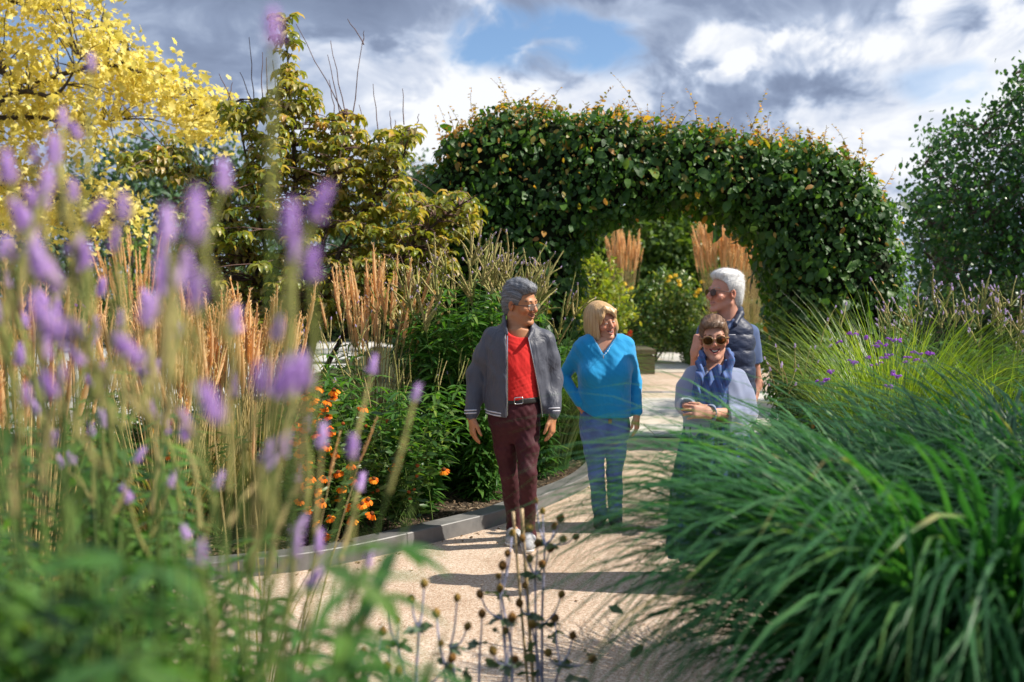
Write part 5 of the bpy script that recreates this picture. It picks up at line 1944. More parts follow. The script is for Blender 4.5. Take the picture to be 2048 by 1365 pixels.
def add_head(g, H, neck_to, neck_r=0.056, smile=1.0, open_=0.0, jaw=1.0, nose=1.0, slim=1.0, mw=0.029, proj=0.0):
    """neck into the body grid g; returns a finer grid with the head and the same neck"""
    s = H.s
    neck_a = H.w(0, -0.026, -0.048)
    g.cone(neck_a, neck_to, neck_r * s * 0.94, neck_r * s * 1.04, 0.035)
    g.ell(H.w(0, -0.01, 0.03), np.array((0.062, 0.082, 0.072)) * s, H.R, 0.02)
    ex = 0.165 * s
    gh_ = SDF(H.C - (ex, ex, ex * 1.12), H.C + (ex, ex, ex * 0.95), 0.0034)
    g = gh_

    def E(c, r, k=0.02, sub=False):
        g.ell(H.w(*c), np.array(r) * s, H.R, k, sub)

    def Cn(a, b_, ra, rb, k=0.015, sub=False):
        g.cone(H.w(*a), H.w(*b_), ra * s, rb * s, k, sub)
    E((0, -0.014, 0.036), (0.074 * slim, 0.096, 0.084))
    E((0, 0.028, -0.020), (0.060 * slim, 0.062, 0.082), 0.025)
    E((0, 0.032, -0.074), (0.046 * jaw, 0.050, 0.036), 0.022)
    for q in (-1, 1):
        Cn((q * 0.052 * jaw, -0.002, -0.060), (q * 0.020 * jaw, 0.070, -0.101), 0.012, 0.012, 0.02)
    E((0, 0.079, -0.105), (0.019 * jaw, 0.015, 0.015), 0.02)
    for q in (-1, 1):
        E((q * 0.040 * slim, 0.062, -0.030), (0.020, 0.020, 0.020), 0.018)
        E((q * 0.030, 0.102, 0.000), (0.0185, 0.0165, 0.012), 0.012, True)
        E((q * 0.030, 0.0785, -0.001), (0.0145, 0.0125, 0.0125), 0.004)
        E((q * 0.075 * slim, -0.010, -0.008), (0.009, 0.018, 0.031), 0.008)
        E((q * 0.082 * slim, -0.004, -0.004), (0.005, 0.009, 0.018), 0.004, True)
        E((q * 0.0115 * nose, 0.098 + proj, -0.0365), (0.0088 * nose, 0.0105, 0.0082), 0.007)
        Cn((q * 0.006, 0.104 + proj, -0.0445), (q * 0.011, 0.097 + proj, -0.0445), 0.0026, 0.0026, 0.002, True)
    Cn((-0.034, 0.081, 0.021), (0.034, 0.081, 0.021), 0.010, 0.010, 0.02)
    Cn((0, 0.088, 0.014), (0, 0.1085 + proj, -0.028), 0.0078, 0.0112 * nose, 0.012)
    # mouth: lips, then the line or opening between them
    um, uc = -0.067, -0.067 + 0.011 * smile
    for z0, rr in ((0.0048 + open_ * 0.006, 0.0042), (-0.0055 - open_ * 0.009, 0.0052)):
        for q in (-1, 1):
            Cn((0, 0.0925, um + z0), (q * mw * 0.5, 0.0885, um * .55 + uc * .45 + z0 * 0.8), rr, rr * 0.9, 0.006)
            Cn((q * mw * 0.5, 0.0885, um * .55 + uc * .45 + z0 * 0.8), (q * mw, 0.075, uc), rr * 0.9, 0.0024, 0.006)
    for q in (-1, 1):
        if open_ > 0.05:
            Cn((0, 0.098, um), (q * mw * 0.5, 0.094, um * .55 + uc * .45), 0.0016 + 0.0080 * open_, 0.0016 + 0.0066 * open_, 0.002, True)
            Cn((q * mw * 0.5, 0.094, um * .55 + uc * .45), (q * mw * 0.96, 0.080, uc), 0.0016 + 0.0066 * open_, 0.0016, 0.002, True)
        else:
            Cn((0, 0.0985, um), (q * mw * 0.5, 0.0945, um * .55 + uc * .45), 0.0016, 0.0016, 0.003, True)
            Cn((q * mw * 0.5, 0.0945, um * .55 + uc * .45), (q * mw * 0.96, 0.0795, uc), 0.0016, 0.0016, 0.003, True)
        E((q * 0.042 * slim, 0.068, -0.035 + 0.005 * smile), (0.018, 0.013 + 0.003 * smile, 0.016), 0.02)
        # smile folds
        Cn((q * 0.020, 0.096, -0.036), (q * (mw + 0.012), 0.082, -0.064), 0.0022, 0.0022, 0.009, True)
    g.cone(neck_a, neck_to, neck_r * s * 0.97, neck_r * s * 1.07, 0.03)
    return gh_


def paint(V, H, skin, lip, brow, cheek=(0.9, 0.62, 0.55), lw=1.0, open_=0.0, bw=1.0, mw=0.029, smile=1.0):
    """surface colour of a body mesh: skin, ruddier cheeks and nose, lips, eyebrows"""
    L = H.local(V)
    a, f, u = L[:, 0], L[:, 1], L[:, 2]
    col = np.tile(np.array(skin), (len(V), 1))

    def blend(w_, c):
        nonlocal col
        w_ = np.clip(w_, 0, 1)[:, None]
        col = col * (1 - w_) + np.array(c) * w_
    red = np.array(skin) * np.array(cheek)
    for q in (-1, 1):
        blend(0.7 * np.exp(-((a - q * 0.042) ** 2 + (u + 0.030) ** 2) / 0.022 ** 2) * (f > 0.03), red)
        blend(0.8 * np.exp(-((a - q * 0.078) ** 2 + (u + 0.005) ** 2 + (f + 0.008) ** 2) / 0.025 ** 2), red)
    blend(0.8 * np.exp(-(a ** 2 + (u + 0.03) ** 2) / 0.016 ** 2) * (f > 0.09), red)
    um = -0.067 + 0.011 * smile * (np.abs(a) / mw) ** 1.3
    hl = 0.0068 + 0.008 * open_
    blend(lw * ((np.abs(u - um) < hl * (1.1 - (np.abs(a) / (mw * 1.12)) ** 2)) & (np.abs(a) < mw) & (f > 0.06)), lip)
    blend(0.9 * ((np.abs(u - um) < (0.0012 + 0.0075 * open_) * (1 - (np.abs(a) / (mw * 1.05)) ** 2)) & (np.abs(a) < mw * 0.92) & (f > 0.05) & (f < 0.0955)), (0.05, 0.012, 0.01))
    return col


def hand(g, wrist, d, palm, across, curl=25, s=1.0, thumb=1, spread=0.0, thumb_in=0.5):
    """d: wrist to fingers; palm: normal of the palm side; across: towards the thumb side"""
    d, palm = norm(np.array(d, dtype=float)), np.array(palm, dtype=float)
    palm = norm(palm - d * (palm @ d))
    ac = np.cross(d, palm)
    if ac @ np.array(across) < 0:
        ac = -ac
    w_ = np.array(wrist, dtype=float)
    kn = w_ + d * 0.088 * s
    g.cone(w_ - d * 0.03 * s, w_ + d * 0.02 * s, 0.027 * s, 0.027 * s, 0.02, squash=(palm, 0.72))
    for t in (-0.020, 0.0, 0.020):
        g.cone(w_ + d * 0.018 * s + ac * t * 0.75 * s, kn + ac * t * 1.15 * s, 0.019 * s, 0.0165 * s, 0.014, squash=(palm, 0.75))
    for i, (t, L) in enumerate(zip((0.030, 0.0105, -0.0095, -0.0285), (0.070, 0.078, 0.072, 0.056))):
        p = kn + ac * t * s - d * (0.004 if i in (1, 2) else 0.010) * s
        dd = norm(d + ac * spread * t * 10)
        c0 = R_(curl * (0.75 + 0.14 * i))
        r = 0.0088 * s
        for j, fr in enumerate((0.45, 0.31, 0.24)):
            a = c0 * (0.5 + 0.85 * j)
            v = dd * math.cos(a) + palm * math.sin(a)
            q = p + v * L * fr * s
            g.cone(p, q, r, r * 0.93, 0.004)
            p, r = q, r * 0.93
    p = w_ + d * 0.022 * s + ac * 0.022 * s + palm * 0.008 * s
    v = norm(d * 0.75 + ac * 0.55 + palm * 0.35 * thumb_in)
    q = p + v * 0.045 * s
    g.cone(p, q, 0.0145 * s, 0.0115 * s, 0.012)
    v2 = norm(d * 0.95 + ac * 0.12 + palm * 0.4 * thumb_in)
    q2 = q + v2 * 0.032 * s
    g.cone(q, q2, 0.0112 * s, 0.010 * s, 0.005)
    g.cone(q2, q2 + norm(v2 + palm * 0.25) * 0.022 * s, 0.0098 * s, 0.0075 * s, 0.004)


def finish(th, name, g, mat, smooth=True, parent=None, shrink=0.0):
    if shrink:
        g = g.copy()
        g.d = g.d + shrink
    V, F = g.mesh()
    return th.part(name, V, F, mat, smooth, parent)


def body_part(th, g, hg, H, eyes=True, brow=(0.1, 0.06, 0.04), squint=0.7, **kw):
    V, F = merge([g.mesh(), hg.mesh()])
    kw['brow'] = brow
    o = th.part('body', V, F, M_SKIN)
    col = paint(V, H, **kw)
    at = o.data.color_attributes.new('tint', 'FLOAT_COLOR', 'POINT')
    at.data.foreach_set('color', np.c_[col, np.ones(len(col))].astype(np.float32).ravel())
    bm_ = plain_mat('brow', brow, 0.8, 0.1)
    for q in (-1, 1):
        # eyebrow: a low tapering ridge of short hairs
        n = 26
        a_ = np.linspace(0.013, 0.050, n)
        pts = np.array([H.w(q * x, 0.0955 - 0.55 * max(0, x - 0.020) ** 1.25 * 3.2, 0.0235 - ((x - 0.034) / 0.03) ** 2 * 0.006) for x in a_])
        hd = np.array([H.R @ np.array([q * 1.0, -0.25, 0.35])] * n) + rng.normal(0, .15, (n, 3))
        T = leaf_t(0.35, ts=(0, 0.5, 1.0), ws=(0.6, 1.0, 0.0), fold=0.1, droop=0)
        V2, F2 = scatter(T, pts, basis(hd, np.tile(H.R[:, 1], (n, 1))), np.full(n, 0.011 * H.s))
        th.part('eyebrow', V2, F2, bm_)
        if eyes:
            # eye: white, iris, dark lid line
            c = H.w(q * 0.030, 0.0872, -0.0005)
            uu, vv = np.meshgrid(np.linspace(0.05, np.pi - 0.05, 7), np.arange(12) / 12 * 6.283, indexing='ij')
            D = np.stack([0.0118 * np.sin(uu) * np.cos(vv), 0.0052 * np.cos(uu) * 1.0, 0.0056 * squint * np.sin(uu) * np.sin(vv)], -1).reshape(-1, 3) * H.s
            Q = np.array([(i * 12 + j, (i + 1) * 12 + j, (i + 1) * 12 + (j + 1) % 12, i * 12 + (j + 1) % 12) for i in range(6) for j in range(12)])
            eo = th.part('eye', D @ H.R.T + c, Q, M_EYE)
            D2 = D * np.array([0.42, 1.0, 0.95]) + np.array([0, 0.0009, 0])
            th.part('iris', D2 @ H.R.T + c, Q, M_IRIS, True, eo)
            for sg in (1, -1):
                lid = np.array([H.w(q * (0.030 + 0.0128 * t), 0.0905 - 0.004 * t * t, -0.0005 + sg * 0.0058 * squint * (1 - t * t)) for t in np.linspace(-1, 1, 9)])
                V2, F2 = tube(lid, 0.0011 * H.s * (1.25 if sg > 0 else 0.6), 5)
                th.part('eyelid', V2, F2, bm_ if sg < 0 else M_RIM_D)
    return o


def bounds(pts, m):
    a = np.array(pts)
    return a.min(0) - m, a.max(0) + m


def creases(seed, amp, f=(26, 26, 26), f2=60):
    def fn(X, Y, Z):
        q = wob(X * f[0], Y * f[1], Z * f[2], seed, 1.0)
        r = wob(X * f2, Y * f2, Z * f2 * 0.4, seed + 50, 1.0)
        return amp * (1 - np.abs(q) * 1.6) * 0.8 + amp * 0.25 * r
    return fn


def strands(th, V, F, H, n, length, width, flow, mat, lift=0.25, zone=None, name='strands', parent=None):
    """locks laid over the hair surface, following a flow direction in head space"""
    p, nn = surf_points(V, F, n)
    L = H.local(p)
    if zone is not None:
        k = zone(L)
        p, nn, L = p[k], nn[k], L[k]
    n = len(p)
    d = flow(L) @ H.R.T
    d = norm(d - nn * (d * nn).sum(-1, keepdims=True)) + rng.normal(0, 0.10, (n, 3))
    K = 4
    u = np.linspace(0, 1, K)
    ln = rnd(n, *length)
    lf = rng.uniform(0.0, lift, n)
    path = p[:, None] - nn[:, None] * 0.002 + d[:, None] * (u[None, :, None] - 0.25) * ln[:, None, None] + nn[:, None] * (lf[:, None] * ln[:, None] * (u[None] ** 1.5))[..., None]
    W = rnd(n, *width)[:, None] * np.array([0.6, 1.0, 0.8, 0.15])[None]
    side = np.cross(d, nn)
    V2, F2 = ribbons(path, W, side, 0.3)
    o = th.part(name, V2, F2, mat, True, parent, kind='stuff')
    v_ = np.repeat(rng.uniform(0.15, 0.95, n), K * 3)
    at = o.data.color_attributes.new('streak', 'FLOAT_COLOR', 'POINT')
    at.data.foreach_set('color', np.c_[v_, v_, v_, np.ones(len(v_))].astype(np.float32).ravel())
    return o


def ring_path(c, ax_u, ax_v, ru, rv, n=24, p=2.0):
    t = np.linspace(0, 2 * np.pi, n + 1)
    cu, sv = np.cos(t), np.sin(t)
    q = (np.abs(cu) ** p + np.abs(sv) ** p) ** (-1 / p)
    return np.array(c) + np.outer(q * cu * ru, ax_u) + np.outer(q * sv * rv, ax_v)


def glasses(th, H, mat_f, mat_l, w=0.021, h=0.017, f=0.106, u=-0.003, gap=0.0315, rim=0.0016, p=2.4, temple=True, sw=0.074):
    """spectacles on a head: rims, bridge, temples and two lenses"""
    S, Fw, U = H.R[:, 0], H.R[:, 1], H.R[:, 2]
    s = H.s
    parts = []
    lens = []
    for q in (-1, 1):
        c = H.w(q * gap, f - 0.004, u)
        su = norm(S - Fw * 0.16 * q)
        rp = ring_path(c, su, U, w * s, h * s, 26, p)
        parts.append(tube(rp, rim * s, 6))
        lv = np.concatenate([rp[:-1], [c + Fw * 0.0015]])
        lens.append((lv, np.array([(j, (j + 1) % 26, 26) for j in range(26)])))
        if temple:
            parts.append(tube(np.array([H.w(q * (gap + w * 0.95), f - 0.008, u + h * 0.55), H.w(q * (sw + 0.003), f - 0.035, u + h * 0.5), H.w(q * (sw + 0.004), 0.0, u + 0.006), H.w(q * sw, -0.022, u - 0.006)]), [rim * 1.3 * s, rim * 1.2 * s, rim * 1.1 * s, rim * s], 6))
    parts.append(tube(np.array([H.w(-gap + w * 0.95, f - 0.003, u + 0.004), H.w(0, f + 0.003, u + 0.007), H.w(gap - w * 0.95, f - 0.003, u + 0.004)]), rim * 1.1 * s, 6))
    V, F = merge(parts)
    o = th.part('glasses', V, F, mat_f)
    for V, F in lens:
        th.part('lens', V, F, mat_l, True, o)
    return o


M_LENS_D, b, out = new_mat('brown_lens')
p = principled(b, (0.035, 0.017, 0.006), 0.08, 0.6)
tr_ = b.n('ShaderNodeBsdfTransparent')
tr_.inputs[0].default_value = (0.42, 0.24, 0.10, 1)
x_ = b.n('ShaderNodeMixShader')
x_.inputs[0].default_value = 0.72
b.link(tr_.outputs[0], x_.inputs[1])
b.link(p.outputs[0], x_.inputs[2])
b.link(x_.outputs[0], out.inputs[0])
M_LENS_C, b, out = new_mat('clear_lens')
p = principled(b, (0.5, 0.52, 0.5), 0.03, 0.8)
tr_ = b.n('ShaderNodeBsdfTransparent')
x_ = b.n('ShaderNodeMixShader')
x_.inputs[0].default_value = 0.16
b.link(tr_.outputs[0], x_.inputs[1])
b.link(p.outputs[0], x_.inputs[2])
b.link(x_.outputs[0], out.inputs[0])
M_RIM_D = plain_mat('dark_rim', (0.02, 0.018, 0.017), 0.35, 0.5, bmp=0)
M_RIM_T = plain_mat('honey_rim', (0.30, 0.17, 0.06), 0.3, 0.5, bmp=0)
M_TEETH = plain_mat('teeth', (0.72, 0.68, 0.60), 0.3, 0.5, var=0.05, bmp=0)
M_EYE = plain_mat('eye_white', (0.62, 0.58, 0.55), 0.2, 0.5, var=0.03, bmp=0)
M_IRIS = plain_mat('iris', (0.035, 0.02, 0.012), 0.1, 0.6, bmp=0)
M_GOLD = plain_mat('gold', (0.75, 0.48, 0.16), 0.25, 0.5, bmp=0, Metallic=1.0)
M_SILVER = plain_mat('silver', (0.70, 0.70, 0.70), 0.25, 0.5, bmp=0, Metallic=1.0)
M_LEATHER = plain_mat('black_leather', (0.022, 0.02, 0.019), 0.45, 0.4)
M_STRIPE = cloth_mat('white_rib', (0.58, 0.58, 0.64), fold=0.1)


def teeth(th, H, u=-0.061, hw=0.019, hh=0.0042, f=0.093):
    """upper teeth as a curved strip, each tooth bulging"""
    t = np.linspace(-1, 1, 17)
    bul = 0.0012 * np.abs(np.cos(t * 8 * np.pi / 2))
    V = []
    for k, tt in enumerate(t):
        fx = f - 0.012 * tt * tt + bul[k]
        uu = u + 0.006 * abs(tt) ** 1.5
        hk = hh * (1 - 0.55 * tt * tt)
        V += [H.w(tt * hw, fx - 0.002, uu + hk), H.w(tt * hw, fx, uu), H.w(tt * hw, fx - 0.001, uu - hk)]
    F = [(3 * i + j, 3 * i + j + 1, 3 * i + 4 + j, 3 * i + 3 + j) for i in range(16) for j in range(2)]
    th.part('teeth', np.array(V), np.array(F), M_TEETH)


def hair_cut(H, line, back=-0.085, ear=True, nape=0.0):
    """hair allowed only behind a hairline f0(u)"""
    us, fs = zip(*line)

    def fn(X, Y, Z):
        a, f, u = H.lgrid(X, Y, Z)
        f0 = np.interp(u, us, fs)
        e = f - f0
        e = np.maximum(e, back - u - nape * (f + 0.05))
        if ear:
            e = np.maximum(e, 0.024 - np.sqrt(((f + 0.006) / 0.8) ** 2 + (u + 0.010) ** 2 + (np.maximum(0, 0.066 - np.abs(a)) * 2) ** 2))
        return e * H.s
    return fn


def person(label, root):
    return Thing('person', root, label, 'person')


def shoe(g, ankle, toe, r=0.042):
    a, t = np.array(ankle, dtype=float), np.array(toe, dtype=float)
    d = norm((t - a) * (1, 1, 0))
    h = a.copy()
    h[2] = r * 0.85
    heel = h - d * 0.055
    g.cone(heel, h + d * 0.06, r * 0.85, r * 0.95, 0.02)
    tt = t.copy()
    tt[2] = r * 0.72
    g.cone(h + d * 0.05, tt, r * 1.0, r * 0.82, 0.03)
    g.cone(h + (0, 0, 0.03), h + (0, 0, 0.085), r * 0.95, r * 0.9, 0.03)
    g.keep(lambda X, Y, Z: 0.004 - Z)


# ---------------------------------------------------------------- man in a grey jacket over a red T-shirt
Y0 = 6.44
J = lambda a, c, d=0.0: P(a, c, Y0 + d)
root = J(1042, 1090)
root[2] = 0
th = person('man in a grey bomber jacket, red T-shirt and maroon trousers, walking and looking aside', root)
H = Head(J(1041, 607), 52, -7, 4, 1.12)
sh = [J(984, 674, .02), J(1090, 680, .02)]
el = [J(953, 750, .05), J(1104, 757, .06)]
wr = [J(943, 832, -.04), J(1106, 828, -.05)]
hip = [J(1004, 835, .0), J(1054, 835, -.0)]
kn = [J(1017, 945, .03), J(1055, 945, -.12)]
an = [J(1029, 1046, .16), J(1057, 1062, .0)]
neck = J(1036, 664, .0)
lo, hi = bounds(sh + el + wr + hip + kn + an + [H.C + (0, 0, .15), J(940, 880), J(1120, 885)], 0.16)
lo[2] = -0.02
g = SDF(lo, hi, 0.0058)
hg = add_head(g, H, neck, 0.058, smile=1.6, open_=0.22, jaw=1.10, nose=1.2, mw=0.034, proj=0.002)
g.loft([(*J(1036, 672)[:2], J(1036, 662)[2], .09, .06), (*J(1036, 690)[:2], J(1036, 690)[2], .17, .09), (*J(1033, 750)[:2], J(1033, 750)[2], .16, .105), (*J(1030, 800)[:2], J(1030, 800)[2], .145, .11), (*J(1029, 850)[:2], J(1029, 850)[2], .13, .10)], 0.05)
for i in (0, 1):
    g.chain([sh[i], el[i], wr[i]], [.045, .036, .027], 0.03)
    g.chain([hip[i], kn[i], an[i]], [.055, .036, .030], 0.02)
    g.chain([an[i], an[i] + (0, -.06, -.045)], [.030, .026], 0.02)
hand(g, wr[0] + (0, 0, -.012), (0.10, -0.16, -1), (1, 0.35, 0.0), (0.35, -1, 0), 24, 1.1)
hand(g, wr[1] + (0, 0, -.012), (-0.06, -0.16, -1), (-1, 0.35, 0.0), (-0.35, -1, 0), 30, 1.1)
body_part(th, g, hg, H, skin=(0.45, 0.205, 0.10), lip=(0.36, 0.12, 0.085), lw=0.7, brow=(0.06, 0.05, 0.045), open_=0.22, mw=0.034, smile=1.6)
teeth(th, H, -0.064, 0.023, 0.0026, 0.0895)
# red T-shirt
g2 = SDF(J(955, 830) - (.05, .3, .05), J(1120, 645) + (.05, .3, .02), 0.0065)
sl = [(1036, 655, .10, .075), (1036, 668, .140, .088), (1036, 690, .162, .115), (1034, 730, .162, .138), (1032, 765, .160, .143), (1031, 800, .155, .134)]
g2.loft([(*J(a, c)[:2], J(a, c)[2], rx, ry) for a, c, rx, ry in sl], 0.01, 2.2, rot=14)
g2.disp(lambda X, Y, Z: 0.003 + 0.0045 * wob(X * 14 + 5 * np.sin(Z * 9) + Z * 5, Y * 4, Z * 4, 21, 1.0) + 0.002 * wob(X * 30 + Z * 16, Y * 6, Z * 6, 22, 1.0))
nk = neck + np.array([0.012, -0.035, 0.012])
g2.ell(nk, (0.082, 0.088, 0.055), None, 0.01, True)
zb = J(1030, 798)[2]
g2.keep(lambda X, Y, Z: zb + 0.0 * X - Z)
M_RED = cloth_mat('red_jersey', (0.66, 0.024, 0.02), 0.8, 0.2, 0.35, 7, sheen=0.15, stretch=(1.6, 1, 0.5), dark=(0.66, 0.018, 0.016))
finish(th, 't_shirt', g2, M_RED)
# trousers
g3 = SDF(J(955, 1092) - (.06, .36, .03), J(1105, 785) + (.06, .32, .03), 0.0068)
g3.loft([(*J(1031, 798)[:2], J(1031, 798)[2], .150, .126), (*J(1030, 820)[:2], J(1030, 820)[2], .166, .132), (*J(1029, 850)[:2], J(1029, 850)[2], .160, .122), (*J(1029, 885)[:2], J(1029, 885)[2], .10, .07)], 0.03)
for i in (0, 1):
    q = an[i] + np.array([0, -0.005, -0.004])
    g3.chain([hip[i], hip[i] * .45 + kn[i] * .55, kn[i], kn[i] * .5 + q * .5, q], [.086, .074, .058, .053, .048], 0.022)
    g3.cone(q, q + (0, -0.012, -0.062), 0.050, 0.054, 0.015)
g3.disp(lambda X, Y, Z: 0.0045 * wob(X * 16, Y * 16, Z * 26 + X * 20, 31, 1.0) + 0.003 * wob(X * 34, Y * 30, Z * 44, 32, 1.0))
zt = J(1030, 800)[2]
g3.keep(lambda X, Y, Z: Z - zt)
M_MAR = cloth_mat('maroon_twill', (0.060, 0.010, 0.016), 0.65, 0.25, 0.45, 8, sheen=0.04, dark=(0.046, 0.008, 0.012))
finish(th, 'trousers', g3, M_MAR)
# belt and buckle
gb = SDF(J(955, 830) - (.05, .3, .0), J(1110, 780) + (.05, .3, .0), 0.006)
gb.loft([(*J(1031, 790)[:2], J(1031, 790)[2], .157, .133), (*J(1031, 815)[:2], J(1031, 815)[2], .163, .138)], 0)
zz = J(1031, 799)[2]
gb.keep(lambda X, Y, Z: np.abs(Z - zz - 0.03 * (X - root[0])) - 0.018)
belt = finish(th, 'belt', gb, M_LEATHER)
bc_ = J(1037, 798) + np.array([0, -0.142, 0.002])
rp = ring_path(bc_, np.array([1, 0.02, 0.08]), np.array([-.05, 0, 1.0]), 0.027, 0.020, 28, 8)
V, F = tube(rp, 0.0035, 6)
th.part('buckle', V, F, M_SILVER, True, belt)
# jacket
g4 = SDF(J(915, 850) - (.05, .34, .03), J(1135, 620) + (.05, .36, .04), 0.0068)
sl = [(1037, 640, .085, .085), (1037, 652, .130, .098), (1037, 664, .172, .112), (1037, 682, .205, .135), (1036, 720, .205, .160), (1035, 765, .203, .165), (1034, 800, .206, .165), (1033, 822, .200, .158), (1032, 838, .186, .150)]
g4.loft([(*J(a, c, .015)[:2], J(a, c)[2], rx, ry) for a, c, rx, ry in sl], 0.01, 2.2, rot=14)
for i in (0, 1):
    q = wr[i] + (0, 0, .012)
    qq = wr[i] * .85 + el[i] * .15
    g4.chain([sh[i], sh[i] * .5 + el[i] * .5, el[i], qq], [.064, .066, .064, .052], 0.045)
    g4.chain([qq, q], [.046, .041], 0.02)
    g4.cone(q, q + (q - qq) * 0.4, .041, .040, 0.006)
g4.disp(lambda X, Y, Z: 0.0045 * wob(X * 13, Y * 10, Z * 5 + X * 5, 41, 1.0) + 0.002 * (1 - 2 * np.abs(wob(X * 22 + Z * 9, Y * 12, Z * 6 - X * 8, 42, 1.0))) + 0.0018 * wob(X * 30 + Z * 30, Y * 20, Z * 26 - X * 18, 44, 1.0))
# open front
ol = np.array([(J(1014, c)[2], J(1014 - (3 if c < 660 else 0), c, -.15)[0]) for c in (835, 760, 700, 650, 625)])
orr = np.array([(J(a, c)[2], J(a, c, -.15)[0]) for a, c in ((1084, 840), (1080, 800), (1072, 755), (1062, 705), (1056, 672), (1060, 650), (1066, 625))])
g4.fn(lambda X, Y, Z: np.maximum(np.maximum(np.interp(Z, ol[:, 0], ol[:, 1]) - X, X - np.interp(Z, orr[:, 0], orr[:, 1])), Y - (Y0 - 0.02)), 0.012, True)
g4.ell(neck + (0.005, -0.02, 0.05), (0.075, 0.085, 0.085), None, 0.02, True)
zh = J(1033, 834)[2]
g4.keep(lambda X, Y, Z: np.where(np.abs(X - root[0] + 0.02) < 0.205, zh + 0.016 * np.abs(X - root[0] + 0.03) / 0.2 * 1.6 - Z, -1.0))
M_JKT = cloth_mat('grey_nylon', (0.070, 0.075, 0.100), 0.5, 0.4, 0.6, 13, sheen=0.1, weave=700, stretch=(1.2, 1.2, 0.6), dark=(0.058, 0.062, 0.084))
jk = finish(th, 'jacket', g4, M_JKT)
# white stripes on hem and cuffs
for zc in (0.020, 0.038):
    gs = g4.copy()
    gs.d = gs.d - 0.0035
    xc0, xc1 = J(962, 830)[0], J(1004, 830)[0]
    gs.keep(lambda X, Y, Z: np.maximum(np.maximum(np.abs(Z - (zh + zc + 0.10 * (xc1 - X))) - 0.0058, X - xc1), np.maximum(xc0 - X, Y - Y0)))
    finish(th, 'hem_stripe', gs, M_STRIPE, True, jk)
for i in (0, 1):
    for t in (0.006, 0.024):
        c = wr[i] + np.array([0, 0, 0.012 + t])
        rp = ring_path(c, np.array([1, 0, 0.05]), np.array([0, 1, -.1]), 0.0425, 0.0425, 20)
        V, F = tube(rp, 0.0052, 6)
        th.part('cuff_stripe', V, F, M_STRIPE, True, jk)
# turned collar
for s_, a0, a1 in ((-1, J(1008, 634, .03), J(1014, 668, -.125)), (1, J(1067, 650, .03), J(1059, 678, -.125))):
    gc = SDF(np.minimum(a0, a1) - .07, np.maximum(a0, a1) + .07, 0.006)
    mid = a0 * .5 + a1 * .5 + np.array([s_ * 0.012, 0, 0.004])
    gc.chain([a0, mid, a1], [.020, .022, .014], 0.02, squash=((s_, -0.4, 0.4), 0.5))
    finish(th, 'collar', gc, M_JKT, True, jk)
# zip edge
for pts in ([J(1015, c, -.166 + (0.02 if c < 690 else 0)) for c in (672, 700, 740, 780, 815, 832)], [J(a, c, -.165 + (0.02 if c < 690 else 0)) for a, c in ((1057, 676), (1063, 705), (1073, 755), (1081, 800), (1085, 834))]):
    V, F = tube(spline(np.array(pts), 18), 0.0035, 5)
    th.part('zip', V, F, M_SILVER, True, jk)
# bracelet and watch
V, F = tube(ring_path(wr[0] + (0, 0, -.018), np.array([1, 0, .08]), np.array([0, 1, 0]), .031, .026, 20), .0042, 6)
th.part('bracelet', V, F, M_GOLD)
V, F = tube(ring_path(wr[1] + (0, 0, -.014), np.array([1, 0, .05]), np.array([0, 1, 0]), .031, .027, 20), .006, 6)
wt_ = th.part('watch', V, F, M_SILVER)
# shoes
M_SHOE = plain_mat('grey_trainer', (0.34, 0.34, 0.35), 0.7, 0.3, var=0.35, scale=22)
M_SOLE = plain_mat('white_sole', (0.66, 0.65, 0.62), 0.6, 0.3)
for i, toe in ((0, J(1022, 1090, -.02)), (1, J(1056, 1100, -.20))):
    gs = SDF(np.minimum(an[i], toe) - (.13, .12, .16), np.maximum(an[i], toe) + (.13, .14, .1), 0.006)
    gs.lo = gs.lo
    shoe(gs, an[i], toe, 0.046)
    so = finish(th, 'shoe', gs, M_SHOE)
    gs.d = gs.d - 0.006
    gs.keep(lambda X, Y, Z: Z - 0.024)
    finish(th, 'sole', gs, M_SOLE, True, so)
    for j in range(4):
        c = an[i] * (0.7 - 0.13 * j) + toe * (0.3 + 0.13 * j)
        c[2] = 0.098 - 0.013 * j
        V, F = tube(np.array([c + (-.026, 0.004, -.012), c + (0, -.002, .0), c + (.026, -.006, -.012)]), .0032, 5)
        th.part('lace', V, F, M_STRIPE, True, so)
# hair
gh = SDF(H.C - .19, H.C + .19, 0.004)
for c, r, k in (((0, -0.018, 0.046), (0.083, 0.107, 0.096), .01), ((0, 0.050, 0.095), (0.060, 0.048, 0.032), .03), ((0, -0.062, -0.02), (0.068, 0.052, 0.072), .03), ((0.0, -.015, .105), (.055, .075, .034), .03)):
    gh.ell(H.w(*c), np.array(r) * H.s, H.R, k)
gh.keep(hair_cut(H, [(-0.09, -0.03), (-0.045, -0.012), (-0.02, 0.030), (0.02, 0.042), (0.05, 0.05), (0.066, 0.072), (0.08, 0.105), (0.1, 0.13)], -0.078))
gh.disp(lambda X, Y, Z: 0.0035 * wob(X * 70, Y * 70, Z * 70, 9, 1.0))
M_HAIR1 = hair_mat('grey_hair', [(0.1, (0.065, 0.068, 0.078)), (0.5, (0.125, 0.13, 0.145)), (0.9, (0.235, 0.24, 0.26))])
ho, V, F = hair_part(th, gh, H, M_HAIR1, 'back', 0.0012, 1)
strands(th, V, F, H, 2600, (.018, .035), (.0012, .0025), lambda L: np.stack([L[:, 0] * 2, -0.6 + 0 * L[:, 0], np.where(L[:, 2] > 0.06, 0.35, -0.7)], -1), M_HAIR1, 0.25, None, 'strands', ho)
glasses(th, H, M_RIM_D, M_LENS_C, 0.0255, 0.0170, 0.108, -0.008, 0.0325, 0.0014, 3.2)

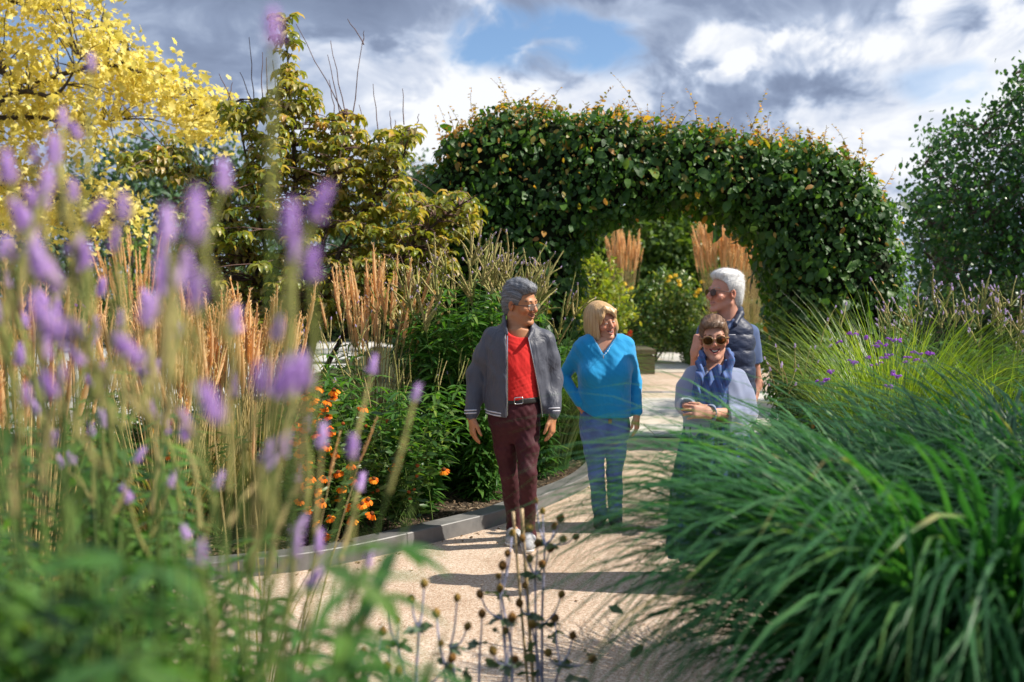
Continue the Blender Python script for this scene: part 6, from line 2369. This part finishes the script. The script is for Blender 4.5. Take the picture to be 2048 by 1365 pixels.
# ---------------------------------------------------------------- woman in a bright blue top and jeans
Y0 = 7.0
J = lambda a, c, d=0.0: P(a, c, Y0 + d)
root = J(1215, 1050)
root[2] = 0
th = person('woman with a blond bob in a bright blue V-neck top and jeans, laughing', root)
H = Head(J(1203, 643), 33, -4, 13, 1.06)
sh = [J(1170, 695, .02), J(1250, 692, .02)]
el = [J(1127, 752, .10), J(1270, 762, .05)]
wr = [J(1158, 808, -.05), J(1274, 826, -.04)]
hip = [J(1184, 850), J(1234, 850)]
kn = [J(1193, 945, -.02), J(1229, 945, .02)]
an = [J(1200, 1034, .06), J(1231, 1040, .04)]
neck = J(1209, 684, .01)
lo, hi = bounds(sh + el + wr + hip + kn + an + [H.C + (0, 0, .12), J(1120, 800), J(1290, 885)], 0.14)
lo[2] = -0.02
g = SDF(lo, hi, 0.0062)
hg = add_head(g, H, neck, 0.052, smile=1.6, open_=0.6, jaw=0.98, nose=1.05, slim=0.98, mw=0.031)
g.loft([(*J(1209, 676)[:2], J(1209, 676)[2], .10, .055), (*J(1209, 695)[:2], J(1209, 695)[2], .165, .085), (*J(1208, 740)[:2], J(1208, 740)[2], .165, .12), (*J(1208, 790)[:2], J(1208, 790)[2], .15, .11), (*J(1209, 850)[:2], J(1209, 850)[2], .15, .11)], 0.05)
for i in (0, 1):
    g.chain([sh[i], el[i], wr[i]], [.042, .034, .024], 0.03)
    g.chain([hip[i], kn[i], an[i]], [.055, .036, .030], 0.02)
hand(g, wr[0] + (0.01, 0, -.004), (0.55, -0.05, -0.75), (0.3, 0.9, 0.2), (0.8, -0.3, 0.4), 18, 0.95)
hand(g, wr[1] + (0, 0, -.012), (-0.02, -0.16, -1), (-1, 0.4, 0.0), (-0.4, -1, 0), 26, 1.0)
body_part(th, g, hg, H, skin=(0.55, 0.275, 0.175), lip=(0.42, 0.13, 0.11), brow=(0.20, 0.11, 0.06), open_=0.6, mw=0.031, smile=1.6)
teeth(th, H, -0.0615, 0.023, 0.0046, 0.0905)
g2 = SDF(J(1100, 850) - (.05, .34, .05), J(1305, 655) + (.05, .36, .04), 0.0068)
sl = [(1209, 668, .115, .07), (1209, 678, .165, .085), (1209, 692, .190, .105), (1209, 715, .192, .135), (1208, 748, .190, .162), (1208, 775, .184, .150), (1208, 805, .186, .148), (1209, 834, .188, .146)]
g2.loft([(*J(a, c)[:2], J(a, c)[2], rx, ry) for a, c, rx, ry in sl], 0.01, 2.2)
for q in (-1, 1):
    g2.ell(J(1209 + q * 24, 748, -.10), (.085, .075, .08), None, 0.05)
for i in (0, 1):
    g2.chain([sh[i], sh[i] * .5 + el[i] * .5], [.066, .058], 0.05)
    g2.chain([sh[i] * .5 + el[i] * .5, el[i], wr[i] + (0, 0, .01)], [.056, .046, .035], 0.012)
g2.disp(lambda X, Y, Z: 0.007 * wob(X * 13 + Z * 9, Y * 10, Z * 10, 51, 1.0) + 0.0035 * wob(X * 26 + Z * 18, Y * 20, Z * 22, 52, 1.0))
# V neck
vb, vl, vr = J(1207, 709, -.13), J(1186, 672, -.1), J(1237, 668, -.1)
g2.fn(lambda X, Y, Z: np.maximum(np.maximum(vb[2] - Z, np.maximum((vb[0] + (vl[0] - vb[0]) * (Z - vb[2]) / (vl[2] - vb[2])) - X, X - (vb[0] + (vr[0] - vb[0]) * (Z - vb[2]) / (vr[2] - vb[2])))), Y - (Y0 + 0.0)), 0.006, True)
g2.ell(neck + (0.0, 0.0, 0.03), (0.085, 0.075, 0.05), None, 0.01, True)
zh = J(1209, 833)[2]
g2.keep(lambda X, Y, Z: np.where((np.abs(X - root[0] + 0.02) < 0.215) & (Z < zh + .2), zh + 1.2 * np.maximum(0, (root[0] - 0.10) - X) * 0.5 - Z, -1.0))
g2.fn(lambda X, Y, Z: np.maximum(np.maximum(wr[0][2] - 0.012 - Z, Z - wr[0][2] - .0) * 0 + 1.0, 0), 0, True)
M_BLU = cloth_mat('blue_knit', (0.010, 0.30, 0.62), 0.8, 0.2, 0.55, 7, sheen=0.3, stretch=(1, 1, 0.6), dark=(0.008, 0.265, 0.57))
finish(th, 'top', g2, M_BLU)
g3 = SDF(J(1135, 1070) - (.06, .34, .03), J(1290, 815) + (.06, .32, .03), 0.0072)
g3.loft([(*J(1209, 822)[:2], J(1209, 822)[2], .165, .128), (*J(1209, 850)[:2], J(1209, 850)[2], .182, .136), (*J(1209, 872)[:2], J(1209, 872)[2], .168, .12), (*J(1209, 905)[:2], J(1209, 905)[2], .10, .07)], 0.03)
for i in (0, 1):
    q = an[i]
    g3.chain([hip[i], hip[i] * .45 + kn[i] * .55, kn[i], kn[i] * .5 + q * .5, q], [.088, .074, .056, .052, .050], 0.016)
g3.disp(lambda X, Y, Z: 0.0045 * wob(X * 16, Y * 16, Z * 26 + X * 20, 61, 1.0) + 0.0025 * wob(X * 34, Y * 30, Z * 44, 62, 1.0))
M_JEAN = cloth_mat('blue_denim', (0.11, 0.20, 0.50), 0.8, 0.2, 0.4, 8, weave=500, sheen=0.2, var=0.22)
finish(th, 'jeans', g3, M_JEAN)
M_SHOED = plain_mat('dark_shoe', (0.03, 0.03, 0.035), 0.5, 0.4)
for i, toe in ((0, J(1196, 1062, -.10)), (1, J(1234, 1066, -.12))):
    gs = SDF(np.minimum(an[i], toe) - (.12, .12, .16), np.maximum(an[i], toe) + (.12, .14, .1), 0.007)
    shoe(gs, an[i], toe, 0.040)
    finish(th, 'shoe', gs, M_SHOED)
V, F = tube(ring_path(wr[1] + (0, 0, -.010), np.array([1, 0, .05]), np.array([0, 1, 0]), .028, .024, 20), .0055, 6)
wt_ = th.part('watch', V, F, M_GOLD)
V, F = tube(ring_path(wr[0] + (0.008, 0, -.002), np.array([.8, 0, .5]), np.array([0, 1, 0]), .027, .024, 20), .003, 6)
th.part('bracelet', V, F, M_GOLD)
pend = J(1207, 711, -.185)
V, F = merge([tube(spline(np.array([J(1187, 676, -.075), J(1196, 693, -.125), pend, J(1222, 692, -.125), J(1234, 672, -.075)]), 24), .0012, 4), tube(np.array([pend, pend + (0, -.002, -.010), pend + (0, -.002, -.022)]), .0045, 4)])
th.part('necklace', V, F, M_SILVER)
V, F = box_vf(*(J(1220, 838, -.145)[0] + np.array([-.012, .012])), J(1220, 838, -.150)[1] - .002, J(1220, 838, -.15)[1] + .002, J(1220, 842)[2], J(1220, 834)[2])
th.part('belt_tag', V, F, plain_mat('tan_leather', (0.30, 0.13, 0.05), 0.6))
gh = SDF(H.C - .2, H.C + .2, 0.0042)
for c, r, k in (((0, -0.022, 0.036), (0.096, 0.112, 0.102), .01), ((-0.076, -0.004, -0.05), (0.034, 0.066, 0.080), .04), ((0.076, -0.004, -0.05), (0.034, 0.064, 0.076), .04), ((0, -0.07, -0.05), (0.085, 0.055, 0.085), .05), ((0.010, 0.052, 0.062), (0.068, 0.044, 0.042), .03)):
    gh.ell(H.w(*c), np.array(r) * H.s, H.R, k)
gh.ell(H.w(-0.003, 0.110, -0.036), np.array((0.070, 0.098, 0.106)) * H.s, H.R, 0.010, True)
for q0, q1, q2, r0 in (((-0.030, 0.086, 0.098), (0.022, 0.106, 0.062), (0.052, 0.090, 0.018), .013), ((-0.020, 0.080, 0.106), (0.040, 0.098, 0.070), (0.066, 0.074, 0.020), .016), ((-0.032, 0.084, 0.094), (-0.052, 0.086, 0.052), (-0.064, 0.070, 0.000), .012)):
    gh.chain([H.w(*q0), H.w(*q1), H.w(*q2)], [r0 * .8, r0, r0 * .45], 0.012)
gh.keep(lambda X, Y, Z: (-0.128 - H.lgrid(X, Y, Z)[2]) * H.s)
gh.disp(lambda X, Y, Z: 0.0025 * wob(X * 90 + Z * 15, Y * 90, Z * 12, 19, 1.0))
M_HAIR2 = hair_mat('blond_hair', [(0.1, (0.34, 0.19, 0.085)), (0.5, (0.50, 0.315, 0.15)), (0.9, (0.66, 0.46, 0.255))], 0.4)
ho, V, F = hair_part(th, gh, H, M_HAIR2, 'down', 0.0018, 2)

# ---------------------------------------------------------------- man with white hair in a quilted navy waistcoat
Y0 = 6.85
J = lambda a, c, d=0.0: P(a, c, Y0 + d)
root = J(1460, 1060)
root[2] = 0
th = person('white-haired man in a quilted navy waistcoat and sunglasses standing behind the woman with the scarf', root)
H = Head(J(1449, 586), -66, 3, 0, 1.14)
sh = [J(1413, 664, .02), J(1500, 668, .02)]
el = [J(1392, 738, -.03), J(1513, 768, .05)]
wr = [J(1389, 702, -.17), J(1492, 850, -.12)]
hip = [J(1435, 850), J(1480, 850)]
kn = [J(1438, 955, -.02), J(1480, 955, .02)]
an = [J(1440, 1045, .06), J(1482, 1045, .04)]
neck = J(1455, 640, .02)
lo, hi = bounds(sh + el + wr + hip + kn + an + [H.C + (0, 0, .12), H.C + (-.08, 0, 0)], 0.14)
lo[2] = -0.02
g = SDF(lo, hi, 0.006)
hg = add_head(g, H, neck, 0.060, smile=0.2, open_=0.0, jaw=1.06, nose=1.1, proj=0.007)
g.loft([(*J(1457, 650)[:2], J(1457, 648)[2], .10, .06), (*J(1457, 668)[:2], J(1457, 668)[2], .165, .09), (*J(1457, 740)[:2], J(1457, 740)[2], .15, .11), (*J(1457, 850)[:2], J(1457, 850)[2], .14, .11)], 0.05)
for i in (0, 1):
    g.chain([sh[i], el[i], wr[i]], [.045, .038, .026], 0.03)
    g.chain([hip[i], kn[i], an[i]], [.055, .036, .030], 0.02)
hand(g, wr[0] + (0.004, 0, .008), (0.22, -0.1, 1), (0.75, 0.6, 0), (0.5, -0.7, 0.3), 66, 0.98, thumb_in=1.2)
hand(g, wr[1], (-0.4, -0.4, -0.6), (-1, 0.4, 0.0), (-0.4, -1, 0), 26, 1.05)
body_part(th, g, hg, H, skin=(0.55, 0.27, 0.19), lip=(0.45, 0.18, 0.14), eyes=False, lw=0.6, brow=(0.45, 0.38, 0.33), cheek=(0.88, 0.58, 0.5), smile=0.2)
# T-shirt with short sleeves and polo collar
g2 = SDF(J(1385, 860) - (.05, .3, .03), J(1535, 625) + (.05, .32, .03), 0.0072)
sl = [(1457, 645, .11, .08), (1457, 656, .16, .095), (1457, 672, .175, .115), (1457, 740, .165, .125), (1457, 840, .16, .125)]
g2.loft([(*J(a, c)[:2], J(a, c)[2], rx, ry) for a, c, rx, ry in sl], 0.01, 2.2)
for i in (0, 1):
    e = sh[i] * 0.42 + el[i] * 0.58
    g2.chain([sh[i], e], [.066, .066], 0.04)
    g2.cone(e, e + (e - sh[i]) * 0.02, .068, .066, 0.0)
    # sleeve end
    ax = norm(el[i] - sh[i])
    g2.fn(lambda X, Y, Z: np.maximum(-((X - e[0]) * ax[0] + (Y - e[1]) * ax[1] + (Z - e[2]) * ax[2]), np.sqrt((X - e[0]) ** 2 + (Y - e[1]) ** 2 + (Z - e[2]) ** 2) - 0.085), 0.004, True)
g2.disp(lambda X, Y, Z: 0.005 * wob(X * 20, Y * 16, Z * 22 + X * 16, 71, 1.0))
g2.ell(neck + (-0.01, -0.02, 0.02), (0.07, 0.08, 0.045), None, 0.01, True)
M_TEE = cloth_mat('blue_polo', (0.055, 0.095, 0.22), 0.75, 0.25, 0.5, 9, sheen=0.25, dark=(0.045, 0.08, 0.19))
po = finish(th, 'polo_shirt', g2, M_TEE)
gc = SDF(neck - .14, neck + .14, 0.006)
gc.chain([J(1425, 648, -.10), J(1428, 634, -.03), J(1450, 628, .05), J(1478, 630, .02), J(1468, 645, -.08), J(1450, 662, -.125)], [.014, .018, .018, .018, .018, .010], 0.02)
finish(th, 'collar', gc, M_TEE, True, po)
# waistcoat
g4 = SDF(J(1380, 870) - (.05, .34, .03), J(1535, 615) + (.05, .36, .03), 0.0068)
sl = [(1460, 632, .080, .085), (1460, 643, .115, .10), (1458, 652, .158, .115), (1458, 668, .178, .138), (1457, 700, .178, .155), (1457, 760, .180, .160), (1457, 850, .184, .160)]
g4.loft([(*J(a, c, .015)[:2], J(a, c)[2], rx, ry) for a, c, rx, ry in sl], 0.01, 2.4)
zq = J(1457, 700)[2]
# horizontal quilting and armholes
g4.disp(lambda X, Y, Z: 0.009 * (np.abs(np.sin((Z - zq) * np.pi / 0.108)) ** 0.6 * -1 + 0.6) + 0.002 * wob(X * 30, Y * 30, Z * 50, 81, 1.0))
for i in (0, 1):
    g4.cone(sh[i] + ((-1, 1)[i] * 0.03, 0, -.01), el[i] + ((-1, 1)[i] * .02, 0, 0), .069, .075, 0.015, True)
fx = np.array([(J(1432, c)[2], J(a, c, -.16)[0]) for a, c in ((1432, 860), (1432, 720), (1432, 680), (1438, 655), (1446, 635), (1450, 615))])
gx = np.array([(J(1410, c)[2], J(a, c, -.16)[0]) for a, c in ((1431, 860), (1431, 720), (1428, 690), (1418, 660), (1410, 640), (1406, 615))])
g4.fn(lambda X, Y, Z: np.maximum(np.maximum(np.interp(Z, gx[:, 0], gx[:, 1]) - X, X - np.interp(Z, fx[:, 0], fx[:, 1])), Y - (Y0 - .02)), 0.012, True)
g4.ell(neck + (-0.012, -0.03, 0.05), (0.082, 0.085, 0.075), None, 0.02, True)
M_VEST = cloth_mat('navy_nylon', (0.012, 0.024, 0.070), 0.5, 0.4, 0.35, 14, sheen=0.1, dark=(0.009, 0.016, 0.046), stretch=(0.7, 0.7, 1.3))
vo_ = finish(th, 'waistcoat', g4, M_VEST)
gc = SDF(neck - .17, neck + .17, 0.0062)
gc.chain([J(1470, 648, -.10), J(1480, 628, -.02), J(1478, 620, .05), J(1455, 618, .09)], [.020, .026, .026, .024], 0.02)
finish(th, 'collar', gc, M_VEST, True, vo_)
lg = J(1465, 670, -.168)
V, F = box_vf(lg[0] - .020, lg[0] + .020, lg[1] - .001, lg[1] + .02, lg[2] - .0018, lg[2] + .0018)
th.part('logo', V, F, M_STRIPE, True, vo_)
# strap in the raised hand
V, F = tube(spline(np.array([J(1400, 672, -.20), J(1405, 690, -.19), J(1400, 712, -.18), J(1402, 760, -.16)]), 12), .009, 6)
th.part('strap', V, F, M_LEATHER)
g3 = SDF(J(1390, 1080) - (.06, .3, .03), J(1530, 830) + (.06, .3, .03), 0.009)
g3.loft([(*J(1457, 835)[:2], J(1457, 835)[2], .16, .12), (*J(1457, 865)[:2], J(1457, 865)[2], .165, .125)], 0.03)
for i in (0, 1):
    g3.chain([hip[i], kn[i], an[i]], [.09, .07, .058], 0.03)
finish(th, 'trousers', g3, cloth_mat('dark_trousers', (0.03, 0.035, 0.05)))
for i, toe in ((0, J(1436, 1066, -.12)), (1, J(1486, 1066, -.10))):
    gs = SDF(np.minimum(an[i], toe) - (.12, .12, .16), np.maximum(an[i], toe) + (.12, .14, .1), 0.008)
    shoe(gs, an[i], toe, 0.044)
    finish(th, 'shoe', gs, M_SHOED)
gh = SDF(H.C - .2, H.C + .2, 0.0042)
for c, r, k in (((0, -0.026, 0.050), (0.084, 0.106, 0.092), .01), ((0, 0.040, 0.104), (0.060, 0.050, 0.028), .03), ((0, -0.068, -0.022), (0.070, 0.046, 0.072), .04), ((0, -.03, .11), (.06, .08, .03), .03)):
    gh.ell(H.w(*c), np.array(r) * H.s, H.R, k)
gh.keep(hair_cut(H, [(-0.10, -0.045), (-0.045, -0.022), (-0.02, 0.010), (0.02, 0.018), (0.05, 0.030), (0.075, 0.060), (0.092, 0.095), (0.105, 0.13)], -0.105))
gh.disp(lambda X, Y, Z: 0.004 * wob(X * 55, Y * 55, Z * 55, 29, 1.0))
M_HAIR3 = hair_mat('white_hair', [(0.1, (0.50, 0.49, 0.49)), (0.5, (0.62, 0.61, 0.60)), (0.9, (0.74, 0.73, 0.72))], 0.5)
ho, V, F = hair_part(th, gh, H, M_HAIR3, 'back', 0.0012, 3)
strands(th, V, F, H, 2600, (.022, .045), (.0012, .0028), lambda L: np.stack([L[:, 0] * 2, -1.0 + 0 * L[:, 0], np.where(L[:, 2] > 0.06, 0.15, -0.9)], -1), M_HAIR3, 0.32, None, 'strands', ho)
glasses(th, H, M_RIM_D, M_LENS_D, 0.023, 0.0185, 0.108, -0.004, 0.031, 0.0014, 2.8)

# ---------------------------------------------------------------- woman in a pale coat and blue scarf
Y0 = 5.55
J = lambda a, c, d=0.0: P(a, c, Y0 + d)
root = J(1430, 1172)
root[2] = 0
th = person('smiling woman with short brown hair in a lilac coat and blue checked scarf, hands clasped', root)
H = Head(J(1428, 677), -10, -2, 3, 1.02)
sh = [J(1388, 752, .03), J(1474, 756, .03)]
el = [J(1371, 808, .03), J(1490, 826, .03)]
wr = [J(1374, 812, -.19), J(1426, 826, -.24)]
hip = [J(1408, 880), J(1450, 880)]
kn = [J(1412, 1020), J(1450, 1020)]
an = [J(1415, 1150), J(1448, 1150)]
neck = J(1431, 735, .01)
lo, hi = bounds(sh + el + wr + hip + kn + an + [H.C + (0, 0, .12), J(1400, 820, -.32)], 0.14)
lo[2] = -0.02
g = SDF(lo, hi, 0.0058)
hg = add_head(g, H, neck, 0.047, smile=1.5, open_=0.75, jaw=0.84, nose=0.98, slim=0.94, mw=0.032)
g.loft([(*J(1431, 738)[:2], J(1431, 738)[2], .09, .055), (*J(1431, 755)[:2], J(1431, 755)[2], .13, .08), (*J(1431, 830)[:2], J(1431, 830)[2], .13, .09), (*J(1431, 890)[:2], J(1431, 890)[2], .13, .09)], 0.05)
for i in (0, 1):
    g.chain([sh[i], el[i], wr[i]], [.038, .032, .024], 0.03)
    g.chain([hip[i], kn[i], an[i]], [.055, .036, .030], 0.02)
hand(g, wr[0] + (.02, -.02, .0), (0.95, -0.25, -0.12), (-0.1, 0.3, -1), (0.1, -0.3, 0.9), 20, 0.98, spread=0.4)
hand(g, wr[1] + (-.02, -.03, .004), (-0.95, -0.2, 0.08), (0.0, 0.9, -0.35), (0, -0.3, 0.9), 24, 0.98, spread=0.4)
body_part(th, g, hg, H, skin=(0.56, 0.29, 0.20), lip=(0.45, 0.15, 0.13), eyes=False, brow=(0.17, 0.09, 0.05), open_=0.75, mw=0.031, smile=1.5)
teeth(th, H, -0.0615, 0.0235, 0.0052, 0.0905)
M_BLK = cloth_mat('black_jersey', (0.012, 0.012, 0.014))
g2 = SDF(J(1385, 830) - (.02, .25, 0), J(1475, 725) + (.02, .25, .03), 0.0075)
g2.loft([(*J(1431, 738)[:2], J(1431, 738)[2], .075, .06), (*J(1431, 755)[:2], J(1431, 755)[2], .10, .085), (*J(1431, 830)[:2], J(1431, 830)[2], .11, .10)], 0.01)
g2.ell(neck + (0, -.03, .035), (.06, .07, .05), None, .01, True)
finish(th, 'jersey', g2, M_BLK)
# coat
g4 = SDF(J(1335, 880) - (.05, .38, .05), J(1520, 715) + (.05, .36, .03), 0.0070)
sl = [(1431, 727, .062, .070), (1431, 735, .095, .085), (1431, 746, .132, .098), (1431, 762, .162, .118), (1431, 800, .174, .140), (1431, 840, .182, .155), (1431, 868, .186, .160)]
g4.loft([(*J(a, c, .02)[:2], J(a, c)[2], rx, ry) for a, c, rx, ry in sl], 0.01, 2.2)
for i in (0, 1):
    g4.chain([sh[i], sh[i] * .5 + el[i] * .5, el[i]], [.056, .064, .062], 0.05)
    g4.chain([el[i], wr[i]], [.058, .042], 0.03)
    g4.cone(wr[i], wr[i] + norm(wr[i] - el[i]) * .03, .042, .040, 0.005)
g4.disp(lambda X, Y, Z: 0.006 * wob(X * 12, Y * 12, Z * 12 + X * 8, 91, 1.0) + 0.003 * wob(X * 26, Y * 20, Z * 22, 92, 1.0))
g4.ell(neck + (0, -.02, .03), (.068, .085, .06), None, .01, True)
# open front
g4.fn(lambda X, Y, Z: np.maximum(np.abs(X - root[0] + .01) - 0.045, Y - (Y0 - .03)), .012, True)
for i in (0, 1):
    d_ = norm(wr[i] - el[i])
    g4.cone(wr[i] + d_ * .068, wr[i] + d_ * .10, .05, .05, 0.003, True)
M_COAT = cloth_mat('lilac_wool', (0.235, 0.27, 0.40), 0.9, 0.15, 0.3, 6, weave=600, sheen=0.5, dark=(0.205, 0.24, 0.36))
co_ = finish(th, 'coat', g4, M_COAT)
# scarf: bib of folds over the chest and a roll round the neck
m, b, out = new_mat('blue_check')
c3 = coords(b)
sx = b.n('ShaderNodeSeparateXYZ')
b.link(c3, sx.inputs[0])
wv1 = b.math('SINE', b.math('MULTIPLY', b.math('ADD', sx.outputs[0], b.math('MULTIPLY', sx.outputs[2], 0.25)), 150))
wv2 = b.math('SINE', b.math('MULTIPLY', sx.outputs[2], 120))
col = b.mix(b.maprange(wv1, 0.0, 0.9), (0.085, 0.14, 0.33), (0.06, 0.085, 0.20))
col = b.mix(b.maprange(wv2, 0.75, 0.95, 0, 0.4), col, (0.03, 0.14, 0.30))
col = b.mix(b.maprange(wv1, -0.85, -0.98, 0, 0.35), col, (0.22, 0.24, 0.34))
p = principled(b, col, 0.8, 0.2)
n1 = b.noise(b.vmath('MULTIPLY', c3, (1, 1, .3)), 22, 3)
b.link(bump(b, n1.outputs[0], 0.5, 0.015), p.inputs['Normal'])
b.link(p.outputs[0], out.inputs[0])
M_SCARF = m
gs = SDF(J(1350, 840) - (.03, .34, .0), J(1480, 690) + (.03, .3, .03), 0.0062)
sl2 = [(1431, 722, .075, .078), (1431, 735, .105, .096), (1431, 750, .138, .114), (1431, 770, .168, .142), (1431, 800, .178, .160), (1431, 825, .184, .170)]
gs.loft([(*J(a, c, .02)[:2], J(a, c)[2], rx, ry) for a, c, rx, ry in sl2], 0.0, 2.2)
gs.disp(lambda X, Y, Z: 0.008 * np.sin((X - root[0]) * 95 + 14 * (Z - 1.1) * (X - root[0]) * 8 + 2 * np.sin(Z * 15)) + 0.004 * wob(X * 60, Y * 20, Z * 14, 95, 1.0))
le = np.array([(J(a, c)[2], J(a, c, -.16)[0]) for a, c in ((1377, 820), (1375, 795), (1377, 768), (1388, 740), (1400, 715), (1403, 690))])
re = np.array([(J(a, c)[2], J(a, c, -.16)[0]) for a, c in ((1452, 820), (1457, 795), (1460, 768), (1463, 735), (1464, 700), (1464, 690))])
gs.keep(lambda X, Y, Z: np.maximum(np.maximum(np.interp(Z, le[:, 0], le[:, 1]) - X, X - np.interp(Z, re[:, 0], re[:, 1])), np.maximum(Y - (Y0 - .02), J(1400, 816)[2] + .06 * (X - root[0]) - Z)))
va, vb_, vc = J(1411, 722, -.1), J(1412, 757, -.14), J(1444, 722, -.1)
gs.fn(lambda X, Y, Z: np.maximum(np.maximum(vb_[2] - Z, np.maximum((vb_[0] + (va[0] - vb_[0]) * (Z - vb_[2]) / (va[2] - vb_[2])) - X, X - (vb_[0] + (vc[0] - vb_[0]) * (Z - vb_[2]) / (vc[2] - vb_[2])))), Y - Y0), .01, True)
gr_ = SDF(J(1350, 800) - (.03, .34, .0), J(1480, 690) + (.03, .3, .03), 0.0058)
gr_.chain([J(1394, 790, -.150), J(1400, 755, -.118), J(1401, 724, -.055), J(1407, 710, .03), J(1432, 704, .080), J(1457, 708, .03), J(1461, 724, -.055), J(1453, 758, -.118), J(1442, 800, -.150)], [.012, .018, .020, .018, .018, .019, .021, .020, .012], 0.03)
gr_.disp(lambda X, Y, Z: 0.006 * np.sin((X - root[0]) * 130 - np.sign(X - root[0]) * (Z - 1.2) * 60 + Y * 40) + 0.004 * wob(X * 50, Y * 50, Z * 16, 96, 1.0))
gs.ell(neck + (0, -.015, .03), (.05, .058, .07), None, .008, True)
V, F = merge([gs.mesh(), gr_.mesh()])
th.part('scarf', V, F, M_SCARF)
# checked skirt
g3 = SDF(J(1300, 1150) - (.05, .4, .0), J(1560, 840) + (.05, .4, .03), 0.011)
g3.loft([(*J(1431, 845)[:2], J(1431, 845)[2], .155, .13), (*J(1431, 880)[:2], J(1431, 880)[2], .19, .16), (*J(1431, 960)[:2], J(1431, 960)[2], .235, .20), (*J(1431, 1110)[:2], J(1431, 1110)[2], .27, .23)], 0.0, 2.0)
g3.disp(lambda X, Y, Z: 0.012 * np.sin(np.arctan2(Y - Y0, X - root[0]) * 16 + 2 * np.sin(Z * 6)))
m, b, out = new_mat('green_blue_check')
c3 = coords(b)
sx = b.n('ShaderNodeSeparateXYZ')
b.link(c3, sx.inputs[0])
w1 = b.math('SINE', b.math('MULTIPLY', sx.outputs[0], 85))
w2 = b.math('SINE', b.math('MULTIPLY', sx.outputs[2], 75))
col = b.mix(b.maprange(w1, -0.2, 0.5), (0.035, 0.075, 0.065), (0.04, 0.06, 0.17))
col = b.mix(b.maprange(w2, 0.5, 0.9, 0, 0.7), col, (0.03, 0.10, 0.15))
col = b.mix(b.maprange(w1, -0.9, -0.99, 0, 0.7), col, (0.20, 0.26, 0.30))
p = principled(b, col, 0.85, 0.15)
b.link(p.outputs[0], out.inputs[0])
finish(th, 'skirt', g3, m)
for i, toe in ((0, J(1412, 1180, -.10)), (1, J(1452, 1180, -.10))):
    gq = SDF(np.minimum(an[i], toe) - (.12, .12, .16), np.maximum(an[i], toe) + (.12, .14, .1), 0.008)
    shoe(gq, an[i], toe, 0.038)
    finish(th, 'shoe', gq, M_SHOED)
V, F = tube(ring_path(wr[0] + (.012, -.012, 0), np.array([0.1, 1, 0]), np.array([0, 0, 1.0]), .030, .028, 20), .0045, 6)
th.part('bracelet', V, F, M_LEATHER)
gh = SDF(H.C - .19, H.C + .19, 0.004)
for c, r, k in (((0, -0.016, 0.044), (0.080, 0.104, 0.090), .01), ((-0.005, 0.058, 0.080), (0.060, 0.036, 0.028), .03), ((0, -0.055, -0.01), (0.068, 0.050, 0.070), .03)):
    gh.ell(H.w(*c), np.array(r) * H.s, H.R, k)
gh.keep(hair_cut(H, [(-0.09, -0.03), (-0.045, -0.005), (-0.015, 0.040), (0.03, 0.050), (0.052, 0.058), (0.064, 0.090), (0.078, 0.125), (0.1, 0.13)], -0.072))
gh.disp(lambda X, Y, Z: 0.0035 * wob(X * 75, Y * 75, Z * 75, 39, 1.0))
M_HAIR4 = hair_mat('brown_hair', [(0.1, (0.10, 0.052, 0.028)), (0.5, (0.165, 0.092, 0.052)), (0.9, (0.27, 0.165, 0.10))])
ho, V, F = hair_part(th, gh, H, M_HAIR4, 'back', 0.0012, 4)
strands(th, V, F, H, 2400, (.018, .036), (.0012, .0026), lambda L: np.stack([-0.5 + L[:, 0] * 3, np.where(L[:, 2] > 0.05, 0.9, -0.1), np.where(L[:, 2] > 0.09, 0.0, -0.8)], -1), M_HAIR4, 0.25, None, 'strands', ho)
glasses(th, H, M_RIM_T, M_LENS_D, 0.0275, 0.0230, 0.110, -0.005, 0.0345, 0.0028, 2.1)
